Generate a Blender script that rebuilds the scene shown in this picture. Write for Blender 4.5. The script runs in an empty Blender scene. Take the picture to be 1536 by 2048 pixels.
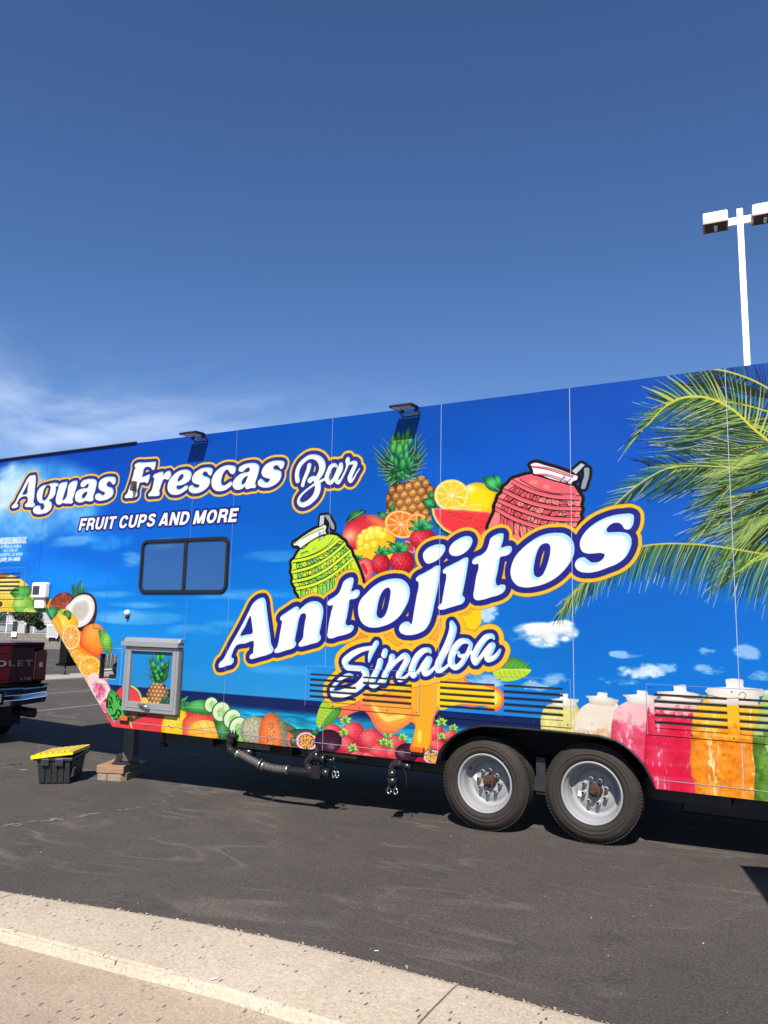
import bpy, bmesh, math, random
import numpy as np
from math import radians, sin, cos, pi, atan2
from mathutils import Vector, Matrix
random.seed(4)
SC = bpy.context.scene
COL = SC.collection

# ------------------------------------------------------------------ camera
# trailer side is the plane y = 0 (x to the right, z up); the camera stands 6.4 m in front of it
CAM_FPX = 1532.4
_p, _r, _a = radians(8.3423), radians(1.2168), radians(90 - 61.589)
CAM_F = np.array([-np.sin(_a)*np.cos(_p), np.cos(_a)*np.cos(_p), np.sin(_p)])
_r0 = np.array([np.cos(_a), np.sin(_a), 0]); _u0 = np.cross(_r0, CAM_F)
CAM_R = np.cos(_r)*_r0 + np.sin(_r)*_u0
CAM_U = -np.sin(_r)*_r0 + np.cos(_r)*_u0
CAM_C = np.array([0, -6.396, 1.7056])
cam = bpy.data.cameras.new('camera'); camo = bpy.data.objects.new('camera', cam); COL.objects.link(camo)
camo.matrix_world = Matrix([[CAM_R[i], CAM_U[i], -CAM_F[i], CAM_C[i]] for i in range(3)] + [[0, 0, 0, 1]])
cam.sensor_width = 36; cam.lens = 36 * CAM_FPX / 2048; cam.clip_start = .05; cam.clip_end = 2500
SC.camera = camo

# ------------------------------------------------------------------ daylight
SUN_AZ = atan2(.306, -.952)                    # clockwise from +y
SUN_EL = radians(46)
to_sun = Vector((sin(SUN_AZ)*cos(SUN_EL), cos(SUN_AZ)*cos(SUN_EL), sin(SUN_EL)))
sun = bpy.data.lights.new('sun', 'SUN'); suno = bpy.data.objects.new('sun', sun); COL.objects.link(suno)
sun.energy = 5.0; sun.angle = radians(.53); sun.color = (1, .945, .87)
suno.rotation_euler = to_sun.to_track_quat('Z', 'Y').to_euler(); suno.location = (20, -60, 60)

W = bpy.data.worlds.new('World'); SC.world = W; W.use_nodes = True
nt = W.node_tree; nt.nodes.clear(); N = nt.nodes.new; K = nt.links.new
out = N('ShaderNodeOutputWorld'); bg = N('ShaderNodeBackground'); bg.inputs['Strength'].default_value = .0785
sky = N('ShaderNodeTexSky'); sky.sky_type = 'NISHITA'; sky.sun_disc = False
sky.sun_elevation = SUN_EL; sky.sun_rotation = SUN_AZ
sky.altitude = 300; sky.air_density = .75; sky.dust_density = .25; sky.ozone_density = 3.2
tc = N('ShaderNodeTexCoord'); sep = N('ShaderNodeSeparateXYZ'); K(tc.outputs['Generated'], sep.inputs[0])
mp = N('ShaderNodeMapping'); mp.inputs['Scale'].default_value = (2.0, 2.0, 4.6); mp.inputs['Rotation'].default_value = (0, radians(16), 0); K(tc.outputs['Generated'], mp.inputs[0])
n1 = N('ShaderNodeTexNoise'); n1.inputs['Scale'].default_value = 1.7; n1.inputs['Detail'].default_value = 9; n1.inputs['Roughness'].default_value = .6; n1.inputs['Distortion'].default_value = .5
K(mp.outputs[0], n1.inputs['Vector'])
r1 = N('ShaderNodeMapRange'); r1.interpolation_type = 'SMOOTHSTEP'; r1.inputs[1].default_value = .38; r1.inputs[2].default_value = .80; K(n1.outputs[0], r1.inputs[0])
rz = N('ShaderNodeMapRange'); rz.interpolation_type = 'SMOOTHSTEP'; rz.inputs[1].default_value = .36; rz.inputs[2].default_value = .20; K(sep.outputs[2], rz.inputs[0])   # thin high cloud lies low over the horizon
dp = N('ShaderNodeVectorMath'); dp.operation = 'DOT_PRODUCT'; dp.inputs[1].default_value = (-.80, .60, 0); K(tc.outputs['Generated'], dp.inputs[0])
ra = N('ShaderNodeMapRange'); ra.interpolation_type = 'SMOOTHSTEP'; ra.inputs[1].default_value = .80; ra.inputs[2].default_value = .995; K(dp.outputs['Value'], ra.inputs[0])
m1 = N('ShaderNodeMath'); m1.operation = 'MULTIPLY'; K(r1.outputs[0], m1.inputs[0]); K(rz.outputs[0], m1.inputs[1])
m2 = N('ShaderNodeMath'); m2.operation = 'MULTIPLY'; K(m1.outputs[0], m2.inputs[0]); K(ra.outputs[0], m2.inputs[1])
m3 = N('ShaderNodeMath'); m3.operation = 'MULTIPLY'; m3.inputs[1].default_value = .40; K(m2.outputs[0], m3.inputs[0])
mx = N('ShaderNodeMix'); mx.data_type = 'RGBA'; mx.inputs[7].default_value = (10.5, 11.0, 11.8, 1)
K(m3.outputs[0], mx.inputs[0]); K(sky.outputs[0], mx.inputs[6])
hs = N('ShaderNodeHueSaturation'); hs.inputs['Saturation'].default_value = 1.14; hs.inputs['Hue'].default_value = .505; K(mx.outputs[2], hs.inputs['Color'])
K(hs.outputs[0], bg.inputs[0]); K(bg.outputs[0], out.inputs[0])

vs = SC.view_settings; SC.display_settings.display_device = 'sRGB'
vs.view_transform = 'Standard'; vs.look = 'None'; vs.exposure = 0.9; vs.gamma = 1; vs.use_curve_mapping = False

# ------------------------------------------------------------------ helpers
class MB:
    """collects shapes; build() links them as one mesh object"""
    def __init__(s): s.v = []; s.f = []; s.sm = []; s.mi = []
    def add(s, vs_, fs, smooth=False, m=0):
        o = len(s.v); s.v += [tuple(v) for v in vs_]; s.f += [tuple(i + o for i in f) for f in fs]; s.sm += [smooth]*len(fs); s.mi += [m]*len(fs); return s
    def box(s, x0, x1, y0, y1, z0, z1, m=0, M=None):
        v = [Vector(p) for p in ((x0,y0,z0),(x1,y0,z0),(x1,y1,z0),(x0,y1,z0),(x0,y0,z1),(x1,y0,z1),(x1,y1,z1),(x0,y1,z1))]
        if M: v = [M @ p for p in v]
        return s.add(v, [(0,3,2,1),(4,5,6,7),(0,1,5,4),(1,2,6,5),(2,3,7,6),(3,0,4,7)], False, m)
    def tube(s, pts, r, n=10, caps=True, m=0, smooth=True):
        P = [Vector(p) for p in pts]; R = r if isinstance(r, (list, tuple)) else [r]*len(P); vs_ = []; fs = []
        up = None
        for i, p in enumerate(P):
            d = (P[min(i+1, len(P)-1)] - P[max(i-1, 0)]).normalized()
            if up is None: up = d.orthogonal().normalized()
            up = (up - d*up.dot(d)).normalized(); b = d.cross(up)
            for k in range(n):
                a = 2*pi*k/n; vs_.append(p + (up*cos(a) + b*sin(a))*R[i])
        for i in range(len(P)-1):
            for k in range(n): fs.append((i*n+k, i*n+(k+1) % n, (i+1)*n+(k+1) % n, (i+1)*n+k))
        s.add(vs_, fs, smooth, m)
        if caps: s.add(vs_[:n], [tuple(range(n))[::-1]], False, m); s.add(vs_[-n:], [tuple(range(n))], False, m)
        return s
    def lathe(s, prof, c=(0,0,0), axis='Y', n=40, m=0, smooth=True):
        vs_ = []; fs = []; c = Vector(c)
        for r, h in prof:
            for k in range(n):
                a = 2*pi*k/n; q = {'Y': (r*cos(a), h, r*sin(a)), 'Z': (r*cos(a), r*sin(a), h), 'X': (h, r*cos(a), r*sin(a))}[axis]
                vs_.append(c + Vector(q))
        for i in range(len(prof)-1):
            for k in range(n): fs.append((i*n+k, i*n+(k+1) % n, (i+1)*n+(k+1) % n, (i+1)*n+k))
        return s.add(vs_, fs, smooth, m)
    def prism(s, pts, d, m=0):              # polygon points (3d) pushed along vector d
        n = len(pts); d = Vector(d); a = [Vector(p) for p in pts]; b = [p + d for p in a]
        return s.add(a + b, [tuple(range(n))[::-1], tuple(range(n, 2*n))] + [(i, (i+1) % n, n+(i+1) % n, n+i) for i in range(n)], False, m)
    def build(s, name, mats, parent=None, off=(0,0,0), bevel=0, seg=2, loc=None, fix=True):
        me = bpy.data.meshes.new(name); o = Vector(off)
        me.from_pydata([Vector(v) - o for v in s.v], [], s.f)
        for mt in (mats if isinstance(mats, (list, tuple)) else [mats]): me.materials.append(mt)
        me.polygons.foreach_set('use_smooth', s.sm); me.polygons.foreach_set('material_index', s.mi); me.update()
        if fix:
            bm = bmesh.new(); bm.from_mesh(me); bmesh.ops.remove_doubles(bm, verts=bm.verts, dist=1e-5); bmesh.ops.recalc_face_normals(bm, faces=bm.faces); bm.to_mesh(me); bm.free()
        ob = bpy.data.objects.new(name, me); COL.objects.link(ob)
        if parent: ob.parent = parent
        if loc is not None: ob.location = loc
        if bevel:
            b = ob.modifiers.new('edge', 'BEVEL'); b.width = bevel; b.segments = seg; b.limit_method = 'ANGLE'; b.angle_limit = radians(40)
        return ob
def tag(o, label=None, cat=None, group=None, kind=None):
    for k, v in (('label', label), ('category', cat), ('group', group), ('kind', kind)):
        if v: o[k] = v
    return o
def thing(name, label, cat, loc=(0,0,0), rz=0, group=None):
    o = bpy.data.objects.new(name, None); COL.objects.link(o); o.location = loc; o.rotation_euler = (0, 0, rz); o.empty_display_size = .2
    return tag(o, label, cat, group)
def copy_tree(o, parent=None, loc=None):
    c = o.copy(); COL.objects.link(c)
    if parent: c.parent = parent
    if loc is not None: c.location = loc
    for ch in list(o.children): copy_tree(ch, c)
    return c

def mat(name, c, rough=.6, metal=0., var=.12, scale=8., bump=0., bscale=60., spec=.5, c2=None, coat=0., detail=6., grit=0., gscale=300., stretch=None):
    m = bpy.data.materials.new(name); m.use_nodes = True; t = m.node_tree; b = t.nodes['Principled BSDF']
    b.inputs['Roughness'].default_value = rough; b.inputs['Metallic'].default_value = metal; b.inputs['Specular IOR Level'].default_value = spec
    if coat: b.inputs['Coat Weight'].default_value = coat; b.inputs['Coat Roughness'].default_value = .05
    co = t.nodes.new('ShaderNodeTexCoord'); vec = co.outputs['Object']
    if stretch:
        mpn = t.nodes.new('ShaderNodeMapping'); mpn.inputs['Scale'].default_value = stretch; t.links.new(vec, mpn.inputs[0]); vec = mpn.outputs[0]
    n = t.nodes.new('ShaderNodeTexNoise'); n.inputs['Scale'].default_value = scale; n.inputs['Detail'].default_value = detail; n.inputs['Roughness'].default_value = .62; t.links.new(vec, n.inputs['Vector'])
    rp = t.nodes.new('ShaderNodeMapRange'); rp.inputs[1].default_value = .3; rp.inputs[2].default_value = .7; t.links.new(n.outputs[0], rp.inputs[0])
    mxn = t.nodes.new('ShaderNodeMix'); mxn.data_type = 'RGBA'
    a = c2 if c2 else tuple(min(1, v*(1 + var)) for v in c); d = tuple(v*(1 - var) for v in c) if not c2 else c
    mxn.inputs[6].default_value = (*d, 1); mxn.inputs[7].default_value = (*a, 1); t.links.new(rp.outputs[0], mxn.inputs[0]); last = mxn.outputs[2]
    if grit:
        g = t.nodes.new('ShaderNodeTexNoise'); g.inputs['Scale'].default_value = gscale; g.inputs['Detail'].default_value = 3; t.links.new(co.outputs['Object'], g.inputs['Vector'])
        gr = t.nodes.new('ShaderNodeMapRange'); gr.inputs[1].default_value = .25; gr.inputs[2].default_value = .75; gr.inputs[3].default_value = 1 - grit; gr.inputs[4].default_value = 1 + grit; t.links.new(g.outputs[0], gr.inputs[0])
        mm = t.nodes.new('ShaderNodeMix'); mm.data_type = 'RGBA'; mm.blend_type = 'MULTIPLY'; mm.inputs[0].default_value = 1; t.links.new(last, mm.inputs[6]); t.links.new(gr.outputs[0], mm.inputs[7]); last = mm.outputs[2]
    t.links.new(last, b.inputs['Base Color'])
    rr = t.nodes.new('ShaderNodeMapRange'); rr.inputs[3].default_value = max(rough - .08, .02); rr.inputs[4].default_value = min(rough + .08, 1); t.links.new(n.outputs[0], rr.inputs[0]); t.links.new(rr.outputs[0], b.inputs['Roughness'])
    if bump:
        bn = t.nodes.new('ShaderNodeTexNoise'); bn.inputs['Scale'].default_value = bscale; bn.inputs['Detail'].default_value = 5; t.links.new(vec, bn.inputs['Vector'])
        bp = t.nodes.new('ShaderNodeBump'); bp.inputs['Strength'].default_value = bump; bp.inputs['Distance'].default_value = .01; t.links.new(bn.outputs[0], bp.inputs['Height']); t.links.new(bp.outputs[0], b.inputs['Normal'])
    return m
# ------------------------------------------------------------------ printed wrap (flat print, drawn procedurally)
# The print is drawn on a grid covering the trailer side: 3 mm per cell, x from WX0, z from WZ0.
WRES, WX0, WZ0, WW, WH = 0.003, -10.35, 0.47, 4060, 1110
rs = np.random.RandomState(7)
ART = np.zeros((WH, WW, 3), np.float32)

def reg(p):                                   # survey points of the photograph -> (x, z) metres on the trailer side
    p = np.asarray(p, float).reshape(-1, 2)
    q = CAM_F + np.outer((p[:, 0] - 768) / CAM_FPX, CAM_R) - np.outer((p[:, 1] - 1024) / CAM_FPX, CAM_U)
    t = -CAM_C[1] / q[:, 1]
    return np.stack([CAM_C[0] + t * q[:, 0], CAM_C[2] + t * q[:, 2]], 1)

def cells(xz):
    return (np.asarray(xz) - (WX0, WZ0)) / WRES

def frame(x0=0, y0=0, s=1.0):
    def f(pts):
        return cells(reg(np.asarray(pts, float).reshape(-1, 2) / s + (x0, y0)))
    return f
PH = frame()

def smooth(P, closed=True, n=6):              # centripetal-ish Catmull-Rom through the points
    P = np.asarray(P, float)
    m = len(P)
    if m < 3: return P
    if closed:
        A, B, Cc, D = np.roll(P, 1, 0), P, np.roll(P, -1, 0), np.roll(P, -2, 0)
    else:
        e = np.vstack([2 * P[0] - P[1], P, 2 * P[-1] - P[-2]])
        A, B, Cc, D = e[:-3], e[1:-2], e[2:-1], e[3:]
    d1 = np.linalg.norm(Cc - B, axis=1)[:, None] + 1e-6
    def tan(p0, p1, p2):
        a = np.linalg.norm(p1 - p0, axis=1)[:, None] + 1e-6
        b = np.linalg.norm(p2 - p1, axis=1)[:, None] + 1e-6
        return ((p1 - p0) / a * b + (p2 - p1) / b * a) / (a + b)
    tB, tC = tan(A, B, Cc) * d1, tan(B, Cc, D) * d1
    out = []
    for k in range(n):
        t = k / n
        h = (2*t**3 - 3*t*t + 1, t**3 - 2*t*t + t, -2*t**3 + 3*t*t, t**3 - t*t)
        out.append(h[0]*B + h[1]*tB + h[2]*Cc + h[3]*tC)
    R_ = np.stack(out, 1).reshape(-1, P.shape[1])
    return R_ if closed else np.vstack([R_, P[-1:]])

def mask_loops(loops, ss=3, pad=1):           # even-odd fill -> (r0, r1, c0, c1, coverage)
    al = np.vstack(loops)
    c0 = max(int(np.floor(al[:, 0].min())) - pad, 0); c1 = min(int(np.ceil(al[:, 0].max())) + pad + 1, WW)
    r0 = max(int(np.floor(al[:, 1].min())) - pad, 0); r1 = min(int(np.ceil(al[:, 1].max())) + pad + 1, WH)
    if c1 <= c0 or r1 <= r0: return None
    Wd, Hd = (c1 - c0) * ss, (r1 - r0) * ss
    E = np.vstack([np.hstack([l, np.roll(l, -1, 0)]) for l in loops])
    return (r0, r1, c0, c1, _fill(E, r0, c0, Wd, Hd, ss))

def _fill(E, r0, c0, Wd, Hd, ss):
    x1, y1, x2, y2 = ((E - (c0, r0, c0, r0)) * ss).T
    sw = y1 > y2
    x1, x2 = np.where(sw, x2, x1), np.where(sw, x1, x2); y1, y2 = np.where(sw, y2, y1), np.where(sw, y1, y2)
    a = np.clip(np.ceil(y1 - .5), 0, Hd).astype(int); b = np.clip(np.ceil(y2 - .5), 0, Hd).astype(int)
    n = np.maximum(b - a, 0)
    if n.sum() == 0: return np.zeros((Hd // ss, Wd // ss), np.float32)
    idx = np.repeat(np.arange(len(n)), n)
    rows = np.arange(n.sum()) - np.repeat(np.cumsum(n) - n, n) + a[idx]
    xs = x1[idx] + (rows + .5 - y1[idx]) * (x2 - x1)[idx] / (y2 - y1)[idx]
    cs = np.clip(np.ceil(xs - .5), 0, Wd).astype(int)
    D = np.zeros((Hd, Wd + 1), np.int16)
    np.add.at(D, (rows, cs), 1)
    M = (np.cumsum(D, 1)[:, :Wd] & 1).astype(np.float32)
    return M.reshape(Hd // ss, ss, Wd // ss, ss).mean((1, 3))

def box(M, r):
    if r < 1: return M
    for ax in (0, 1):
        P = np.concatenate([np.repeat(M.take([0], ax), r + 1, ax), M, np.repeat(M.take([-1], ax), r, ax)], ax)
        S_ = np.cumsum(P, ax, dtype=np.float64)
        n = M.shape[ax]
        M = ((S_.take(range(2*r + 1, 2*r + 1 + n), ax) - S_.take(range(0, n), ax)) / (2*r + 1)).astype(np.float32)
    return M
def blur(M, r):
    return box(box(M, r), r)

def grow(m, rad):                             # dilate a coverage mask by rad cells, result padded
    r0, r1, c0, c1, M = m
    k = int(rad) + 2
    R0, R1, C0, C1 = max(r0 - k, 0), min(r1 + k, WH), max(c0 - k, 0), min(c1 + k, WW)
    P = np.zeros((R1 - R0, C1 - C0), np.float32); P[r0 - R0:r1 - R0, c0 - C0:c1 - C0] = M
    B = P > .5; S_ = np.zeros((B.shape[0], B.shape[1] + 1), np.int32); S_[:, 1:] = np.cumsum(B, 1)
    O = np.zeros_like(B); n = B.shape[1]; ar = np.arange(n)
    for dy in range(-int(rad), int(rad) + 1):
        w = int(round((rad*rad - dy*dy) ** .5))
        h = (S_[:, np.minimum(ar + w + 1, n)] - S_[:, np.maximum(ar - w, 0)]) > 0
        if dy >= 0: O[dy:] |= h[:len(h) - dy]
        else: O[:dy] |= h[-dy:]
    return (R0, R1, C0, C1, np.maximum(box(O.astype(np.float32), 1), P))

def merge(ms):
    ms = [m for m in ms if m is not None]
    r0 = min(m[0] for m in ms); r1 = max(m[1] for m in ms); c0 = min(m[2] for m in ms); c1 = max(m[3] for m in ms)
    P = np.zeros((r1 - r0, c1 - c0), np.float32)
    for m in ms:
        v = P[m[0]-r0:m[1]-r0, m[2]-c0:m[3]-c0]; np.maximum(v, m[4], out=v)
    return (r0, r1, c0, c1, P)

def col(c): return np.asarray(c, np.float32) / 255.
def put(m, c, a=1.0):
    if m is None: return
    r0, r1, c0, c1, M = m
    V = ART[r0:r1, c0:c1]; al = (M * a)[..., None]
    V += (col(c) - V) * al
def putarr(m, A, a=1.0):
    r0, r1, c0, c1, M = m
    V = ART[r0:r1, c0:c1]; V += (A - V) * (M * a)[..., None]

def nz(h, w, cell, oct=4, seed=0, sx=1.0, sy=1.0):   # value noise 0..1
    g = np.random.RandomState(seed); out = np.zeros((h, w), np.float32); amp, tot = 1., 0.
    for o in range(oct):
        cx, cy = max(cell * sx / 2**o, 1.5), max(cell * sy / 2**o, 1.5)
        gw, gh = int(w / cx) + 3, int(h / cy) + 3
        G = g.rand(gh, gw).astype(np.float32)
        X = np.arange(w) / cx; Y = np.arange(h) / cy
        xi, yi = X.astype(int), Y.astype(int); fx, fy = X - xi, Y - yi
        fx, fy = fx*fx*(3 - 2*fx), (fy*fy*(3 - 2*fy))[:, None]
        r_ = lambda y_: G[y_][:, xi] * (1 - fx) + G[y_][:, xi + 1] * fx
        out += amp * (r_(yi) * (1 - fy) + r_(yi + 1) * fy); tot += amp; amp *= .5
    return out / tot

def poly(pts, F=PH, sm=True, n=6):
    P = F(pts); return mask_loops([smooth(P, True, n) if sm else P])
def polys(loops, F=PH, sm=True):
    return mask_loops([smooth(F(l), True, 6) if sm else F(l) for l in loops])
def stroke(pts, F=PH, sc=1.0, n=14):          # variable-width brush: (x, y, r) points in the frame's units
    P = np.asarray(pts, float); c = F(P[:, :2])
    d = (np.linalg.norm(F(P[:, :2] + (1, 0)) - c, axis=1) * np.linalg.norm(F(P[:, :2] + (0, 1)) - c, axis=1)) ** .5
    Q = smooth(np.hstack([c, (P[:, 2] * d * sc)[:, None]]), False, n)
    rm = Q[:, 2].max() + 2
    c0 = max(int(Q[:, 0].min() - rm), 0); c1 = min(int(Q[:, 0].max() + rm) + 1, WW)
    r0 = max(int(Q[:, 1].min() - rm), 0); r1 = min(int(Q[:, 1].max() + rm) + 1, WH)
    if c1 <= c0 or r1 <= r0: return None
    M = np.zeros((r1 - r0, c1 - c0), np.float32)
    for x, y, r in Q:
        a0, a1 = max(int(x - r - 2), c0), min(int(x + r + 3), c1); b0, b1 = max(int(y - r - 2), r0), min(int(y + r + 3), r1)
        if a1 <= a0 or b1 <= b0: continue
        Y, X = np.ogrid[b0:b1, a0:a1]
        v = np.clip(r + .5 - np.sqrt((X + .5 - x)**2 + (Y + .5 - y)**2), 0, 1)
        w = M[b0 - r0:b1 - r0, a0 - c0:a1 - c0]; np.maximum(w, v, out=w)
    return (r0, r1, c0, c1, M)
def line(pts, w, c, F=PH, a=1.0, sm=True):
    P = np.asarray(pts, float)
    if sm and len(P) > 2: P = smooth(P, False, 5)
    cc = F(P); t = np.gradient(cc, axis=0) if len(cc) > 2 else np.repeat([cc[-1] - cc[0]], 2, 0)
    nrm = np.stack([-t[:, 1], t[:, 0]], 1); nrm /= np.linalg.norm(nrm, axis=1)[:, None] + 1e-6
    d = np.linalg.norm(F(P[:1] + (0, 1)) - F(P[:1])) * np.linspace(1, 1, len(cc))
    h = (np.asarray(w) * d / 2)[:, None] if np.ndim(w) else (w * d / 2)[:, None]
    put(mask_loops([np.vstack([cc + nrm*h, (cc - nrm*h)[::-1]])]), c, a)

def ell(cx, cy, rx, ry, rot=0, n=28):
    t = np.linspace(0, 2*np.pi, n, endpoint=False); c, s = np.cos(rot), np.sin(rot)
    x, y = rx*np.cos(t), ry*np.sin(t)
    return np.stack([cx + x*c - y*s, cy + x*s + y*c], 1)

def puffy(m, base, edge, hi=None, at=(.35, .7), hr=.35, ew=.22, nse=0.0, seed=1, cell=12):
    """a printed fruit: base colour, edge tint towards the outline, a soft highlight, printed grain"""
    r0, r1, c0, c1, M = m; h, w = M.shape; s = min(h, w)
    e = np.clip((blur(M, max(int(s*ew/2), 1)) - .5) * 2, 0, 1)[..., None]
    A = col(edge) * (1 - e) + col(base) * e
    if hi is not None:
        Y, X = np.mgrid[0:h, 0:w]
        g = np.exp(-(((X/w - at[0])**2 + (Y/h - at[1])**2) / hr**2))[..., None]
        A = A * (1 - g) + col(hi) * g
    if nse: A = A * (1 + (nz(h, w, cell, 3, seed)[..., None] - .5) * 2 * nse)
    putarr(m, np.clip(A, 0, 1))

def dots(m, n, r, c, seed=0, elong=1.5, jit=.35):
    r0, r1, c0, c1, M = m; h, w = M.shape; g = np.random.RandomState(seed)
    st = (h*w/n)**.5; k = 0
    for i, y in enumerate(np.arange(st/2, h, st*.87)):
        for x in np.arange(st/2 + (i % 2)*st/2, w, st):
            xx, yy = x + g.uniform(-jit, jit)*st, y + g.uniform(-jit, jit)*st
            if 0 <= int(yy) < h and 0 <= int(xx) < w and M[int(yy), int(xx)] > .9:
                q = ell(c0 + xx, r0 + yy, r, r*elong, g.uniform(-.4, .4), 8)
                put(mask_loops([q]), c)

# ---- background: sky of the print, sea
def build_background():
    Z = (WZ0 + (np.arange(WH) + .5) * WRES)[:, None]; X = (WX0 + (np.arange(WW) + .5) * WRES)[None, :]
    zk = [0.95, 1.3, 1.9, 2.4, 3.0, 3.77]
    xl = [(40,148,224),(24,150,236),(0,140,240),(0,112,226),(2,84,206),(4,64,184)]
    xm = [(44,154,224),(24,146,230),(0,130,232),(0,112,220),(0,96,206),(0,86,194)]
    xr = [(16,122,214),(2,118,216),(0,108,212),(0,98,204),(0,86,194),(0,74,180)]
    def ramp(cs): return np.stack([np.interp(Z[:, 0], zk, [c[i] for c in cs]) for i in range(3)], 1) / 255.
    L, M_, R_ = ramp(xl), ramp(xm), ramp(xr)
    for i in range(WW):
        x = X[0, i]
        if x < -4.2: t = np.clip((x + 8.6) / 4.4, 0, 1); ART[:, i] = L*(1-t) + M_*t
        else: t = np.clip((x + 4.2) / 2.6, 0, 1); ART[:, i] = M_*(1-t) + R_*t
    n = nz(WH, WW, 220, 5, 3, sx=3.2)[..., None]; fade = np.clip((3.2 - Z) / 1.6, 0, 1)[..., None]
    ART[:] = np.clip(ART * (1 + (n - .5) * .22) + np.clip(n - .56, 0, 1) * .55 * fade * (X[..., None] < -3.6), 0, 1)
    # sea
    sz = 0.958; k = int((sz - WZ0) / WRES); h = k
    d = (sz - Z[:k]) 
    st = nz(h, WW, 7, 3, 11, sx=7)[..., None]; st2 = nz(h, WW, 30, 3, 12, sx=8, sy=.6)[..., None]
    t = np.clip((d[:, 0:1, None] - .10) / .05, 0, 1); t2 = np.clip((d[:, 0:1, None] - .13) / .13, 0, 1)
    A = col((14,34,92)) * (1 - t) + col((8,122,180)) * t; A = A * (1 - t2) + col((36,192,226)) * t2
    A = A * (1 + (st - .5) * (.3 + .55*t) + (st2 - .5) * .16)
    A = A + np.clip(st - .66, 0, 1) * 1.1 * t2 * col((170,240,255))
    ART[:k] = np.clip(A, 0, 1)
    ART[k:k+2] = ART[k:k+2] * .5 + col((12,28,84)) * .5

def cloud(cx, cy, rx, ry, seed, c=(225,240,255), a=.9, th=.42, F=PH, cell=30, sx=1.6, k=4.0):
    P = F(ell(cx, cy, rx, ry)); m = mask_loops([P], 1, 2)
    if m is None: return
    r0, r1, c0, c1, M = m; h, w = M.shape
    Y, X = np.mgrid[0:h, 0:w]; q = 1 - (((X/w - .5)*2)**2 + ((Y/h - .5)*2)**2)
    n = nz(h, w, cell, 5, seed, sx=sx)
    al = np.clip((n - th + .45 * (np.clip(q, -.5, 1) - .55)) * k, 0, 1) * np.clip(q*2.5, 0, 1)
    sh_ = (0.84 + .32 * n)[..., None]
    putarr((r0, r1, c0, c1, al.astype(np.float32)), np.clip(col(c) * sh_, 0, 1), a)

def build_clouds():
    cloud(30, 1010, 200, 120, 21, (110,196,250), .7, .28, cell=150, k=2.2)
    cloud(-10, 1000, 130, 80, 25, (196,230,252), .85, .30, cell=90, k=2.4)
    cloud(40, 985, 90, 34, 26, (206,234,252), .7, .34, cell=60, k=2.6)
    cloud(100, 1045, 110, 44, 22, (130,200,250), .6, .30, cell=60, k=2.2)
    cloud(215, 1075, 60, 30, 27, (60,160,246), .5, .30, cell=40, k=2.2)
    for i, (x, y, a, b, o) in enumerate([(262,1122,30,20,.75),(330,1092,60,18,.5),(275,1235,110,16,.45),(225,1190,70,8,.4),(400,1262,80,14,.4),(300,1300,80,14,.3),(300,1210,90,8,.5),
                                      (560,1112,90,12,.25),(500,1190,100,12,.3),(470,1250,70,12,.35),(150,1085,60,14,.4),(420,1195,70,10,.35),(600,1190,60,12,.3),(560,1340,80,10,.25)]):
        cloud(x, y, a, b, 40 + i, (180,218,255), o, .34, cell=46, sx=4, k=2.2)
    cloud(1086, 1270, 74, 26, 61, (238,244,252), 1, .30, cell=34)
    cloud(1120, 1262, 40, 24, 62, (240,246,255), 1, .34, cell=24)
    cloud(968, 1230, 34, 24, 63, (200,222,250), .9, .42, cell=20)
    cloud(1280, 1342, 62, 18, 64, (220,234,252), .95, .36, cell=22)
    cloud(1330, 1338, 36, 14, 65, (200,224,250), .7, .40, cell=18)
    for i, (x, y, a, b) in enumerate([(1108,1358,34,15),(1070,1372,30,12),(1240,1362,50,9),(1416,1303,24,11),(1498,1304,34,18),(1520,1355,26,12),(1250,1310,40,8),(1420,1340,50,10),(960,1360,50,20),(985,1372,40,16)]):
        cloud(x, y, a, b, 70 + i, (178,206,244), .75, .42, cell=18, sx=2)

# ---- palm fronds
def frond(rach, L0, L1, ang0, ang1, n, cols, wid=2.2, curl=.25, seed=0, tip=None, rw=3.2, rc=(205,205,80), both=False):
    g = np.random.RandomState(seed); R_ = smooth(np.asarray(rach, float), False, 10); seg = np.r_[0, np.cumsum(np.linalg.norm(np.diff(R_, axis=0), axis=1))]
    for k in range(n):
        t = (k + g.uniform(-.3, .3)) / n; s = np.clip(t, 0, 1) * seg[-1]
        p = np.array([np.interp(s, seg, R_[:, 0]), np.interp(s, seg, R_[:, 1])])
        L = (L0 + (L1 - L0)*t) * g.uniform(.75, 1.1); a = np.radians(ang0 + (ang1 - ang0)*t + g.normal(0, 4))
        c = cols[g.randint(len(cols))]
        d = np.array([np.cos(a), np.sin(a)]); b = np.array([np.cos(a + curl), np.sin(a + curl)])
        q = [p, p + d*L*.5, p + d*L*.5 + b*L*.5]
        w = wid * .82 * g.uniform(.6, 1.3)
        line(np.array(q), np.linspace(1, .25, 11)*w, c)
        if tip is not None and g.rand() < .22:
            e = q[2]; line(np.array([p + d*L*.5 + b*L*.32, e, e + b*8]), .9, tip)
    if rw: line(rach, rw, rc)

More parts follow.
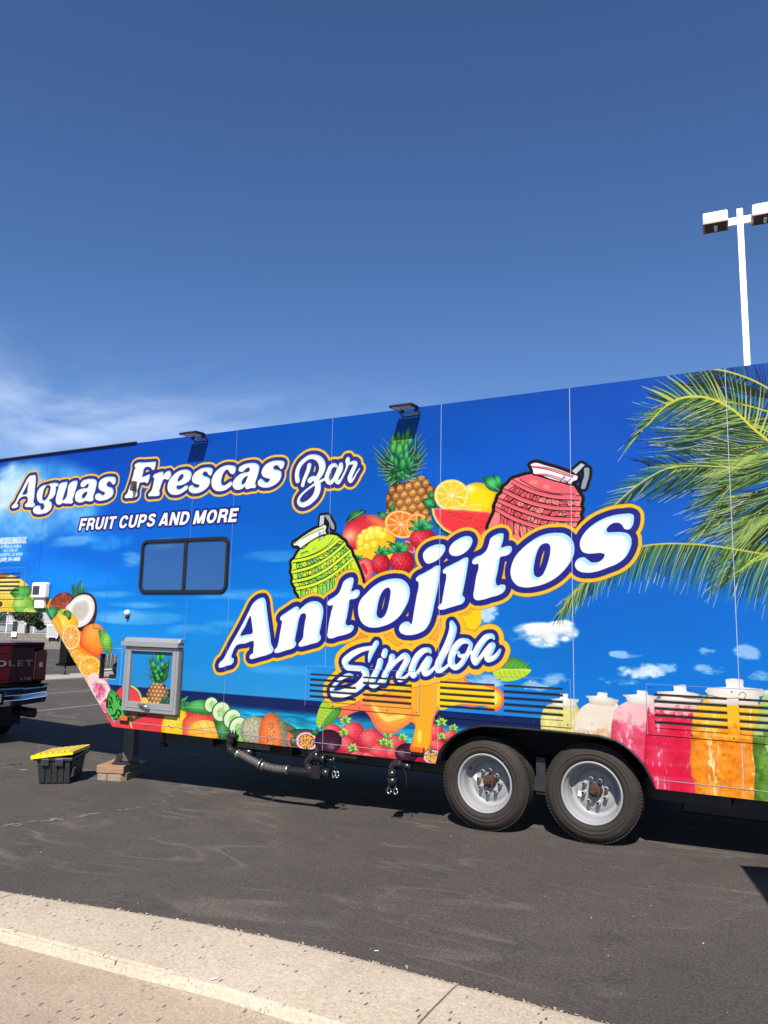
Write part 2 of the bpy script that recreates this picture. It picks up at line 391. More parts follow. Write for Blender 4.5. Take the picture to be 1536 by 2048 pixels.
def build_palm():
    dk = [(12,26,20),(18,36,24),(8,20,22),(26,50,30),(14,34,44)]; md = [(46,86,44),(70,116,52),(36,76,50),(84,130,70)]
    lt = [(158,186,82),(196,208,92),(122,160,80),(176,192,110),(88,134,62)]; tp = (196,196,214)
    # upper right, behind
    frond([(1560,790),(1500,758),(1440,740),(1400,735)], 60, 40, 262, 250, 22, dk+md, 3, -.2, 1)
    frond([(1560,790),(1500,758),(1440,740),(1380,738)], 110, 40, 110, 165, 60, dk+md, 3, .2, 2)
    frond([(1560,830),(1480,808),(1400,800),(1340,815)], 150, 60, 200, 205, 46, dk+md, 3, .1, 3)
    frond([(1560,860),(1470,840),(1400,815),(1340,800)], 120, 60, 215, 190, 30, dk, 3.4, .1, 4)
    # dense middle mass
    frond([(1570,880),(1500,850),(1440,850)], 220, 170, 185, 160, 46, dk+md, 3.2, .18, 5, tp)
    frond([(1580,930),(1500,900),(1420,870)], 230, 150, 190, 165, 60, dk+md+lt, 2.4, .15, 6, tp)
    frond([(1560,905),(1480,925),(1400,935),(1300,935)], 90, 60, 235, 200, 50, dk+md, 3, -.2, 7)
    frond([(1570,900),(1500,925),(1420,930),(1340,945)], 150, 90, 150, 135, 90, dk+md, 3, .2, 8, tp)
    frond([(1580,960),(1530,985),(1480,990),(1440,1000)], 190, 130, 160, 120, 120, dk+md+lt, 2.6, .18, 9, tp)
    frond([(1580,1010),(1540,1040),(1500,1060)], 130, 90, 150, 125, 60, dk+md+lt, 2.6, .2, 10, tp)
    frond([(1580,1080),(1540,1100),(1510,1110)], 60, 50, 150, 125, 20, md+lt, 2.4, .2, 15, tp)
    for i, (x, y, a) in enumerate([(1600,880,176),(1600,910,172),(1600,940,166),(1600,970,160),(1600,1000,152),(1600,1040,146),(1590,1075,142)]):
        frond([(x, y), (x - 40, y + 6), (x - 90, y + 14)], 190, 130, a + 8, a - 14, 46, dk + md + lt[:3], 3.2, .2, 50 + i, tp, 0)
    frond([(1580,900),(1530,940),(1480,960),(1440,980)], 150, 100, 165, 140, 110, dk+md+lt, 2.2, .2, 31, tp, 0)
    frond([(1580,850),(1520,835),(1460,860)], 190, 130, 186, 165, 70, dk+md+lt, 2.2, .1, 32, tp, 0)
    frond([(1590,960),(1540,1010),(1500,1040)], 150, 110, 160, 125, 90, dk+md+lt, 2.2, .2, 33, tp, 0)
    frond([(1560,800),(1480,770),(1420,775)], 130, 70, 195, 180, 60, dk, 3.2, .1, 34, None, 0)
    frond([(1600,900),(1540,905),(1480,915)], 170, 110, 178, 140, 60, lt, 1.5, .15, 71, None, 0); frond([(1600,1000),(1545,1030),(1500,1050)], 150, 100, 160, 125, 50, lt, 1.4, .15, 72, None, 0)
    # left-going frond above the S
    frond([(1480,936),(1400,932),(1340,935),(1290,960),(1240,1000),(1215,1025)], 70, 40, 195, 165, 60, md+lt, 2, -.15, 11, tp, 2.6)
    frond([(1440,936),(1380,934),(1330,942),(1290,965),(1240,1005)], 70, 60, 150, 120, 60, dk+md+lt, 2.2, .15, 12, None, 2.6, (60,80,30))
    # big arching frond on top
    frond([(1555,895),(1510,860),(1460,815),(1430,800),(1395,793),(1360,797),(1325,818),(1295,850),(1268,878)], 100, 50, 205, 130, 120, dk+md+lt, 2.4, -.1, 13, tp, 0)
    frond([(1500,850),(1460,815),(1430,800),(1395,793),(1360,797)], 120, 110, 170, 150, 60, dk+md+lt, 3, -.12, 14, None, 0)
    frond([(1555,895),(1510,860),(1460,815),(1430,800),(1395,793),(1360,797),(1330,812)], 92, 62, -52, -158, 34, lt, 4.2, -.12, 16, None, 4.5, (214,212,70))
    frond([(1350,800),(1325,818),(1295,850)], 60, 46, 190, 165, 16, md+lt, 1.8, .2, 17, tp, 2.5)
    # lower drooping frond
    frond([(1590,1122),(1536,1110),(1480,1100),(1430,1092),(1380,1088),(1320,1088),(1270,1096),(1220,1122),(1170,1160),(1130,1205)], 104, 60, 118, 118, 150, dk+md, 3.4, -.12, 18, None, 0)
    frond([(1590,1122),(1536,1110),(1480,1100),(1430,1092),(1380,1088),(1320,1088),(1270,1096),(1220,1122),(1170,1160),(1130,1205)], 124, 62, 116, 112, 170, lt+md, 2.0, -.14, 19, tp, 3.4, (200,196,84))
    frond([(1260,1105),(1200,1140),(1150,1185),(1120,1225)], 60, 30, 160, 130, 46, md+lt, 1.5, .1, 20, tp, 1.8, (180,186,96))
    frond([(1570,1095),(1536,1104),(1500,1122)], 70, 60, 150, 140, 10, lt, 3, .1, 27, None, 2.5, (200,200,70))

# ---- citrus, berries, pineapples...
def citrus(cx, cy, rx, ry, rot, rind, pith, flesh, F=PH, seg=9, seed=0, ray=(255,236,180)):
    put(mask_loops([F(ell(cx, cy, rx, ry, rot, 40))]), rind)
    put(mask_loops([F(ell(cx, cy, rx*.93, ry*.93, rot, 40))]), pith)
    m = mask_loops([F(ell(cx, cy, rx*.85, ry*.85, rot, 40))]); puffy(m, flesh, [min(255, v*1.02) for v in flesh], None, nse=.16, seed=seed, cell=5)
    c, s = np.cos(rot), np.sin(rot); g = np.random.RandomState(seed)
    for k in range(70):
        a = g.uniform(0, 6.283); q0, q1 = sorted(g.uniform(.2, .8, 2))
        p = [(cx + rx*q*np.cos(a)*c - ry*q*np.sin(a)*s, cy + rx*q*np.cos(a)*s + ry*q*np.sin(a)*c) for q in (q0, q1)]
        line(p, rx*.018, ray, F, .45, False)
    for k in range(seg):
        a = k*6.283/seg + .2
        p = [(cx + rx*q*np.cos(a)*c - ry*q*np.sin(a)*s, cy + rx*q*np.cos(a)*s + ry*q*np.sin(a)*c) for q in (.0, .86)]
        line(p, rx*.045, pith, F, .95, False)
    put(mask_loops([F(ell(cx, cy, rx*.1, ry*.1, rot, 12))]), pith)

def leaf(pts, c1, c2, F=PH, rib=None, rc=(170,205,130), w=1.0):
    m = poly(pts, F); puffy(m, c1, c2, tuple(min(255, v*1.25 + 12) for v in c1), (.5, .6), .3, ew=.5)
    if rib: line(rib, w, rc, F)

def berry(cx, cy, rx, ry, F, seed, body=(214,26,48), edge=(150,8,30), hi=(240,70,84), seedc=(70,10,20), net=None, nd=44, rot=0.):
    t = np.linspace(0, 2*np.pi, 30, endpoint=False)
    x = rx*np.cos(t)*(1 - .22*np.clip(np.sin(t), 0, 1)**2); y = ry*np.sin(t)
    c, s = np.cos(rot), np.sin(rot)
    m = mask_loops([F(np.stack([cx + x*c - y*s, cy + x*s + y*c], 1))])
    puffy(m, body, edge, hi, (.3, .62), .3, ew=.4, nse=.12, seed=seed, cell=6)
    h = m[4].shape[0]
    if net:
        r0, r1, c0, c1, M = m; hh, ww = M.shape; Y, X = np.mgrid[0:hh, 0:ww]; p = max(hh/9., 5)
        L = (np.abs(((X + Y*.9)/p) % 1 - .5) < .12) | (np.abs(((X - Y*.9)/p) % 1 - .5) < .12)
        putarr((r0, r1, c0, c1, M * L * .42), np.ones_like(ART[r0:r1, c0:c1]) * col(net))
        dots(m, nd, max(h*.012, .8), (255,205,170), seed, 1.3, .2)
    else:
        dots(m, nd, max(h*.018, .9), seedc, seed, 1.5, .25)
        for k in range(3):
            line([(cx - rx*(.45 - .12*k), cy - ry*(.3 - .16*k)), (cx - rx*(.3 - .12*k), cy - ry*(.12 - .16*k))], rx*.05, (250,130,140), F, .8, False)
def calyx(cx, cy, r, F, seed, c1=(40,140,70), c2=(18,84,44), n=6, a0=185, a1=355):
    g = np.random.RandomState(seed)
    for k in range(n):
        a = np.radians(a0 + (a1 - a0)*k/(n - 1) + g.uniform(-8, 8)); L = r*g.uniform(.75, 1.15); d = np.array([np.cos(a), np.sin(a)]); p = np.array([-d[1], d[0]])
        o = np.array([cx, cy])
        leaf([o - p*r*.1, o + d*L*.45 - p*r*.2, o + d*L, o + d*L*.45 + p*r*.2, o + p*r*.1], c1, c2, F)

def pine_body(loop, F, nx, ny, seed, base=(214,122,50), dark=(96,44,20), hi=(246,186,96), tilt=0.):
    m = poly(loop, F); puffy(m, base, dark, None, ew=.5)
    r0, r1, c0, c1, M = m; h, w = M.shape; g = np.random.RandomState(seed)
    cw, chh = w/nx, h/ny
    for j in range(-1, ny + 2):
        for i in range(-1, nx + 2):
            x = (i + .5*(j % 2))*cw + cw*.25; y = j*chh + chh*.5 + (x - w/2)*tilt
            X, Y = int(np.clip(x, 0, w-1)), int(np.clip(y, 0, h-1))
            if not (0 <= x < w and 0 <= y < h) or M[Y, X] < .5: continue
            dx = abs(x/w - .5)*2; k = 1 - .35*dx**2
            q = mask_loops([np.stack([c0 + x, r0 + y]) + ell(0, 0, cw*.5*k, chh*.62, 0, 12)])
            if q is None: continue
            rr = (max(q[0], r0), min(q[1], r1), max(q[2], c0), min(q[3], c1))
            if rr[1] <= rr[0] or rr[3] <= rr[2]: continue
            q = rr + (q[4][rr[0]-q[0]:rr[1]-q[0], rr[2]-q[2]:rr[3]-q[2]] * M[rr[0]-r0:rr[1]-r0, rr[2]-c0:rr[3]-c0],)
            sh_ = 1 - .35*dx**2
            puffy(q, tuple(v*sh_ for v in base), dark, tuple(v*sh_ for v in hi), (.45, .6), .45, ew=.7)
            put(mask_loops([np.stack([c0 + x, r0 + y - chh*.05]) + ell(0, 0, cw*.10, chh*.16, .3, 6)]), (92,72,22), .8)
            put(mask_loops([np.stack([c0 + x, r0 + y + chh*.08]) + ell(0, 0, cw*.18, chh*.08, .3, 6)]), (250,216,130), .7)

def spikes(root, tips, w, F, seed, c1=(60,150,66), c2=(16,66,40), tipc=(190,225,205)):
    g = np.random.RandomState(seed); o0 = np.array(root, float)
    for k, tp in enumerate(tips):
        tp = np.array(tp, float); o = o0[:2] + g.uniform(-.6, .6, 2)*w
        if len(root) == 4: o = np.array(root[:2]) + (np.array(root[2:]) - np.array(root[:2])) * g.rand()
        d = tp - o; L = np.linalg.norm(d); d /= L; p = np.array([-d[1], d[0]]); b = p*L*g.uniform(-.08, .08)
        c = np.array(c1)*g.uniform(.7, 1.2)
        m = poly([o - p*w*.45, o + d*L*.4 - p*w*.55 + b, o + d*L*.8 - p*w*.22 + b*.7, tp, o + d*L*.8 + p*w*.22 + b*.7, o + d*L*.4 + p*w*.55 + b, o + p*w*.45], F, n=3)
        if m is None: continue
        puffy(m, tuple(np.clip(c, 0, 255)), c2, None, ew=.5)
        line([o + d*L*.55 + b*.9, o + d*L*.85 + b*.5, tp], [w*.28, w*.2, w*.08], tipc, F, .55, False)

def melon_wedge(loop, F, rind, flesh, seeds=(), pale=(235,240,190), seedc=(40,16,16), e=.05):
    m = poly(loop, F, sm=False) if len(loop) < 7 else poly(loop, F)
    put(m, rind)

def build_fruit_top():
    F = frame(670, 840, 6.982)
    # pineapple
    pine_body([(800,900),(980,870),(1160,790),(1230,780),(1330,880),(1400,990),(1400,1100),(1330,1250),(1340,1420),(1200,1480),(950,1450),(760,1380),(720,1280),(715,1100),(740,990)], F, 6, 7, 3, tilt=.12)
    tips = [(525,370),(540,450),(550,520),(590,590),(600,650),(580,685),(590,720),(590,775),(660,255),(630,335),(690,850),(720,900),(660,840),
            (1215,178),(1255,270),(1250,340),(1280,390),(1300,458),(1240,550),(1285,595),(1280,660),(1220,720),(1200,690),(1130,130)]
    spikes((800,800,1050,760), tips, 62, F, 5)
    spikes((860,760,1000,700), [(720,360),(760,420),(1130,400),(1110,500),(700,480),(690,560),(1190,470),(1180,600),(720,640),(1160,680),(780,880),(880,910),(740,930),(960,880),(1100,800)], 80, F, 6)
    for i, (pts) in enumerate([[(800,400),(780,250),(795,185),(850,270),(890,380)], [(870,330),(845,250),(878,130),(915,250),(930,340)], [(960,400),(960,250),(1075,55),(1040,200),(1000,390)],
                [(1000,400),(1040,260),(1095,170),(1080,260),(1040,380)], [(930,400),(925,260),(960,150),(965,260),(960,380)],
                [(780,460),(765,340),(775,305),(840,350),(870,420),(830,490)], [(860,520),(850,380),(895,305),(945,360),(950,480),(900,540)], [(960,460),(985,330),(1010,300),(1020,400),(990,480)],
                [(960,560),(1000,430),(1030,410),(1025,500),(990,600)], [(770,580),(760,470),(800,490),(850,560),(830,620)], [(900,560),(910,440),(960,540),(950,600)],
                [(830,620),(825,500),(870,560),(880,680)], [(990,640),(1010,560),(1065,480),(1060,560),(1020,660)], [(910,700),(905,560),(930,515),(990,600),(1000,660),(950,720)],
                [(1000,700),(1040,620),(1115,520),(1100,620),(1040,720)], [(850,780),(860,740),(890,725),(940,770),(890,800)], [(900,740),(960,710),(970,740),(930,770)]]):
        leaf(pts, [(84,164,60),(64,150,70),(44,140,70)][min(i//5, 2)], (14,70,42), F)
    for k in range(26):
        g = np.random.RandomState(100 + k); x, y = g.uniform(740, 1150), g.uniform(760, 890) - 0; dx, dy = (x - 930)*.35, g.uniform(10, 50)
        line([(x, y), (x + dx*.5, y + dy*.4), (x + dx, y + dy)], [14, 10, 3], [(70,160,80),(30,110,56),(120,196,130)][k % 3], F, 1, False)
    for p in ([(590,1290),(660,1290),(740,1330),(690,1400),(620,1350)], [(760,1290),(780,1200),(800,1160),(840,1240),(830,1290)], [(1215,1130),(1270,1090),(1340,1095),(1410,1140),(1400,1230),(1340,1250),(1260,1200)], [(1310,1020),(1380,1015),(1370,1090),(1310,1085)]):
        leaf(p, (40,128,62), (10,54,34), F)
    G = frame(670, 1010, 6.982)
    # mango
    puffy(poly([(110,470),(150,280),(260,190),(400,140),(520,145),(640,190),(740,280),(760,420),(700,600),(520,680),(300,660),(200,620),(140,560)], G), (226,52,66), (196,24,52), (252,190,140), (.16, .48), .16, ew=.25, nse=.1, seed=4, cell=4)
    m = poly([(430,160),(540,150),(650,200),(750,290),(700,330),(560,260)], G); put((m[0], m[1], m[2], m[3], blur(m[4], 9)), (246,160,80), .8)
    dots(poly([(300,240),(420,180),(460,280),(330,500),(240,640),(200,560)], G), 170, .8, (150,20,40), 9, 1, .5)
    leaf([(155,250),(190,140),(290,80),(390,65),(440,90),(350,150),(240,220)], (36,104,56), (16,56,34), G, [(170,240),(260,170),(400,90)], (170,210,170), 7)
    # cut mango
    puffy(poly([(290,520),(310,430),(380,380),(460,310),(560,285),(650,300),(760,330),(830,420),(840,560),(700,660),(320,660)], G), (250,196,30), (238,150,10))
    put(poly([(250,640),(420,630),(700,620),(860,660),(760,760),(500,760),(300,720)], G), (250,206,40))
    for q in ([(365,370),(430,340),(460,400),(400,430)], [(450,330),(530,300),(560,490),(490,500)], [(550,310),(650,310),(650,460),(580,480)], [(320,420),(390,410),(410,480),(330,490)], [(400,430),(460,410),(495,500),(420,510)],
              [(500,510),(580,505),(585,590),(510,600)], [(400,550),(470,540),(490,610),(410,625)], [(310,500),(390,490),(390,560),(330,580)], [(640,390),(720,380),(700,460),(620,490)], [(670,320),(760,350),(780,400),(700,370)], [(330,600),(390,590),(400,630),(320,640)]):
        puffy(poly(q, G, n=3), (253,226,50), (240,170,20), (255,246,120), (.4, .7), .4)
    citrus(925, 270, 240, 195, .3, (248,150,40), (255,226,160), (246,128,36), G, 10, 3)
    citrus(1160, 300, 170, 190, -.5, (246,150,50), (254,214,150), (245,134,50), G, 9, 4)
    leaf([(700,500),(830,540),(860,570)], (30,80,40), (20,60,30), G)
    puffy(poly([(930,520),(1000,500),(1100,560),(1110,660),(1000,640)], G), (224,40,60), (250,200,190))
    berry(1230, 480, 190, 160, G, 11); calyx(1220, 330, 180, G, 5, (46,150,84))
    puffy(poly([(310,790),(390,735),(470,750),(520,830),(530,960),(450,1090),(380,1000)], G), (240,110,110), (226,40,60)); puffy(poly([(345,820),(400,790),(450,860),(470,960),(440,1000),(390,930)], G), (222,40,48), (252,170,160))
    calyx(330, 760, 90, G, 8, n=5)
    berry(640, 830, 130, 165, G, 12); calyx(660, 680, 130, G, 6, (46,150,84))
    berry(940, 800, 175, 180, G, 13); calyx(900, 640, 170, G, 7, (46,150,84), n=7)
    # lemon, orange slice, watermelon
    L = frame(840, 930, 8.533)
    leaf([(40,600),(100,570),(220,580),(270,690),(200,760),(120,720)], (34,140,70), (10,70,40), L, [(60,610),(250,690)], (150,220,170), 5)
    leaf([(145,480),(230,480),(240,570),(150,560)], (34,140,70), (10,70,40), L)
    puffy(poly([(780,360),(900,310),(1050,305),(1180,360),(1300,460),(1370,490),(1300,560),(1260,700),(1230,810),(1000,820),(800,760)], L), (252,224,10), (244,168,20), (255,252,200), (.2, .8), .12, ew=.25)
    citrus(540, 520, 300, 275, 0, (250,206,70), (255,244,190), (250,204,40), L, 10, 6, (255,250,140))
    puffy(poly([(450,720),(700,690),(1040,665),(1030,790),(700,760)], L, sm=False), (252,220,60), (250,240,170))
    leaf([(1072,215),(1180,195),(1290,250),(1370,370),(1390,460),(1270,455),(1150,400),(1100,320)], (50,160,76), (14,84,44), L, [(1150,280),(1390,460)], (190,235,190), 6)
    leaf([(1240,155),(1330,190),(1400,270),(1410,370),(1395,440),(1330,320),(1260,230)], (44,150,74), (14,84,44), L)
    rind = [(190,735),(1225,810),(1190,920),(1120,1110),(1050,1230),(560,1250),(360,1110),(250,970),(200,860)]
    put(polys([[(190,735),(700,770),(1225,810),(1180,1100),(1050,1300),(560,1270),(340,1110),(235,960),(195,840)]], L, False), (30,60,40))
    put(polys([[(195,735),(700,768),(1225,806),(1150,1100),(1040,1260),(600,1220),(400,1110),(270,970),(215,850)]], L, False), (206,222,140))
    m = polys([[(232,735),(700,768),(1225,806),(1140,1090),(1030,1230),(640,1200),(440,1100),(310,970),(250,860)]], L, False); puffy(m, (240,56,60), (246,150,120), None, ew=.1, nse=.05)
    line([(860,1060),(940,880),(1030,815)], 7, (250,140,130), L, .6)
    for x, y in ((485,820),(595,885),(685,905),(745,930),(815,928),(865,920),(960,1090),(1050,1075),(1125,1090)):
        put(mask_loops([L(ell(x, y, 15, 17, 0, 8))]), (60,12,16)); put(mask_loops([L(ell(x - 2, y + 6, 8, 8, 0, 6))]), (250,225,215))

def vitrolero(body, rim, straws, bands, c, F, lw, bw, rimin, seed, clip, cubes=()):
    g = np.random.RandomState(seed); base, bright, ice1, ice2 = c
    bl = smooth(F(body)); rl = smooth(F(rim))
    mm = merge([mask_loops([bl]), mask_loops([rl])] + [poly(s, F, len(s) > 4) for s in straws])
    gm = grow(mm, 7.5); put(grow(mm, 9), (60,70,90), .6); put(gm, (14,12,16))
    for s, sc in zip(straws, ((196,204,212),(150,162,176))): put(poly(s, F, len(s) > 4), sc); 
    line([straws[0][0], straws[0][-1]], lw*1.2, (240,244,248), F, .9, False)
    m = mask_loops([bl]); put(m, base); r0, r1, c0, c1, M = m
    keep = ART[r0:r1, c0:c1].copy()
    # ice in the gaps between the bands
    B = [smooth(np.asarray(b, float), False, 6) for b in bands]
    for k in range(len(B)):
        up = B[k]; lo = B[k + 1] if k + 1 < len(B) else B[k] + (0, np.ptp(B[k][:, 1])*.45 + bw*2.2)
        N = 10
        for i in range(N):
            t0, t1 = .08 + .86*i/N, .08 + .86*(i + 1)/N
            f = lambda L_, t: np.array([np.interp(t*(len(L_) - 1), np.arange(len(L_)), L_[:, 0]), np.interp(t*(len(L_) - 1), np.arange(len(L_)), L_[:, 1])])
            o = np.array([0, bw*.62])
            line([f(up, t0) + o, f(lo, t0) - o], lw*1.4, (14,12,16), F, 1, False)
            a, b, d, e = f(up, t0) + o, f(up, t1) + o, f(lo, t1) - o, f(lo, t0) - o
            if a[1] > e[1] - 3: continue
            J = lambda p: p + g.uniform(-.16, .16, 2)*np.abs(b[0] - a[0])
            q = [J(a*.9 + e*.1), J(b*.88 + d*.12), J(d*.9 + b*.1), J(e*.88 + a*.12)]
            qm = poly(q, F, sm=False)
            if qm is None: continue
            line(np.array(q + q[:1]), lw*2.1, (14,12,16), F, 1, False)
            put(qm, ice1 if g.rand() < .5 else ice2)
            if g.rand() < .6: line([(q[0] + q[1])/2, (q[2] + q[3])/2 + g.uniform(-8, 8, 2)], lw*.8, (14,12,16), F, 1, False)
            line([J(a), J(d)], lw*.7, (14,12,16), F, .8, False)
    for b in bands:
        b = np.asarray(b, float)
        line(b + (0, bw*.5), bw*.36, (14,12,16), F); line(b - (0, bw*.5), bw*.32, (14,12,16), F)
        line(b, bw*.86, bright, F); line(b + (0, bw*.28), bw*.22, base, F, .8)
    V = ART[r0:r1, c0:c1]; back = None
    put(mask_loops([rl]), (244,244,246)); 
    for ln, cc, w in rimin: line(ln, w, cc, F)
    line(np.vstack([body, body[:1]]), lw*2.2, (14,12,16), F); line(np.vstack([rim, rim[:1]]), lw*1.8, (14,12,16), F)

def build_jars():
    F = frame(570, 1020, 9.6)
    vitrolero([(290,745),(230,830),(175,930),(118,985),(125,1090),(112,1200),(150,1300),(132,1370),(160,1440),(200,1500),(195,1550),(245,1620),(300,1760),(800,1720),(1500,1420),(1460,1220),(1400,1070),(1340,940),(1300,870),(1270,770),(1190,690),(1160,610),(1080,550),(1010,490),(900,462),(780,470),(500,600)],
              [(150,650),(250,570),(450,430),(640,330),(785,290),(800,340),(780,390),(800,470),(700,500),(500,600),(300,745),(240,690),(165,685)],
              [[(682,110),(755,95),(742,320),(662,340)], [(760,105),(830,95),(890,190),(950,330),(945,372),(905,365),(850,240),(790,155)]],
              [[(135,985),(400,940),(700,820),(940,650),(1050,545)], [(135,1195),(450,1115),(800,940),(1050,740),(1165,630)], [(155,1375),(450,1310),(800,1140),(1060,940),(1255,775)], [(205,1515),(500,1450),(850,1290),(1110,1100),(1310,920)]],
              ((206,240,50),(222,248,60),(140,222,90),(206,240,70)), F, 11, 62,
              [([(180,655),(400,510),(600,410),(760,345)], (14,12,16), 10), ([(200,650),(400,490),(600,385),(740,330)], (206,236,80), 22), ([(310,730),(500,590),(640,520),(750,490)], (14,12,16), 10), ([(350,690),(560,545),(740,465)], (214,240,90), 18),
               ([(690,420),(690,590)], (180,188,196), 60), ([(655,420),(655,600)], (14,12,16), 12), ([(745,390),(745,540)], (14,12,16), 12)], 3, None)
    for q in ([(320,870),(320,820),(430,780),(440,820)], [(515,740),(590,695),(610,745),(530,780)]): put(poly(q, F, sm=False), (140,222,90))
    line([(310,880),(312,830),(440,785),(460,825)], 12, (14,12,16), F, 1, False); line([(210,945),(450,880),(700,760),(860,640),(935,540)], 11, (14,12,16), F)
    F = frame(960, 910, 6.678)
    vitrolero([(690,250),(600,262),(510,292),(430,315),(370,380),(305,440),(285,510),(245,545),(225,610),(195,680),(195,740),(150,850),(105,990),(200,1090),(500,1150),(800,1060),(1280,990),(1315,900),(1352,850),(1340,790),(1362,730),(1348,680),(1362,570),(1310,490),(1250,405),(1180,390),(950,330)],
              [(668,125),(700,105),(900,140),(1100,200),(1230,250),(1312,285),(1300,335),(1240,360),(1215,410),(1130,390),(950,330),(780,270),(712,265),(700,205),(682,160)],
              [[(1232,210),(1350,108),(1402,132),(1285,252)], [(1402,170),(1450,172),(1460,250),(1430,370),(1392,455),(1355,450),(1360,380),(1390,280)]],
              [[(420,345),(640,460),(950,550),(1335,575)], [(300,470),(600,610),(950,700),(1345,720)], [(230,600),(550,735),(900,840),(1335,865)], [(195,710),(450,850),(700,940),(950,985),(1290,1000)]],
              ((252,132,128),(252,100,116),(244,92,104),(253,140,134)), F, 8, 54,
              [([(690,155),(900,175),(1100,230),(1250,285)], (252,110,120), 24), ([(700,160),(900,195),(1100,255),(1240,300)], (14,12,16), 8), ([(740,262),(900,280),(1050,330),(1180,375)], (14,12,16), 8), ([(750,258),(900,262),(1060,310),(1180,360)], (252,110,120), 18),
               ([(1140,290),(1075,370)], (186,194,202), 40), ([(1210,320),(1130,405)], (14,12,16), 9), ([(1130,275),(1040,395)], (14,12,16), 8)], 5, None)
    m = poly([(520,300),(620,272),(720,280),(950,340),(1180,405),(1270,440),(1290,520),(950,500),(700,430)], F); put(m, (252,100,112)); line([(530,325),(700,425),(950,505),(1265,525)], 9, (14,12,16), F)
    for q in ([(650,370),(680,335),(775,350),(760,408)], [(850,395),(935,402),(920,460),(845,440)]): put(poly(q, F, sm=False), (253,140,134))

def build_drinks():
    F = frame(1060, 1340, 3.2269)
    def jar(loop, lid, liquid, top, hi, seed, mid=None, midz=None, na=.2):
        m = poly(loop, F); puffy(m, liquid, tuple(v*.86 for v in liquid), None, ew=.12, nse=na*.7, seed=seed, cell=10)
        r0, r1, c0, c1, M = m; h, w = M.shape; Y, X = np.mgrid[0:h, 0:w]
        if mid is not None:
            k = np.clip((Y/h - midz)*9 + (nz(h, w, 12, 3, seed + 1) - .5)*2.5, 0, 1)[..., None]
            V = ART[r0:r1, c0:c1]; V += (col(mid) - V) * k * M[..., None]
        # ribs and glints of the photographed jars
        rib = np.clip(np.sin(Y/h*44 + .9*np.sin(X/w*3)) - .55, 0, 1) * .16
        V = ART[r0:r1, c0:c1]; V += (1 - V) * (rib * M)[..., None]
        V += (1 - V) * ((.20*np.exp(-((X/w - .3)/.13)**2) + .12*np.exp(-((X/w - .78)/.09)**2)) * (.6 + .4*np.sin(Y/h*21)) * M)[..., None]
        gl = np.clip((nz(h, w, 11, 3, seed + 2, sx=.5, sy=1.6) - .62) * 9, 0, 1) * (np.exp(-((X/w - .3)/.1)**2) + np.exp(-((X/w - .8)/.08)**2) + .25*np.exp(-((Y/h - .3)/.03)**2))
        V += (col(hi) - V) * (np.clip(gl, 0, 1) * M)[..., None]
        l = mask_loops([smooth(F(np.repeat(np.asarray(lid, float), 2, 0) + np.tile([[-1.2, 0], [1.2, 0]], (len(lid), 1))), True, 3)]); puffy(l, top, tuple(v*.86 for v in top), (255,252,248), (.4, .7), .3, ew=.4)
    jar([(68,600),(70,385),(75,290),(100,235),(150,215),(300,215),(312,240),(310,600)], [(142,186),(194,182),(196,152),(244,152),(250,184),(314,188),(314,206),(296,214),(290,250),(150,240),(150,208)], (232,220,130), (240,236,214), (250,246,200), 101)
    jar([(288,640),(290,400),(298,320),(320,255),(375,215),(560,215),(585,250),(580,640)], [(358,166),(430,166),(440,142),(496,146),(503,176),(572,192),(570,210),(548,214),(545,236),(385,218),(380,190)], (222,178,128), (240,228,216), (250,238,222), 103, (240,226,208), .5)
    jar([(516,700),(522,430),(530,330),(550,260),(600,215),(760,215),(800,240),(840,300),(860,820),(700,900)], [(597,160),(688,156),(691,130),(755,134),(764,160),(830,170),(826,190),(806,200),(800,230),(640,222),(622,182)], (230,70,104), (244,232,226), (255,214,220), 105, (246,190,196), .66)
    jar([(735,900),(735,600),(745,420),(755,300),(765,240),(800,205),(1060,215),(1110,260),(1100,500),(1100,900)], [(822,138),(926,136),(931,98),(1000,95),(1018,140),(1142,166),(1136,186),(1100,200),(1095,228),(850,222),(846,168),(824,162)], (226,24,66), (246,236,230), (255,190,200), 107, (240,196,196), .78, .12)
    jar([(1040,470),(1050,330),(1070,250),(1110,205),(1460,205),(1500,250),(1480,330),(1470,430),(1470,640),(1480,920),(1075,900),(1062,740),(1040,650),(1034,560)], [(1130,132),(1150,112),(1262,110),(1266,58),(1310,54),(1370,60),(1384,112),(1500,122),(1518,148),(1506,166),(1478,172),(1476,224),(1160,224),(1150,160)], (250,140,22), (250,240,230), (255,232,170), 109, (250,190,40), .58, .34)
    jar([(1452,640),(1436,500),(1440,420),(1470,300),(1490,200),(1520,150),(1700,130),(1760,300),(1760,960),(1464,940),(1448,760)], [(1500,130),(1600,120),(1700,125),(1700,160),(1510,160)], (84,130,36), (240,240,226), (210,230,150), 111, (170,196,110), .55, .5)
    line([(1090,165),(1130,160),(1250,182),(1350,180)], 4, (120,84,60), F); line([(1345,165),(1370,142),(1394,160),(1380,190)], 4, (120,90,60), F)
    line([(805,215),(820,180),(900,165),(1010,180),(1120,190)], 4, (120,84,80), F)

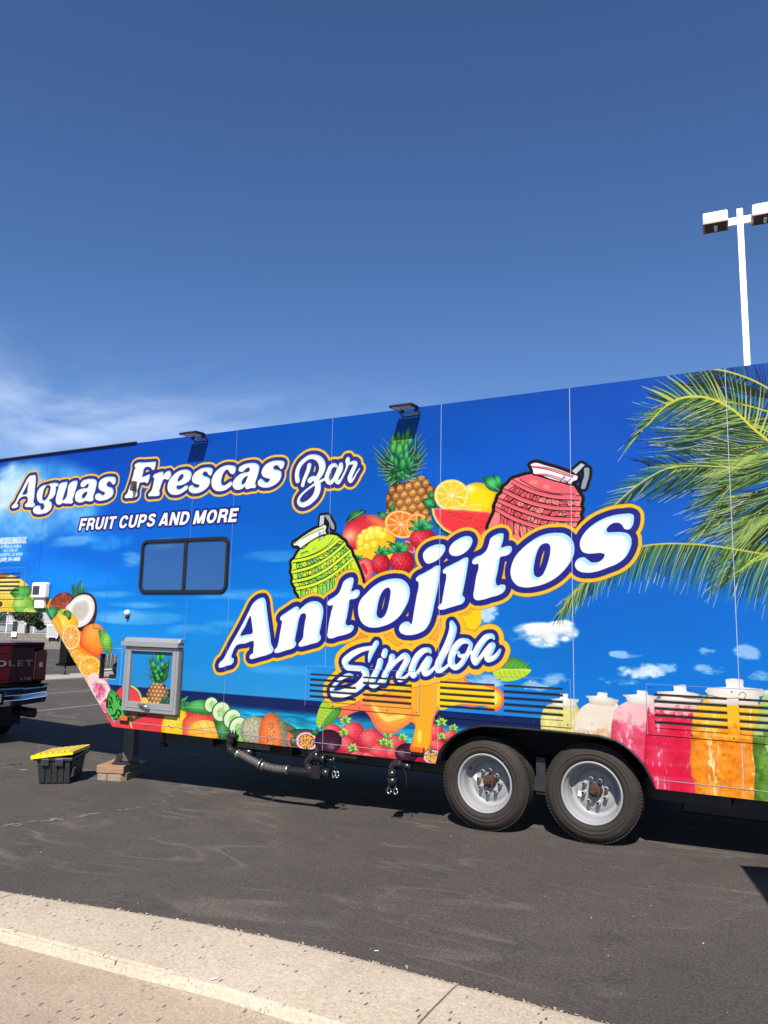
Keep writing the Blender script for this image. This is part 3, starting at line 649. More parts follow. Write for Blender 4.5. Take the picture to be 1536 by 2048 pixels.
def build_splash():
    P = [(682,1414),(675,1434.6),(695,1430.7),(716,1423),(729,1423),(740,1434.6),(747.5,1450),(758,1462),(773.5,1467),(789,1466),(807,1455),(823,1445),(829.5,1450),(828,1466),(821.7,1487),(820,1500),(828,1506),(841,1507.5),(857,1502),(863,1487),(864.7,1466),(867,1445),(872.5,1429),(883,1416),(904,1410),(930,1411),(945,1414),(963,1410.5),(983,1420),(994,1422),(1006,1410),(1009,1398),(1006,1385),(990,1373),(975,1369.4),(955,1367.6),(937,1364),(931,1356),(945,1347),(972,1336),(1000,1300),(962,1252),(958,1225),(966,1200),(960,1150),(850,1180),(700,1240),(690,1330)]
    m = poly(P); put(m, (244,112,74))
    r0, r1, c0, c1, M = m
    def inset(k): return (r0, r1, c0, c1, np.clip((blur(M, k) - .78)*8, 0, 1) * M)
    A = np.ones((r1-r0, c1-c0, 3), np.float32) * col((250,176,40))
    Y, X = np.mgrid[r0:r1, c0:c1]; xz = np.stack([WX0 + X*WRES, WZ0 + Y*WRES], -1)
    a = np.clip((-3.25 - xz[..., 0]) / .35 + (1.0 - xz[..., 1]) * 1.2, 0, 1)[..., None]
    A = A*(1 - a) + col((250,118,86))*a
    putarr(inset(7), A)
    Q = frame(560, 1320, 3.84)
    put(poly([(640,270),(760,255),(1000,330),(1040,420),(1000,480),(930,520),(830,545),(760,520),(720,440),(690,370),(610,320)], Q), (252,146,70), .9)
    put(poly([(690,300),(900,330),(1010,380),(960,470),(880,505),(800,490),(740,420)], Q), (252,170,66), .9)
    put(poly([(712,348),(735,345),(775,400),(830,430),(900,420),(955,418),(962,435),(930,450),(880,462),(830,475),(790,455),(750,410)], Q), (254,222,110))
    put(poly([(1060,120),(1190,120),(1200,300),(1170,420),(1160,560),(1150,640),(1110,690),(1050,690),(1030,640),(1045,500),(1060,430)], Q), (251,176,36))
    put(mask_loops([Q(ell(1072, 585, 18, 52))]), (254,226,84))
    W = frame(780, 1000, 2.8444)
    put(poly([(285,1040),(420,1055),(560,1065),(610,1090),(635,1130),(610,1160),(520,1165),(400,1160),(285,1190)], W), (253,208,40))
    put(mask_loops([W(ell(600, 1125, 14, 36))]), (255,236,120))
    put(poly([(380,650),(440,660),(505,600),(520,640),(510,710),(470,740),(420,720)], W), (252,210,16))

def build_leaves():
    Q = frame(560, 1320, 3.84)
    b = [(345,310),(410,345),(475,358),(462,410),(420,465),(360,508),(305,525),(284,500),(282,440),(305,365)]
    puffy(poly(b, Q), (88,166,58), (60,130,44)); put(poly([(345,310),(405,342),(380,400),(330,470),(303,522),(284,500),(282,440),(305,365)], Q), (176,216,46))
    line([(430,352),(380,405),(330,470),(303,522)], 5, (214,232,150), Q)
    for k in range(6):
        x, y = 405 - 17*k, 378 + 24*k
        line([(x, y), (x - 30, y - 6), (x - 52, y - 20)], 3, (90,140,40), Q, .9); line([(x, y), (x + 22, y + 20), (x + 30, y + 42)], 3, (140,190,90), Q, .9)
    W = frame(780, 1000, 2.8444)
    b = [(583,975),(600,1008),(650,1030),(710,1026),(770,1002),(803,970),(780,935),(730,902),(690,893),(650,925),(605,955)]
    puffy(poly(b, W), (84,164,56), (58,130,44)); put(poly([(583,975),(600,1008),(650,1030),(710,1026),(770,1002),(803,970),(700,962)], W), (196,226,40))
    line([(586,975),(690,964),(803,970)], 4, (226,240,150), W)
    for k in range(6):
        x = 620 + 28*k
        line([(x, 970), (x + 8, 995), (x + 26, 1016)], 2.4, (90,140,40), W, .9); line([(x, 968), (x + 12, 945), (x + 34, 922)], 2.4, (150,200,90), W, .9)

def ornament(lets, navy, gold, lb=(176,232,248), nav=(30,36,140), gol=(252,196,60), soft=True, dx=6, dy=-6, shadow=False):
    """outlined lettering: gold keyline, navy surround, white face with a pale blue inner edge"""
    m = merge(lets)
    put(grow(m, gold + 1.2), (110,84,60), .8)
    put(grow(m, gold), gol); g = grow(m, navy); put(g, tuple(v*.5 for v in nav)); put(grow(m, navy - 1.2), nav)
    return m
def faces(m, lb=(176,232,248), dx=7, dy=-7, soft=2, edge=None, face=(252,252,250)):
    r0, r1, c0, c1, M = m
    put(m, face)
    S_ = np.roll(np.roll(M, dy, 0), -dx, 1)            # what a shifted copy does not cover gets the blue edge
    if dy < 0: S_[dy:] = 0
    e = M * (1 - S_)
    if soft:
        e2 = blur(e, soft) * M; e = np.clip(np.maximum(e*.9, e2*1.1), 0, 1)
    put((r0, r1, c0, c1, e), lb)

def L(*a): return list(a)
def build_lettering():
    Z1, Z2, Z3, Z4 = frame(0, 930, 6.144), frame(230, 890, 7.68), frame(400, 890, 7.68), frame(570, 880, 8.5333)
    Z5, Z6, Z7, Z8 = frame(420, 1160, 5.9077), frame(630, 1100, 5.9077), frame(850, 1030, 6.4), frame(1040, 990, 5.9077)
    P = lambda F, *loops: polys(loops, F)
    anto = [P(Z5, [(600,212),(640,212),(655,240),(668,330),(690,500),(712,660),(725,760),(745,800),(752,820),(740,848),(690,878),(600,905),(520,928),(490,935),(470,925),(468,900),(480,880),(505,868),(512,820),(514,725),(420,748),(310,775),(270,850),(256,915),(278,930),(280,960),(262,990),(200,1012),(130,1035),(108,1035),(102,1015),(112,980),(150,945),(180,895),(250,760),(330,620),(400,490),(460,370),(500,290),(540,245)], [(480,425),(420,540),(362,658),(430,645),(505,622),(500,560),(490,480)]),
        P(Z5, [(1000,320),(1035,315),(1052,335),(1050,355),(1080,330),(1140,280),(1210,252),(1270,255),(1315,285),(1335,330),(1338,380),(1325,470),(1305,570),(1295,640),(1308,665),(1308,695),(1285,725),(1200,755),(1110,780),(1070,788),(1048,778),(1045,760),(1060,735),(1090,700),(1108,590),(1125,480),(1135,430),(1130,402),(1105,393),(1075,405),(1055,450),(1030,570),(1010,670),(1005,720),(1018,745),(1012,775),(980,805),(900,830),(810,858),(775,862),(762,850),(765,825),(790,795),(808,740),(825,640),(845,530),(850,485),(832,470),(828,450),(840,430),(900,385),(960,345)]),
        P(Z6, [(420,325),(445,325),(455,345),(445,420),(430,490),(490,468),(520,475),(530,500),(515,545),(470,575),(410,590),(400,660),(380,780),(368,880),(385,892),(430,885),(455,900),(455,930),(430,965),(370,995),(270,1020),(190,1045),(160,1040),(145,1015),(150,970),(165,860),(190,740),(207,650),(170,658),(150,645),(148,620),(165,595),(220,560),(280,510),(310,450),(335,380),(370,345)]),
        P(Z6, [(950,337),(1020,345),(1080,385),(1112,440),(1120,500),(1105,590),(1060,690),(990,790),(900,860),(800,900),(700,918),(620,905),(560,865),(525,800),(510,720),(515,650),(545,580),(610,510),(680,440),(760,385),(850,350)], [(870,445),(890,470),(890,530),(875,620),(850,720),(815,785),(780,805),(745,795),(728,760),(735,690),(755,590),(785,510),(825,460)]),
        P(Z6, [(1450,183),(1478,190),(1480,240),(1465,360),(1440,500),(1410,640),(1380,780),(1350,870),(1300,940),(1220,985),(1130,1005),(1050,998),(1005,970),(993,930),(1010,885),(1060,850),(1110,850),(1140,880),(1150,840),(1170,720),(1200,550),(1225,400),(1222,378),(1198,362),(1192,340),(1210,315),(1290,270),(1370,225)]),
        P(PH, [(848,1120),(846,1108),(853,1098),(866,1091),(880,1088.5),(889,1091),(890.5,1099),(886,1108),(877,1118),(865,1125),(854,1127)]),
        P(Z7, [(520,545),(545,545),(555,565),(550,620),(535,720),(510,860),(490,960),(482,1030),(508,1060),(505,1100),(480,1130),(400,1160),(300,1190),(215,1212),(180,1208),(165,1185),(180,1155),(210,1130),(225,1060),(250,920),(272,780),(270,755),(235,745),(228,720),(245,690),(330,640),(430,590)]),
        P(Z7, [(545,270),(590,285),(607,320),(595,380),(550,445),(480,500),(400,525),(340,515),(312,485),(310,430),(345,370),(420,310),(490,278)]),
        P(Z7, [(985,235),(1003,240),(1005,265),(995,340),(975,415),(1050,398),(1100,402),(1112,430),(1100,475),(1050,515),(960,545),(950,600),(930,720),(910,880),(920,900),(980,890),(1025,900),(1032,930),(1010,980),(950,1020),(850,1050),(730,1085),(660,1090),(630,1070),(620,1030),(630,950),(655,790),(685,650),(680,625),(630,632),(605,615),(610,580),(650,540),(720,510),(780,460),(815,380),(840,300),(900,255)]),
        P(Z8, [(430,447),(520,455),(590,500),(630,560),(642,640),(630,720),(590,800),(520,890),(420,980),(300,1045),(180,1080),(60,1092),(-30,1070),(-85,1015),(-112,930),(-100,830),(-50,720),(20,640),(120,555),(250,480),(340,455)], [(330,572),(355,600),(358,660),(335,780),(300,880),(260,950),(215,972),(175,955),(160,900),(170,800),(200,680),(240,600),(285,572)]),
        P(Z8, [(1240,222),(1310,222),(1342,240),(1345,290),(1330,360),(1300,400),(1265,408),(1230,395),(1210,360),(1170,330),(1110,330),(1050,365),(1022,410),(1030,435),(1090,440),(1200,440),(1270,455),(1305,490),(1318,560),(1295,650),(1240,740),(1150,810),(1030,860),(900,905),(780,918),(700,900),(660,865),(648,820),(665,775),(710,742),(760,738),(800,765),(840,795),(890,797),(950,780),(990,740),(998,700),(970,688),(870,690),(790,690),(740,670),(712,620),(708,560),(740,480),(810,395),(900,325),(1010,270),(1120,237)])]
    W1, W2 = frame(630, 1230, 7.68), frame(800, 1220, 6.678)
    S = lambda F, *s: [stroke(q, F) for q in s]
    sina = S(W1, [(945,430,40),(905,500,42),(860,590,40),(838,670,26),(828,722,10)], [(870,505,30),(760,520,34),(640,565,42),(520,645,50),(458,720,52),(490,790,44),(600,815,40),(720,830,44),(782,880,56),(782,960,60),(720,1050,60),(620,1130,58),(480,1190,60),(370,1218,54),(298,1212,50),(268,1150,32),(310,1080,28),(380,1000,26),(470,940,28),(540,925,30),(580,940,24)],
             [(1078,560,46),(1062,610,50)], [(1002,712,50),(985,780,50),(935,900,48),(895,990,52),(885,1065,50),(905,1090,38),(975,1060,28),(1020,990,20)],
             [(1185,645,50),(1170,720,48),(1120,840,47),(1075,950,50),(1060,1020,46)], [(1110,900,22),(1200,770,28),(1300,670,34),(1390,625,44),(1418,655,48),(1390,740,48),(1330,850,48),(1290,940,46),(1305,990,36),(1380,965,28),(1440,910,20),(1480,850,18)])
    sina += S(W2, [(408,570,14),(395,540,26),(340,535,34),(250,600,44),(182,720,46),(160,830,46),(185,880,32),(240,830,26),(310,720,24),(370,640,26)], [(390,662,44),(370,720,44),(325,815,44),(330,855,30),(385,840,30),(440,790,22),(490,730,16)],
             [(690,170,30),(708,235,50),(690,330,54),(630,480,52),(560,620,50),(510,740,50),(512,800,44),(570,795,28),(640,740,20),(700,680,16)],
             [(905,415,30),(830,415,40),(740,500,46),(690,620,48),(690,720,48),(740,770,35),(800,735,36),(870,640,34),(925,530,30),(945,455,28),(905,415,28)], [(960,560,22),(880,600,22),(800,610,26),(775,570,24)],
             [(1255,385,14),(1235,350,28),(1170,355,38),(1090,435,44),(1022,545,46),(985,640,46),(1005,705,36),(1070,640,28),(1150,530,26),(1210,465,28)], [(1235,474,44),(1210,540,44),(1165,620,46),(1172,660,36),(1240,645,34),(1300,595,28),(1335,535,18)])
    ma, ms = merge(anto), merge(sina)
    gold = (251,196,48)
    for m, g_ in ((ma, 27), (ms, 27)): put(grow(m, g_ + 1.3), (120,86,50), .7)
    for m, g_ in ((ma, 27), (ms, 27)): put(grow(m, g_), gold)
    for m, n_ in ((ms, 11), (ma, 16)): put(grow(m, n_ + .8), (14,14,70)); put(grow(m, n_ - .4), (30,36,140))
    put(ms, (14,14,60)); faces(ms, (166,230,248), 10, -4, 0)
    faces(ma, (178,232,248), 8, -8, 3)
    # upper line
    ag = [P(Z1, [(405,125),(435,125),(440,150),(430,280),(420,400),(412,460),(428,475),(428,500),(405,515),(350,515),(315,515),(303,500),(312,480),(335,460),(342,405),(245,408),(220,445),(210,475),(225,490),(222,510),(200,522),(155,530),(143,520),(150,500),(180,470),(220,390),(270,300),(320,200),(350,150),(375,130)], [(355,205),(340,290),(335,345),(275,358),(310,290)]),
        P(Z1, [(580,240),(620,228),(700,222),(718,230),(712,255),(685,270),(688,300),(680,350),(650,400),(600,435),(625,450),(638,480),(630,530),(590,575),(520,600),(450,602),(415,585),(405,555),(420,520),(460,500),(495,505),(500,540),(520,550),(540,530),(530,470),(500,470),(465,440),(452,390),(460,330),(500,270),(540,248)], [(600,245),(620,262),(618,310),(595,380),(570,420),(545,435),(522,420),(525,360),(545,290),(570,255)]),
        P(Z1, [(800,210),(828,210),(825,240),(800,320),(775,400),(768,430),(790,425),(815,395),(830,330),(848,240),(870,215),(930,193),(952,198),(950,230),(925,320),(900,400),(890,425),(900,445),(890,465),(840,472),(790,470),(775,465),(740,485),(710,485),(690,465),(685,420),(700,350),(720,270),(725,245),(745,225)]),
        P(Z1, [(1130,170),(1170,178),(1190,205),(1185,250),(1165,330),(1145,400),(1150,425),(1135,440),(1080,445),(1050,440),(1010,458),(960,458),(928,435),(922,390),(935,340),(970,305),(1030,285),(1080,275),(1090,235),(1080,228),(1055,250),(1020,272),(995,265),(990,235),(1010,200),(1065,175)], [(1075,330),(1050,390),(1030,410),(1010,400),(1010,370),(1035,340)]),
        P(Z1, [(1370,143),(1420,160),(1425,190),(1412,230),(1390,240),(1370,220),(1350,200),(1320,215),(1310,240),(1330,265),(1380,285),(1395,320),(1385,370),(1340,410),(1270,435),(1200,435),(1170,410),(1172,370),(1200,348),(1235,352),(1260,370),(1285,360),(1290,345),(1250,320),(1215,290),(1210,250),(1225,200),(1270,160),(1320,145)])]
    fr = [P(Z2, [(600,258),(625,258),(628,285),(615,340),(605,375),(585,385),(565,370),(545,345),(500,335),(460,345),(440,380),(430,440),(415,485),(450,482),(490,465),(515,455),(535,455),(535,480),(520,540),(500,580),(480,585),(465,570),(430,572),(385,580),(360,650),(340,710),(345,750),(335,785),(300,805),(220,812),(165,815),(148,805),(152,780),(185,745),(210,680),(240,590),(275,480),(300,380),(315,350),(302,330),(305,300),(330,280),(460,268)]),
        P(Z2, [(700,415),(735,410),(745,430),(740,470),(770,430),(810,400),(845,402),(862,430),(855,480),(825,525),(790,530),(770,520),(745,530),(720,580),(695,660),(680,710),(690,740),(680,770),(640,782),(560,785),(520,785),(510,765),(525,740),(560,700),(585,620),(600,540),(605,515),(585,495),(592,465),(640,435)]),
        P(Z2, [(1060,378),(1130,385),(1170,420),(1172,480),(1145,540),(1080,590),(1000,620),(945,630),(950,665),(975,680),(1020,670),(1060,640),(1095,620),(1122,635),(1115,665),(1060,715),(990,755),(910,765),(845,745),(810,690),(808,620),(830,550),(890,470),(960,410)], [(1040,445),(1055,465),(1040,510),(1000,545),(965,562),(965,530),(985,485),(1010,455)]),
        P(Z2, [(1410,345),(1470,350),(1500,370),(1495,420),(1475,465),(1450,468),(1430,440),(1400,408),(1360,415),(1345,445),(1370,475),(1430,495),(1460,530),(1455,590),(1420,650),(1350,705),(1260,740),(1180,735),(1140,705),(1130,665),(1150,630),(1185,615),(1215,640),(1260,655),(1290,640),(1300,620),(1270,605),(1220,590),(1185,555),(1185,500),(1215,440),(1280,385),(1340,355)]),
        P(Z3, [(470,310),(530,325),(552,350),(545,400),(520,440),(485,445),(455,420),(430,380),(395,385),(360,430),(335,500),(325,570),(345,615),(390,615),(440,580),(475,562),(495,575),(490,610),(450,650),(390,690),(310,710),(240,700),(190,650),(175,580),(190,500),(235,420),(310,350),(390,315)]),
        P(Z3, [(800,275),(870,285),(908,320),(905,390),(885,470),(855,560),(848,600),(862,620),(855,650),(790,660),(700,668),(690,640),(650,670),(590,688),(530,675),(502,630),(505,570),(545,510),(610,450),(690,420),(755,405),(765,360),(745,345),(710,360),(670,400),(625,412),(595,395),(600,350),(650,310),(720,285)], [(735,475),(715,530),(685,590),(655,605),(640,590),(650,540),(680,500)]),
        P(Z3, [(1200,238),(1270,245),(1298,265),(1292,310),(1270,355),(1240,370),(1220,345),(1190,310),(1150,315),(1125,340),(1140,370),(1200,385),(1245,410),(1252,460),(1230,530),(1170,595),(1090,640),(1000,655),(930,640),(890,605),(890,565),(910,530),(945,518),(975,545),(1020,575),(1060,560),(1075,525),(1030,510),(970,485),(945,440),(955,380),(1000,310),(1070,262),(1140,242)])]
    ba = S(Z4, [(215,690,42),(205,620,40),(215,520,38),(260,420,36),(330,345,34),(420,290,34),(510,290,40),(590,335,52),(630,400,60),(638,470,58),(615,550,50),(575,620,42),(545,660,36)], [(425,690,44),(475,655,40),(530,680,45),(560,740,50),(560,830,55),(530,930,52),(460,1020,45),(370,1085,42),(290,1105,38),(238,1070,32),(232,1020,24),(270,950,19),(360,860,17),(440,800,17),(510,750,22)],
           [(415,430,38),(400,500,36),(360,600,34),(320,700,32),(302,770,32)], [(580,715,18),(630,690,22),(690,660,22)],
           [(885,450,20),(850,425,28),(790,450,36),(745,540,38),(715,630,40),(735,705,40),(775,728,34),(820,690,30),(870,590,26),(915,480,26)], [(955,422,38),(952,490,40),(920,560,40),(882,640,36),(880,700,36),(910,722,32),(950,680,22),(1000,590,18),(1050,480,18),(1065,420,24)],
           [(1075,325,34),(1068,360,40),(1075,400,26),(1120,395,22),(1180,385,32),(1205,395,32),(1180,470,36),(1130,580,40),(1105,660,40),(1118,698,34),(1160,670,20),(1220,570,13),(1270,490,11)])
    for w, n_, g_ in ((merge(ag + fr), 12, 20.5), (merge(ba), 13, 22)):
        put(grow(w, g_ + 1.2), (90,84,90), .7)
        put(grow(w, g_), (253,198,72)); put(grow(w, n_ + .8), (24,24,70)); put(grow(w, n_ - .4), (42,52,150))
        sh_ = (w[0], w[1], w[2], w[3], w[4].copy()); g2 = grow(w, 2); g2 = (g2[0], g2[1], max(g2[2] - 4, 0), max(g2[3] - 4, 0), g2[4]); put(g2, (52,52,70), .9)
        faces(w, (176,230,248), 4, -4, 1)

def build_fruit_low():
    Q, P, V = frame(0, 1120, 3.84), frame(200, 1340, 3.072), frame(560, 1320, 3.84)
    B = frame(60, 1150, 7.68)
    # underlay so that the fruit reaches the sloping edge and the sill
    for pts, c, e in (([(60,1216),(112,1200),(150,1250),(150,1300),(120,1290)], (238,176,40), (220,140,30)), ([(110,1240),(150,1230),(185,1300),(215,1350),(200,1410),(150,1340)], (246,160,40), (236,130,30)),
                      ([(160,1330),(195,1340),(226,1390),(232,1440),(200,1420)], (244,190,190), (230,140,150)), ([(205,1400),(235,1400),(262,1440),(262,1480),(215,1470)], (228,60,66), (200,40,60)),
                      ([(225,1436),(330,1428),(450,1440),(450,1500),(215,1480)], (222,70,50), (190,50,40)), ([(400,1430),(470,1425),(520,1480),(470,1500),(400,1500)], (76,140,70), (40,100,50)),
                      ([(480,1450),(600,1462),(640,1520),(470,1500)], (120,120,84), (90,90,60)), ([(570,1470),(640,1462),(700,1490),(700,1530),(560,1510)], (60,110,60), (40,60,40))):
        puffy(poly(pts), c, e, nse=.12, seed=5)
    # front overhang: mango, limes
    puffy(poly([(-260,120),(-100,100),(80,112),(170,150),(230,215),(262,300),(275,420),(-260,430)], Q), (246,206,50), (232,176,40), (252,232,130), (.6, .8), .25, ew=.15, nse=.1)
    for k in range(7): line([(-40 + 26*k, 150 + 8*k), (-60 + 24*k, 260), (-30 + 20*k, 400)], 5, (206,150,30), Q, .6)
    put(poly([(-10,320),(10,320),(20,340),(0,360)], Q), (70,60,20)); put(poly([(0,112),(60,108),(90,118),(60,128),(0,134)], Q), (190,80,30), .8)
    leaf([(85,250),(120,215),(190,200),(235,206),(248,240),(215,285),(130,298)], (70,150,60), (34,100,40), Q)
    puffy(poly(ell(178, 345, 84, 76), Q), (112,186,54), (70,140,40), (190,230,120), (.3, .6), .3, nse=.08)
    citrus(240, 396, 62, 34, 0, (190,214,90), (226,236,160), (170,206,80), Q, 9, 3)
    leaf([(255,300),(275,270),(290,330),(280,390),(262,380)], (60,140,60), (30,90,40), Q)
    put(poly([(290,380),(370,372),(370,405),(285,408)], Q), (70,130,70))
    # coconut
    spikes((680,330,710,330), [(638,125),(688,105),(785,72),(925,205),(720,200)], 50, B, 3, (70,140,84), (30,84,60), (160,200,140))
    leaf([(765,280),(770,180),(785,75),(812,170),(815,280)], (60,130,76), (30,84,60), B)
    m = poly([(290,500),(320,410),(400,310),(500,268),(600,280),(670,350),(640,480),(540,540),(400,540)], B); puffy(m, (150,62,46), (96,30,28), None, nse=.35, seed=3, cell=6)
    r0, r1, c0, c1, M = m; n = nz(*M.shape, 7, 3, 9, sx=4); put((r0, r1, c0, c1, M*np.clip((n - .55)*8, 0, 1)), (206,110,84), .7)
    m = poly([(540,510),(620,400),(740,300),(860,270),(960,310),(1020,420),(1030,540),(1000,700),(940,800),(760,860),(700,800)], B); puffy(m, (92,44,40), (46,22,22), None, nse=.4, seed=4, cell=5)
    puffy(poly([(545,510),(620,420),(720,330),(830,300),(930,330),(985,420),(990,540),(960,640),(900,730),(800,790),(730,805),(650,700),(580,570)], B), (250,250,250), (226,222,214))
    puffy(poly([(640,500),(700,420),(800,390),(890,395),(915,470),(910,580),(860,660),(770,720),(700,690),(640,580)], B), (204,200,190), (236,234,228), nse=.05)
    # mangoes
    puffy(poly([(430,560),(530,520),(640,570),(700,650),(745,740),(720,800),(600,800),(500,850),(480,930),(330,690),(400,600)], B), (250,200,30), (238,160,24), (255,230,110), (.4, .5), .25, ew=.25)
    puffy(poly([(330,690),(420,640),(470,720),(490,820),(480,930),(400,840)], B), (252,184,30), (240,150,20))
    leaf([(245,550),(320,495),(420,495),(430,560),(380,650),(330,690)], (48,134,66), (24,84,44), B); leaf([(440,515),(500,545),(545,630),(480,590)], (110,176,90), (60,130,60), B)
    leaf([(520,560),(570,543),(630,580),(635,640),(610,695),(560,640)], (52,130,64), (22,80,42), B)
    puffy(poly([(620,590),(640,530),(690,495),(750,492),(795,530),(810,600),(800,690),(765,745),(720,735),(650,690),(612,650)], Q), (246,140,36), (232,76,34), (252,176,80), (.5, .75), .35, ew=.3, nse=.05)
    line([(720,488),(716,520),(760,530)], 4, (60,30,16), Q)
    leaf([(760,535),(800,545),(845,590),(866,660),(850,726),(800,695),(768,620)], (112,178,56), (66,130,40), Q, [(775,545),(820,620),(850,720)], (190,220,120), 3)
    for k in range(6): line([(785 + 11*k, 570 + 24*k), (775 + 9*k, 600 + 20*k)], 2, (60,120,40), Q); line([(785 + 11*k, 570 + 24*k), (815 + 8*k, 575 + 22*k)], 2, (60,120,40), Q)
    citrus(545, 592, 71, 99, 0, (246,190,90), (254,236,190), (244,168,70), Q, 11, 8, (170,110,40))
    citrus(612, 745, 74, 52, .3, (250,180,40), (255,232,150), (252,166,20), Q, 9, 5)
    puffy(poly([(590,680),(640,690),(670,730),(640,720)], Q), (250,160,30), (240,130,20))
    citrus(690, 822, 88, 84, .2, (252,190,60), (255,234,160), (253,166,14), Q, 12, 9)
    # grapefruit, melons
    puffy(poly([(672,900),(700,872),(745,868),(770,910),(810,930),(842,1010),(800,1075),(765,1105),(700,1000)], Q), (250,206,206), (246,226,208))
    m = poly([(705,950),(740,930),(800,965),(825,1015),(790,1060),(765,1085),(720,1010)], Q); puffy(m, (238,112,142), (248,190,200), None, nse=.5, seed=5, cell=9)
    puffy(poly([(765,1120),(810,1090),(830,1170),(800,1170)], Q), (240,120,140), (250,190,190))
    puffy(poly([(890,1020),(950,968),(1020,972),(1075,1020),(1105,1100),(1090,1180),(960,1160)], Q), (236,72,74), (226,60,70)); 
    line([(940,968),(1020,966),(1075,1010),(1100,1090),(1090,1180)], 16, (190,214,130), Q); line([(960,958),(1030,960),(1090,1015),(1112,1090)], 6, (50,110,50), Q)
    m = poly([(850,998),(820,1060),(815,1130),(830,1190),(870,1232),(960,1244),(1010,1225),(970,1130),(920,1050)], Q); puffy(m, (84,186,80), (50,140,60))
    r0, r1, c0, c1, M = m; n = nz(*M.shape, 22, 3, 31, sx=1.0, sy=1.6); put((r0, r1, c0, c1, M*np.clip((np.abs(n - .5) < .055)*1.0 + (n > .66)*1.0, 0, 1)), (16,50,30))
    put(poly([(815,1190),(870,1225),(960,1252),(1010,1300),(850,1300)], Q), (236,70,76))
    m = poly([(960,1185),(1010,1180),(1080,1180),(1115,1190),(1050,1235),(1010,1240)], Q); puffy(m, (60,80,50), (20,34,24), nse=.4); put(poly([(1000,1180),(1060,1180),(1030,1215)], Q), (230,80,80))
    put(poly([(1000,1250),(1100,1205),(1200,1184),(1268,1190),(1238,1316),(1000,1300)], Q, sm=False), (236,62,66)); line([(1003,1250),(1012,1290)], 12, (214,226,150), Q); line([(1268,1192),(1240,1312)], 8, (226,214,120), Q)
    for k in range(8): put(mask_loops([Q(ell(1100 + 12*k, 1280 - 2*k, 2, 5, .2, 6))]), (60,14,20))
    for k in range(6): put(mask_loops([Q(ell(1160 + 15*(k % 3), 1215 + 22*(k//3), 2, 2, 0, 6))]), (255,160,150))
    m = poly([(1272,1190),(1330,1185),(1385,1150),(1420,1150),(1432,1200),(1405,1335),(1240,1318)], Q); puffy(m, (250,206,30), (238,176,20), (255,232,100), (.4, .6), .3, nse=.08)
    for k in range(9): g = np.random.RandomState(k + 70); put(mask_loops([Q(ell(g.uniform(1290, 1400), g.uniform(1200, 1310), 6, 3, .6, 6))]), (120,70,10), .9)
    # pineapple in the small window
    Hh = frame(240, 1260, 9.6)
    puffy(poly([(440,1310),(520,1290),(600,1380),(560,1420),(440,1400)], Hh), (250,206,40), (236,170,30))
    pine_body([(690,1015),(800,1030),(900,1060),(945,1150),(960,1250),(900,1360),(780,1420),(600,1400),(550,1300),(540,1200),(580,1090)], Hh, 6, 6, 8, (232,146,70), (70,34,18), (250,196,130))
    spikes((700,980,860,980), [(560,500),(590,460),(610,620),(530,690),(540,800),(560,880),(600,950),(640,980),(570,620),(1040,500),(990,560),(990,640),(1020,710),(1000,810),(960,900),(930,970),(880,1020),(660,440),(960,450)], 60, Hh, 12, (60,160,84), (14,70,44), (214,240,220))
    for i, p in enumerate([[(720,660),(715,520),(740,420),(790,420),(790,560),(760,670)], [(800,600),(800,480),(850,420),(900,420),(870,540),(820,610)], [(660,760),(610,560),(690,640),(740,740)], [(780,740),(830,640),(890,580),(880,680),(830,760)],
                           [(720,780),(740,690),(780,670),(800,740),(790,800)], [(680,840),(670,740),(730,780),(760,820)], [(700,900),(700,840),(770,860),(780,900)], [(790,880),(800,820),(860,830),(850,880)], [(720,960),(730,910),(800,920),(790,960)]]):
        leaf(p, (56,160,76), (14,84,50), Hh)
    spikes((840,1430,960,1430), [(800,1290),(830,1260),(870,1270),(930,1190),(950,1260),(990,1270),(960,1330),(1000,1340),(790,1340)], 44, Hh, 14, (60,150,96), (20,80,60), (190,230,210))
    spikes((1130,1440,1180,1480), [(1310,1270),(1240,1300),(1310,1380),(1330,1460),(1350,1580),(1290,1540)], 90, Hh, 15, (80,180,96), (30,120,60), (170,220,160))
    # lower row
    puffy(poly([(505,400),(510,310),(560,268),(640,258),(690,288),(708,350),(700,420),(500,415)], P), (228,72,58), (214,40,60), (250,150,100), (.45, .3), .4, nse=.06)
    for k in range(20): g = np.random.RandomState(k + 300); put(mask_loops([P(ell(g.uniform(525, 690), g.uniform(270, 330), 2, 2, 0, 6))]), (255,200,170))
    leaf([(512,222),(560,195),(640,186),(682,212),(688,262),(600,268),(540,255)], (70,150,72), (34,104,50), P, [(520,228),(600,232),(684,236)], (150,200,140), 3)
    puffy(poly(ell(640, 375, 100, 68), P), (251,190,60), (243,150,40), (254,222,120), (.5, .7), .3)
    for a, b in (((560,340),(590,410)),((600,318),(640,420)),((650,312),(690,420)),((690,330),(725,410))): line([a, ((a[0]+b[0])/2 + 8, (a[1]+b[1])/2), b], 4, (232,140,40), P)
    for a, b in (((548,370),(735,352)),((545,400),(740,390))): line([a, ((a[0]+b[0])/2, a[1] - 12), b], 4, (232,140,40), P)
    leaf([(700,305),(740,330),(790,370),(800,430),(745,432),(715,370)], (62,130,64), (30,84,44), P)
    for i, (x, y, r) in enumerate([(680,212,44),(742,255,58),(810,300,58),(850,352,62)]):
        puffy(poly(ell(x, y, r*.96, r*1.1, .4), P), (70,150,64), (40,110,44)); puffy(poly(ell(x + 3, y + 1, r*.86, r, .4), P), (206,234,176), (226,242,200), (240,250,226), (.4, .6), .3)
        m = poly(ell(x + 4, y + 2, r*.5, r*.6, .4), P); puffy(m, (176,220,142), (206,234,176), nse=.25, seed=i, cell=5)
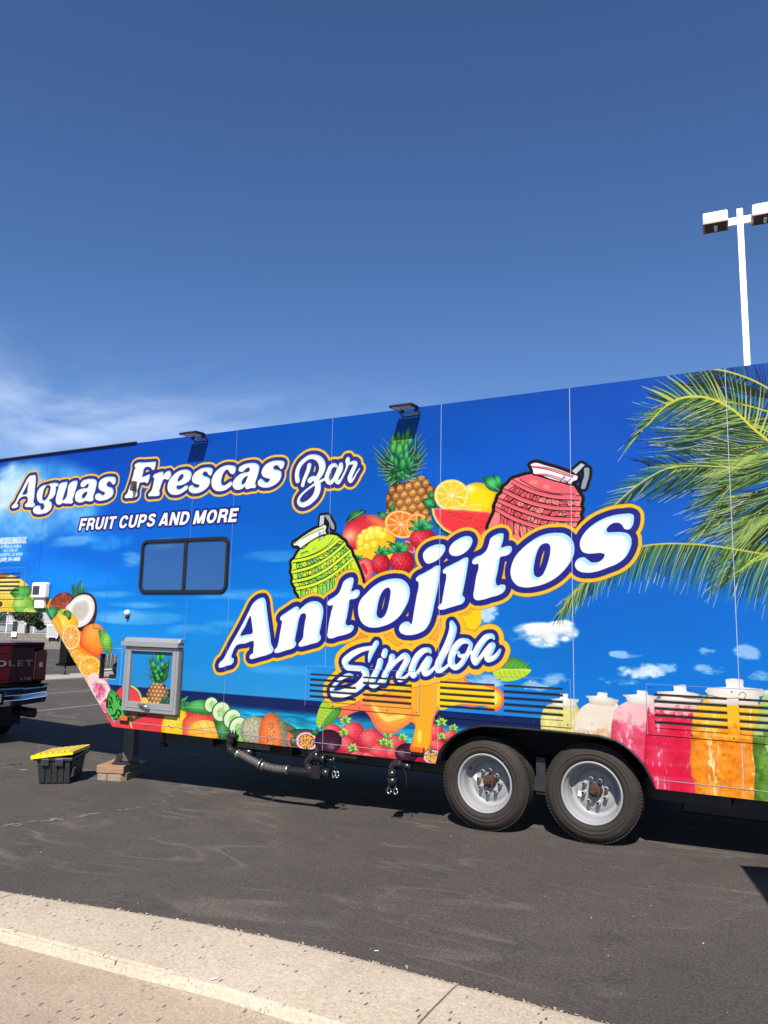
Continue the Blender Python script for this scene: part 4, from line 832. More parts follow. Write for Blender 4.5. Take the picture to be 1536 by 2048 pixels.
    puffy(poly([(830,430),(850,360),(880,370),(880,440)], P), (150,206,120), (120,180,90))
    m = poly([(862,380),(880,310),(930,286),(985,292),(1030,330),(1000,450),(885,440)], P); puffy(m, (160,162,128), (120,124,92), (190,190,160), (.4, .6), .35, nse=.35, seed=7, cell=3)
    m = poly([(980,450),(978,380),(1000,300),(1052,258),(1105,280),(1145,340),(1162,420),(1158,465)], P); puffy(m, (140,142,112), (104,108,80), None, nse=.35, seed=8, cell=3)
    puffy(poly([(978,450),(980,370),(1000,300),(1050,264),(1085,300),(1108,370),(1114,465)], P), (240,116,52), (228,80,40), (250,160,90), (.6, .4), .3)
    m = poly([(1035,460),(1025,390),(1040,320),(1056,300),(1074,340),(1080,400),(1076,462)], P); puffy(m, (246,150,90), (240,120,56), nse=.4, seed=9, cell=4); dots(m, 70, 1.2, (130,40,20), 4, 1.4, .5)
    puffy(poly([(1158,380),(1180,395),(1205,440),(1190,470),(1158,466)], P), (238,110,90), (230,80,70))
    leaf([(1165,425),(1200,412),(1205,450),(1180,470)], (60,110,60), (24,60,36), P); leaf([(1290,390),(1340,365),(1330,400),(1310,410)], (60,120,60), (24,60,36), P)
    def passion(cx, cy, rx, ry, F, seed):
        put(poly(ell(cx, cy, rx, ry, .2), F), (70,24,60)); put(poly(ell(cx, cy, rx*.94, ry*.94, .2), F), (232,110,160)); put(poly(ell(cx, cy, rx*.84, ry*.84, .2), F), (252,222,230)); m = poly(ell(cx, cy, rx*.7, ry*.72, .2), F); puffy(m, (232,150,60), (120,60,24), nse=.4, seed=seed, cell=6); dots(m, 22, 2.2, (60,30,16), seed, 1.5, .4); dots(m, 40, 2.4, (250,190,100), seed + 1, 1.5, .4)
    passion(1270, 438, 74, 62, P, 3)
    S3 = lambda x, y, rx, ry, s, rot=0.: berry(x, y, rx, ry, V, s, (226,34,58), (170,10,40), (248,110,110), net=(250,130,130), nd=50, rot=rot)
    puffy(poly([(430,700),(470,620),(700,600),(1000,640),(1240,600),(1320,560),(1400,620),(1380,820),(430,800)], V), (190,30,52), (150,20,40), nse=.3)
    for i, (x, y, rx, ry, rot) in enumerate([(405,540,70,50,.2),(1200,560,60,70,.0),(1310,585,62,50,.2),(1210,660,66,52,.1),(560,555,88,84,-.3),(890,640,80,66,0),(520,650,62,70,0),(800,650,60,60,.1),(710,618,104,88,.5),(770,705,84,58,0),(600,740,70,40,0),(870,720,60,50,0),(680,750,60,40,0)]): S3(x, y, rx, ry, 200 + i, rot)
    for x, y, r, s in ((500,465,60,1),(830,575,50,2),(490,560,50,3),(800,635,56,4),(560,680,52,5),(940,600,50,6),(1240,480,56,7),(1330,525,46,8),(1240,590,46,9),(840,655,46,10)): calyx(x, y, r, V, s, (150,190,90), (70,120,40), 6, 150, 390)
    puffy(poly(ell(370, 625, 104, 92), V), (66,26,52), (32,12,26), (150,96,130), (.62, .3), .13, nse=.3, seed=6, cell=7)
    puffy(poly(ell(975, 715, 92, 76), V), (64,26,46), (34,12,26), (140,96,120), (.25, .45), .14, nse=.3, seed=6, cell=7)
    passion(205, 618, 0.1, 0.1, V, 5) if False else None
    passion(1180, 748, 92, 62, V, 9)
    leaf([(240,570),(275,538),(295,545),(262,580)], (60,110,60), (20,60,34), V); leaf([(1140,690),(1165,668),(1160,720)], (60,120,60), (20,60,34), V)

def text_edges(body, size, x, z, shear=0., bold=0., width=None):
    """glyph outlines of Blender's built-in font as edges in print cells, left end of the baseline at (x, z) metres"""
    cu = bpy.data.curves.new('t', 'FONT'); cu.body = body; cu.size = size; cu.shear = shear; cu.resolution_u = 4
    ob = bpy.data.objects.new('t', cu); bpy.context.scene.collection.objects.link(ob)
    dg = bpy.context.evaluated_depsgraph_get(); me = ob.evaluated_get(dg).to_mesh()
    co = np.array([v.co[:2] for v in me.vertices]); cnt = {}
    for p in me.polygons:
        for k in p.edge_keys: cnt[k] = cnt.get(k, 0) + 1
    E = np.array([(a, b) for (a, b), c in cnt.items() if c == 1])
    ob.evaluated_get(dg).to_mesh_clear(); bpy.data.objects.remove(ob); bpy.data.curves.remove(cu)
    co = co - (co[:, 0].min(), 0)
    if width: co[:, 0] *= width / co[:, 0].max()
    return (np.hstack([co[E[:, 0]], co[E[:, 1]]]) + (x, z, x, z) - (WX0, WZ0, WX0, WZ0)) / WRES
def text_mask(*a, ss=3, **k):
    E = text_edges(*a, **k); c0, r0 = int(min(E[:, 0].min(), E[:, 2].min())) - 3, int(min(E[:, 1].min(), E[:, 3].min())) - 3
    c1, r1 = int(max(E[:, 0].max(), E[:, 2].max())) + 4, int(max(E[:, 1].max(), E[:, 3].max())) + 4
    return (r0, r1, c0, c1, _fill(E, r0, c0, (c1 - c0)*ss, (r1 - r0)*ss, ss))

GLYPH = {   # heavy grotesque capitals as centre lines in a 1 high box: width, strokes
 'F': (.62, [[(.12,.0),(.12,1)],[(.0,.89),(.62,.89)],[(.1,.47),(.55,.47)]]), 'R': (.74, [[(.12,.0),(.12,1)],[(.1,.89),(.45,.89),(.58,.82),(.60,.69),(.57,.55),(.44,.47),(.1,.47)],[(.42,.47),(.58,.36),(.62,.15),(.66,.0)]]),
 'U': (.74, [[(.12,1),(.12,.34),(.17,.18),(.28,.11),(.46,.11),(.57,.18),(.62,.34),(.62,1)]]), 'I': (.26, [[(.13,0),(.13,1)]]), 'T': (.66, [[(.33,0),(.33,1)],[(0,.89),(.66,.89)]]),
 'C': (.76, [[(.64,.68),(.58,.82),(.46,.90),(.34,.90),(.2,.82),(.13,.66),(.12,.5),(.13,.34),(.2,.18),(.34,.10),(.46,.10),(.58,.18),(.65,.34)]]),
 'P': (.70, [[(.12,.0),(.12,1)],[(.1,.89),(.44,.89),(.56,.82),(.59,.67),(.56,.52),(.44,.44),(.1,.44)]]),
 'S': (.70, [[(.57,.72),(.53,.85),(.41,.90),(.28,.90),(.16,.84),(.14,.72),(.2,.62),(.34,.55),(.48,.49),(.58,.40),(.58,.25),(.50,.14),(.36,.10),(.24,.11),(.14,.18),(.11,.32)]]),
 'A': (.78, [[(.10,0),(.36,1)],[(.68,0),(.42,1)],[(.2,.26),(.58,.26)]]), 'N': (.76, [[(.12,0),(.12,1)],[(.64,0),(.64,1)],[(.13,.94),(.63,.06)]]),
 'D': (.76, [[(.12,0),(.12,1)],[(.1,.89),(.38,.89),(.54,.80),(.62,.62),(.63,.5),(.62,.38),(.54,.20),(.38,.11),(.1,.11)]]),
 'M': (.92, [[(.12,0),(.12,1)],[(.80,0),(.80,1)],[(.15,.97),(.46,.06)],[(.77,.97),(.46,.06)]]), 'O': (.80, [[(.40,.90),(.26,.86),(.15,.70),(.12,.5),(.15,.30),(.26,.14),(.40,.10),(.54,.14),(.65,.30),(.68,.5),(.65,.70),(.54,.86),(.40,.90)]]),
 'E': (.66, [[(.12,.0),(.12,1)],[(.0,.89),(.63,.89)],[(.0,.11),(.66,.11)],[(.1,.5),(.58,.5)]])}
def block_text(s, x, z, h, width, shear, wt=.215):
    tot = sum(GLYPH[c][0] + .10 if c != ' ' else .26 for c in s); k = width / tot; cx = 0.; ms = []
    for c in s:
        if c == ' ': cx += .26; continue
        w, st = GLYPH[c]
        for q in st:
            q = np.array(q); dn = np.vstack([np.linspace(q[i], q[i+1], 8) for i in range(len(q) - 1)])
            t = np.gradient(dn, axis=0); t /= np.linalg.norm(t, axis=1)[:, None] + 1e-9; n = np.stack([-t[:, 1], t[:, 0]], 1)*wt/2
            lp = np.vstack([dn + n, (dn - n)[::-1]]); lp[:, 1] = np.clip(lp[:, 1], 0, 1)
            lp = np.stack([x + (cx + lp[:, 0])*k + shear*h*lp[:, 1], z + h*lp[:, 1]], 1)
            ms.append(mask_loops([cells(lp)]))
        cx += w + .10
    return merge(ms)

def build_text():
    m = block_text('FRUIT CUPS AND MORE', -7.692, 2.757, .150, 2.456, .24)
    put(grow(m, 7), (28,34,120), .95); put((m[0], m[1], max(m[2]-3, 0), m[3]-3, m[4]), (30,30,80), .8); put(m, (252,252,252))
    for s, size, x0, x1, z, b in (('ANTOJITOS SINALOA LLC', .118, -9.175, -8.633, 2.637, .9), ('ESTRELLA AVILA', .050, -9.131, -8.729, 2.584, 0), ('1211 7TH ST', .050, -9.066, -8.789, 2.531, 0), ('MODESTO, CA 95354', .050, -9.165, -8.688, 2.478, 0), ('(209) 241-0008', .070, -9.119, -8.726, 2.411, .7)):
        m = text_mask(s, size, x0, z, width=x1 - x0, shear=.12)
        m = grow(m, 1.0 + b)
        put(m, (214,232,252))

def build_print():
    build_background(); build_clouds(); build_palm(); build_drinks(); build_fruit_top(); build_jars(); build_splash(); build_fruit_low(); build_splash(); build_leaves(); build_lettering(); build_text()
# ------------------------------------------------------------------ materials
build_print()
img = bpy.data.images.new('wrap_print', WW, WH, alpha=False)
px = np.ones((WH, WW, 4), np.float32); px[..., :3] = np.clip(ART, 0, 1); img.pixels.foreach_set(px.ravel()); img.update(); img.pack()

def print_mat(name, root, gain=.47, rough=.38, dark=None, spec=.16):
    m = bpy.data.materials.new(name); m.use_nodes = True; t = m.node_tree; b = t.nodes['Principled BSDF']
    co = t.nodes.new('ShaderNodeTexCoord'); co.object = root
    mpn = t.nodes.new('ShaderNodeMapping'); mpn.vector_type = 'POINT'
    lx, ly, lz = root.location
    mpn.inputs['Scale'].default_value = (1/(WW*WRES), 1/(WH*WRES), 1); 
    sp = t.nodes.new('ShaderNodeSeparateXYZ'); cb = t.nodes.new('ShaderNodeCombineXYZ'); t.links.new(co.outputs['Object'], sp.inputs[0]); t.links.new(sp.outputs[0], cb.inputs[0]); t.links.new(sp.outputs[2], cb.inputs[1])
    mpn.inputs['Location'].default_value = ((lx - WX0)/(WW*WRES), (lz - WZ0)/(WH*WRES), 0)
    t.links.new(cb.outputs[0], mpn.inputs[0])
    im = t.nodes.new('ShaderNodeTexImage'); im.image = img; im.extension = 'EXTEND'; im.interpolation = 'Linear'; t.links.new(mpn.outputs[0], im.inputs[0])
    mm = t.nodes.new('ShaderNodeMix'); mm.data_type = 'RGBA'; mm.blend_type = 'MULTIPLY'; mm.inputs[0].default_value = 1
    t.links.new(im.outputs[0], mm.inputs[6]); mm.inputs[7].default_value = (gain, gain, gain, 1) if not dark else (*dark, 1)
    last = mm.outputs[2]
    if dark:
        ad = t.nodes.new('ShaderNodeMix'); ad.data_type = 'RGBA'; ad.inputs[0].default_value = .35; t.links.new(last, ad.inputs[6]); ad.inputs[7].default_value = (.030, .062, .108, 1); last = ad.outputs[2]
    t.links.new(last, b.inputs['Base Color'])
    n = t.nodes.new('ShaderNodeTexNoise'); n.inputs['Scale'].default_value = 1.7; n.inputs['Detail'].default_value = 4; t.links.new(co.outputs['Object'], n.inputs['Vector'])
    rr = t.nodes.new('ShaderNodeMapRange'); rr.inputs[3].default_value = rough - .08; rr.inputs[4].default_value = rough + .12; t.links.new(n.outputs[0], rr.inputs[0]); t.links.new(rr.outputs[0], b.inputs['Roughness'])
    bp = t.nodes.new('ShaderNodeBump'); bp.inputs['Strength'].default_value = .2; bp.inputs['Distance'].default_value = .02; t.links.new(n.outputs[0], bp.inputs['Height']); t.links.new(bp.outputs[0], b.inputs['Normal'])
    b.inputs['Specular IOR Level'].default_value = spec
    return m

M = {}
M['white_paint'] = mat('white_paint', (.62, .62, .62), .4, var=.03)
M['seam'] = mat('seam_white', (.28, .32, .44), .5, var=.05)
M['edge_line'] = mat('edge_line', (.23, .25, .33), .5, var=.08)
M['dark_steel'] = mat('dark_steel', (.012, .012, .013), .55, var=.3, scale=14)
M['black_plastic'] = mat('black_plastic', (.008, .008, .009), .5, var=.25, scale=20, bump=.05, spec=.3)
M['slot_black'] = mat('slot_black', (.006, .006, .006), .8, var=.2)
M['rubber'] = mat('tyre_rubber', (.013, .0115, .010), .78, var=.35, scale=7, bump=.12, bscale=120, c2=(.026, .020, .016), spec=.3)
M['lug'] = mat('lug_silver', (.48, .48, .48), .3, .55, var=.05)
M['leg_steel'] = mat('leg_steel', (.060, .058, .056), .6, var=.3, scale=10)
M['rim'] = mat('rim_silver', (.21, .215, .222), .5, .0, var=.06, scale=5)
M['chrome'] = mat('chrome', (.70, .70, .72), .10, 1., var=.05)
M['rust'] = mat('rusty_hub', (.018, .010, .008), .7, .2, var=.5, scale=40, bump=.3, c2=(.07, .028, .016))
M['grey_alu'] = mat('grey_aluminium', (.245, .252, .262), .45, .35, var=.05, scale=4)
M['amber'] = mat('amber_lens', (.30, .035, .003), .22, var=.25, scale=120, coat=.4, c2=(.52, .10, .008))
M['lens_glass'] = mat('lamp_glass', (.55, .58, .60), .2, var=.1)
M['screen'] = mat('dark_screen', (.02, .022, .03), .2, var=.1)
M['hose'] = mat('ribbed_hose', (.045, .038, .034), .6, var=.25, scale=20)
M['clamp'] = mat('steel_clamp', (.42, .41, .39), .3, .9)
M['pipe_black'] = mat('abs_pipe', (.012, .012, .013), .22, var=.2, scale=12)
M['lot'] = None
M['timber'] = mat('old_timber', (.16, .085, .05), .85, var=.3, scale=3, bump=.6, bscale=10, stretch=(1.2, 14, 14), c2=(.30, .18, .11))
M['timber_grey'] = mat('grey_timber', (.14, .11, .085), .9, var=.3, scale=4, bump=.7, bscale=14, stretch=(2, 10, 10), c2=(.26, .205, .15))
M['tote'] = mat('tote_black', (.018, .018, .020), .42, var=.15, scale=12, bump=.04)
M['yellow'] = mat('yellow_lid', (.60, .44, .003), .38, var=.06, scale=12)
M['red_paint'] = mat('truck_red', (.050, .0022, .006), .3, .1, var=.08, coat=.25, spec=.3)
M['tail_red'] = mat('tail_lens', (.16, .006, .008), .12, var=.1, coat=.6)
M['label_white'] = mat('paper_white', (.72, .72, .68), .6)
M['galv'] = mat('galvanised', (.48, .48, .47), .45, .6, var=.12, scale=10)
M['block'] = mat('wall_block', (.165, .143, .116), .95, var=.16, scale=3, bump=.5, bscale=40, grit=.14, gscale=60)
M['mortar'] = mat('mortar', (.17, .15, .125), .95, var=.1)
M['bark'] = mat('bark', (.06, .045, .03), .95, var=.3, scale=10, bump=.5)
M['leaf'] = mat('dark_leaf', (.012, .022, .008), .65, var=.4, scale=2, c2=(.032, .052, .016), spec=.2)
M['stucco'] = mat('pale_stucco', (.28, .29, .30), .9, var=.05, scale=1.5)
M['shop_glass'] = mat('shop_glass', (.16, .18, .20), .15, var=.3, scale=.6)
M['green_sign'] = mat('green_awning', (.02, .13, .08), .6)
M['sign_grey'] = mat('sign_grey', (.32, .32, .33), .6)
M['paint_line'] = mat('worn_line_paint', (.17, .152, .13), .85, var=.3, scale=9, grit=.3, gscale=90)
M['leaf_orange'] = mat('dry_leaf', (.52, .22, .05), .7, var=.3, scale=40)
M['lamp_white'] = mat('lamp_white', (.86, .86, .86), .4, var=.02)
M['lamp_rim'] = mat('lamp_trim', (.34, .22, .18), .5)

def ground_mat(name, base, pale, dark, pebble, streak=None, stain=None, bump=.5, rough=.9, gs=260., speck=0.):
    m = bpy.data.materials.new(name); m.use_nodes = True; t = m.node_tree; b = t.nodes['Principled BSDF']; A = t.nodes.new; Lk = t.links.new
    co = A('ShaderNodeTexCoord'); P = co.outputs['Object']
    def noise(s, d=5, dist=0., v=P, r=.6):
        n = A('ShaderNodeTexNoise'); n.inputs['Scale'].default_value = s; n.inputs['Detail'].default_value = d; n.inputs['Distortion'].default_value = dist; n.inputs['Roughness'].default_value = r; Lk(v, n.inputs['Vector']); return n.outputs[0]
    def ramp(x, a, c, lo=0., hi=1.):
        r_ = A('ShaderNodeMapRange'); r_.interpolation_type = 'SMOOTHSTEP'; r_.inputs[1].default_value = a; r_.inputs[2].default_value = c; r_.inputs[3].default_value = lo; r_.inputs[4].default_value = hi; Lk(x, r_.inputs[0]); return r_.outputs[0]
    def mix(f, x, y, mode='MIX'):
        q = A('ShaderNodeMix'); q.data_type = 'RGBA'; q.blend_type = mode
        for s_, v in ((0, f), (6, x), (7, y)):
            if isinstance(v, bpy.types.NodeSocket): Lk(v, q.inputs[s_])
            else: q.inputs[s_].default_value = v if s_ == 0 else ((*v, 1) if isinstance(v, tuple) else (v, v, v, 1))
        return q.outputs[2]
    def math_(op, x, y):
        q = A('ShaderNodeMath'); q.operation = op
        for i, v in enumerate((x, y)):
            if isinstance(v, bpy.types.NodeSocket): Lk(v, q.inputs[i])
            else: q.inputs[i].default_value = v
        return q.outputs[0]
    big, mid, fine = noise(.5, 6), noise(3.2, 6), noise(gs, 2)
    c = mix(ramp(big, .35, .65), base, pale); c = mix(math_('MULTIPLY', ramp(mid, .5, .72), .55), c, dark)
    if streak:
        mpn = A('ShaderNodeMapping'); mpn.inputs['Rotation'].default_value = (0, 0, .25); mpn.inputs['Scale'].default_value = (.42, 1.5, 1); Lk(P, mpn.inputs[0])
        s1 = noise(.9, 2, 1.6, mpn.outputs[0], .4); ridge = A('ShaderNodeMath'); ridge.operation = 'ABSOLUTE'; Lk(math_('SUBTRACT', s1, .5), ridge.inputs[0])
        rid = ramp(ridge.outputs[0], .04, .0); c = mix(math_('MULTIPLY', math_('MULTIPLY', rid, ramp(noise(.8, 3), .42, .62)), .42), c, streak)
        s2 = noise(2.1, 2, 2.2, mpn.outputs[0], .4); rg2 = A('ShaderNodeMath'); rg2.operation = 'ABSOLUTE'; Lk(math_('SUBTRACT', s2, .5), rg2.inputs[0])
        c = mix(math_('MULTIPLY', math_('MULTIPLY', ramp(rg2.outputs[0], .035, .0), ramp(noise(1.3, 3), .50, .68)), .28), c, streak)
    g = ramp(fine, .3, .7, 1 - pebble, 1 + pebble); c = mix(1., c, g, 'MULTIPLY'); c = mix(1., c, ramp(noise(gs*.28, 3), .32, .68, 1 - pebble*.75, 1 + pebble*.75), 'MULTIPLY')
    vo = A('ShaderNodeTexVoronoi'); vo.inputs['Scale'].default_value = gs*.45; Lk(P, vo.inputs['Vector'])
    c = mix(math_('MULTIPLY', ramp(vo.outputs['Distance'], .25, .1), math_('MULTIPLY', ramp(noise(gs*.12, 2), .56, .66), .5 + speck)), c, tuple(min(1, v*1.9) for v in pale))
    if stain:
        v2 = A('ShaderNodeTexVoronoi'); v2.inputs['Scale'].default_value = 13; v2.inputs['Randomness'].default_value = 1
        mq = A('ShaderNodeMapping'); mq.inputs['Rotation'].default_value = (0, 0, .5); mq.inputs['Scale'].default_value = (2.2, .9, 1); Lk(P, mq.inputs[0]); Lk(mq.outputs[0], v2.inputs['Vector'])
        c = mix(math_('MULTIPLY', ramp(v2.outputs['Distance'], .23, .15), math_('MULTIPLY', ramp(noise(5, 2), .50, .56), .9)), c, stain)
        v3 = A('ShaderNodeTexVoronoi'); v3.inputs['Scale'].default_value = 38; Lk(mq.outputs[0], v3.inputs['Vector'])
        c = mix(math_('MULTIPLY', ramp(v3.outputs['Distance'], .22, .13), math_('MULTIPLY', ramp(noise(3.4, 3), .48, .58), .85)), c, stain)
    Lk(c, b.inputs['Base Color']); b.inputs['Roughness'].default_value = rough; b.inputs['Specular IOR Level'].default_value = .3
    h = math_('ADD', math_('MULTIPLY', fine, .5), math_('MULTIPLY', noise(gs*.3, 3), .8)); h = math_('ADD', h, math_('MULTIPLY', noise(6, 4), 1.2))
    bp = A('ShaderNodeBump'); bp.inputs['Strength'].default_value = bump; bp.inputs['Distance'].default_value = .006; Lk(h, bp.inputs['Height']); Lk(bp.outputs[0], b.inputs['Normal'])
    return m
M['asphalt'] = ground_mat('asphalt', (.0450, .0385, .0338), (.0560, .0482, .0420), (.0335, .0292, .0262), .38, streak=(.128, .110, .090), bump=.6, gs=240, speck=.15)
M['kerb'] = ground_mat('kerb_concrete', (.345, .288, .218), (.395, .334, .258), (.295, .243, .182), .16, stain=(.05, .04, .04), bump=.7, gs=170, speck=.3)
M['gutter'] = ground_mat('gutter_concrete', (.262, .205, .150), (.310, .248, .186), (.212, .164, .119), .16, stain=(.07, .05, .045), bump=.6, gs=190, speck=.2)
M['concrete'] = ground_mat('path_concrete', (.24, .215, .185), (.285, .26, .23), (.20, .18, .155), .15, bump=.4, gs=120)
M['dirt'] = mat('asphalt_crumbs', (.20, .15, .11), .95, var=.5, scale=60, c2=(.42, .33, .24))

# ------------------------------------------------------------------ ground
def gz(x): return .03*(min(max(x, -8.5), 4) + 1.2)
def strip_mesh(name, xs, rows, mat_, kind='structure', parent=None):
    """sheet through rows: each row is a function x -> (y, z)"""
    v = []; f = []; nr = len(rows)
    for x in xs:
        for r in rows: y, z = r(x); v.append((x, y, z))
    for i in range(len(xs)-1):
        for j in range(nr-1): a = i*nr + j; f.append((a, a+nr, a+nr+1, a+1))
    mb = MB(); mb.add(v, f, True); o = mb.build(name, mat_, parent)
    if kind: o['kind'] = kind
    return o
rk = random.Random(3)
kx = [-12, -8, -6, -4.762, -4.4, -3.921, -3.196, -2.505, -1.986, -1.551, -.892, 0, 2, 5]
ky = [-3.3, -3.05, -2.92, -2.83, -2.80, -2.745, -2.665, -2.645, -2.675, -2.707, -2.755, -2.80, -2.85, -2.9]
def kback(x): return float(np.interp(x, kx, ky))
def kfront(x): return kback(x) - (.50 if x < -4.6 else float(np.interp(x, [-4.6, -4.0, -3.2, -2.05, 0], [.50, .545, .625, .62, .60])))
jag = [rk.uniform(-.018, .012) + (rk.random() < .12)*rk.uniform(.0, .03) for _ in range(4000)]
xs = sorted(set([-160, -90, -50, -30, -20, -15, -12] + [round(-12 + .03*i, 3) for i in range(int(17/.03) + 1)] + [-8.5, 4, 8, 15, 30, 60, 120]))
strip_mesh('asphalt_lot', xs, [lambda x: (kback(x) + .012 + jag[int((x + 200)*33) % 4000]*(1 if -12 < x < 5 else 0), gz(x)), lambda x: (-1.6, gz(x)), lambda x: (0, gz(x)), lambda x: (3, gz(x)), lambda x: (8, gz(x)), lambda x: (30, gz(x)), lambda x: (220, gz(x))], M['asphalt'])
# kerb: cast in separate lengths with open joints, gutter pan in front of it
def groove(x): return min(max((-2.75 - x)/.5, 0), 1)*(.75 + .25*sin(x*23))
joints = [-12.0, -9.0, -6.2, -4.60, -1.53, 1.52, 4.9]
kerb = bpy.data.objects.new('kerb', None); COL.objects.link(kerb); kerb['kind'] = 'structure'
for a, b_ in zip(joints[:-1], joints[1:]):
    q = np.linspace(a + .006, b_ - .006, 26)
    def row(fy, dz): return lambda x: (fy(x), gz(x) + dz)
    rows = [row(lambda x: kback(x) + .004, -.06), row(lambda x: kback(x), .006), row(lambda x: kback(x) - .018, .017), row(lambda x: kback(x) - .05, .020), row(lambda x: (kback(x)*.5 + kfront(x)*.5), .023),
            row(lambda x: kfront(x) + .10, .020), row(lambda x: kfront(x) + .045, .0188), row(lambda x: kfront(x) + .030, .0185),
            lambda x: (kfront(x) + .023, gz(x) + .018 - .022*groove(x)), lambda x: (kfront(x) + .013, gz(x) + .0175 - .022*groove(x)), row(lambda x: kfront(x) + .008, .017), row(lambda x: kfront(x) + .002, .012), row(lambda x: kfront(x) - .002, .003), row(lambda x: kfront(x) - .006, -.014), row(lambda x: kfront(x) - .014, -.026), row(lambda x: kfront(x) - .06, -.10)]
    o = strip_mesh('kerb_length', list(q), rows, M['kerb'], None, kerb)
    mb = MB()
    for x in (q[0], q[-1]): mb.add([(x, r(x)[0], r(x)[1]) for r in rows] + [(x, kfront(x), gz(x) - .3), (x, kback(x), gz(x) - .3)], [tuple(range(len(rows) + 2))])
    mb.build('joint_face', M['kerb'], o, fix=False)
strip_mesh('gutter', [-40, -20] + list(np.linspace(-12, 5, 60)) + [20, 40], [lambda x: (kfront(x) - .025, gz(x) - .027), lambda x: (kfront(x) - .06, gz(x) - .033), lambda x: (kfront(x) - .12, gz(x) - .037), lambda x: (kfront(x) - .5, gz(x) - .055), lambda x: (kfront(x) - 1.1, gz(x) - .07), lambda x: (-9, gz(x) - .06), lambda x: (-60, gz(x) - .0)], M['gutter'])
# soil bed under joints
strip_mesh('kerb_bed', [-12, -8.5, 4, 5], [lambda x: (kback(x) + .05, gz(x) - .1), lambda x: (kfront(x) - .1, gz(x) - .13)], M['dirt'])
mb = MB()
for _ in range(900):
    x = rk.uniform(-5.2, .8); y = kback(x) + abs(rk.gauss(0, .014)) - .004; s = rk.uniform(.003, .011)*(1 if rk.random() < .9 else 1.7); z = gz(x) + s*.2
    v = [(x + rk.uniform(-1, 1)*s*1.2, y + rk.uniform(-1, 1)*s*.8, z + rk.uniform(-.2, .9)*s) for _ in range(5)]
    mb.add(v, [(0,1,2),(0,2,3),(0,3,4),(1,2,4),(0,1,4),(2,3,4)])
for _ in range(500):
    x = rk.uniform(-9, 1.5); y = rk.uniform(-2.6, 0) if rk.random() < .8 else rk.uniform(-5, -3.4); s = rk.uniform(.002, .006); z = gz(x) + (0 if y > -2.7 else -.1) + s*.3
    v = [(x + rk.uniform(-1, 1)*s, y + rk.uniform(-1, 1)*s, z + rk.uniform(-.4, 1)*s) for _ in range(4)]
    mb.add(v, [(0,1,2),(0,2,3),(0,1,3),(1,2,3)])
o = mb.build('asphalt_crumbs', M['dirt'], fix=False); tag(o, kind='stuff', label='crumbs of asphalt and grit along the back edge of the kerb', cat='grit')
# worn paint on the lot
def blob_sheet(pts, z0, mb, n=12, jit=.3):
    for x, y, rx, ry, a in pts:
        v = []
        for k in range(n):
            t = 2*pi*k/n; r = 1 + rk.uniform(-jit, jit); dx, dy = rx*r*cos(t), ry*r*sin(t); X, Y = x + dx*cos(a) - dy*sin(a), y + dx*sin(a) + dy*cos(a); v.append((X, Y, gz(X) + z0))
        mb.add(v, [tuple(range(n))])
mb = MB()
for k in range(40):
    t = rk.random(); x, y = -6.4 + .55*t + rk.uniform(-.06, .06), -1.75 + 1.25*t + rk.uniform(-.03, .03)
    blob_sheet([(x, y, rk.uniform(.01, .055), rk.uniform(.004, .018), 1.15)], .004, mb)
blob_sheet([(-8.78, .36, .06, .03, .9), (-8.7, .30, .05, .014, .8), (-8.62, .42, .03, .012, .8)], .004, mb)
for k in range(24):
    t = rk.random(); blob_sheet([(-9.6 + .5*t, -.2 + .9*t + rk.uniform(-.04, .04), rk.uniform(.03, .09), rk.uniform(.01, .03), 1.05)], .004, mb)
o = mb.build('worn_parking_line', M['paint_line'], fix=False); o['kind'] = 'structure'
mb = MB(); z = gz(-10) + .004
mb.add([(-14.02, 4.0, z), (-13.92, 4.0, z), (-14.05, 9.5, z), (-14.15, 9.5, z)], [(0,1,2,3)]); mb.add([(-16.9, 2, z), (-16.8, 2, z), (-16.9, 14, z), (-17.0, 14, z)], [(0,1,2,3)])
for k in range(4): mb.add([(-26, 12 + 2.7*k, z), (-26, 12.1 + 2.7*k, z), (-31, 12.1 + 2.7*k, z), (-31, 12 + 2.7*k, z)], [(0,1,2,3)])
o = mb.build('parking_line', M['paint_line']); o['kind'] = 'structure'
mb = MB(); mb.box(-21.9, -20.4, 6, 30, -.5, gz(-10) + .05); o = mb.build('concrete_strip', M['concrete'], bevel=.02); o['kind'] = 'structure'

# ------------------------------------------------------------------ the food trailer
TX, TY = -4.0, 1.25
trailer = thing('food_trailer', 'long bright blue snack trailer wrapped in tropical fruit print, standing across the lot', 'food trailer', (TX, TY, 0))
OFF = (TX, TY, 0)
PR = print_mat('wrap_print', trailer)
PRW = print_mat('window_film', trailer, dark=(.28, .30, .32), rough=.14, spec=.5)
def part(mb, name, m, parent=trailer, bevel=0, label=None, seg=2):
    o = mb.build(name, m, parent, OFF, bevel, seg)
    if label: o['label'] = label
    return o
TOP, BOT, OVR, NOSE, TAIL = 3.7677, .5016, 1.765, -10.3, 1.75
SA, SB = (-8.15, OVR), (-6.88, BOT)              # ends of the sloping neck edge
arch = [(874,1527),(879,1505),(889,1490),(902,1477),(918,1465.6),(941,1456),(967,1451.5),(1000,1453.5),(1032,1456),(1100,1462),(1165.5,1469),(1198,1472.5),(1231,1481),(1248,1491),(1263,1503),(1277,1517),(1289,1532),(1300,1552),(1309,1577)]
AR = reg(arch); AR[0, 1] = AR[-1, 1] = BOT
def zlow(x):
    if x <= SA[0]: return OVR
    if x <= SB[0]: return SA[1] + (x - SA[0])/(SB[0] - SA[0])*(SB[1] - SA[1])
    if AR[0, 0] < x < AR[-1, 0]: return float(np.interp(x, AR[:, 0], AR[:, 1]))
    return BOT
HOLE = (-7.150, -6.872, 1.020, 1.302)
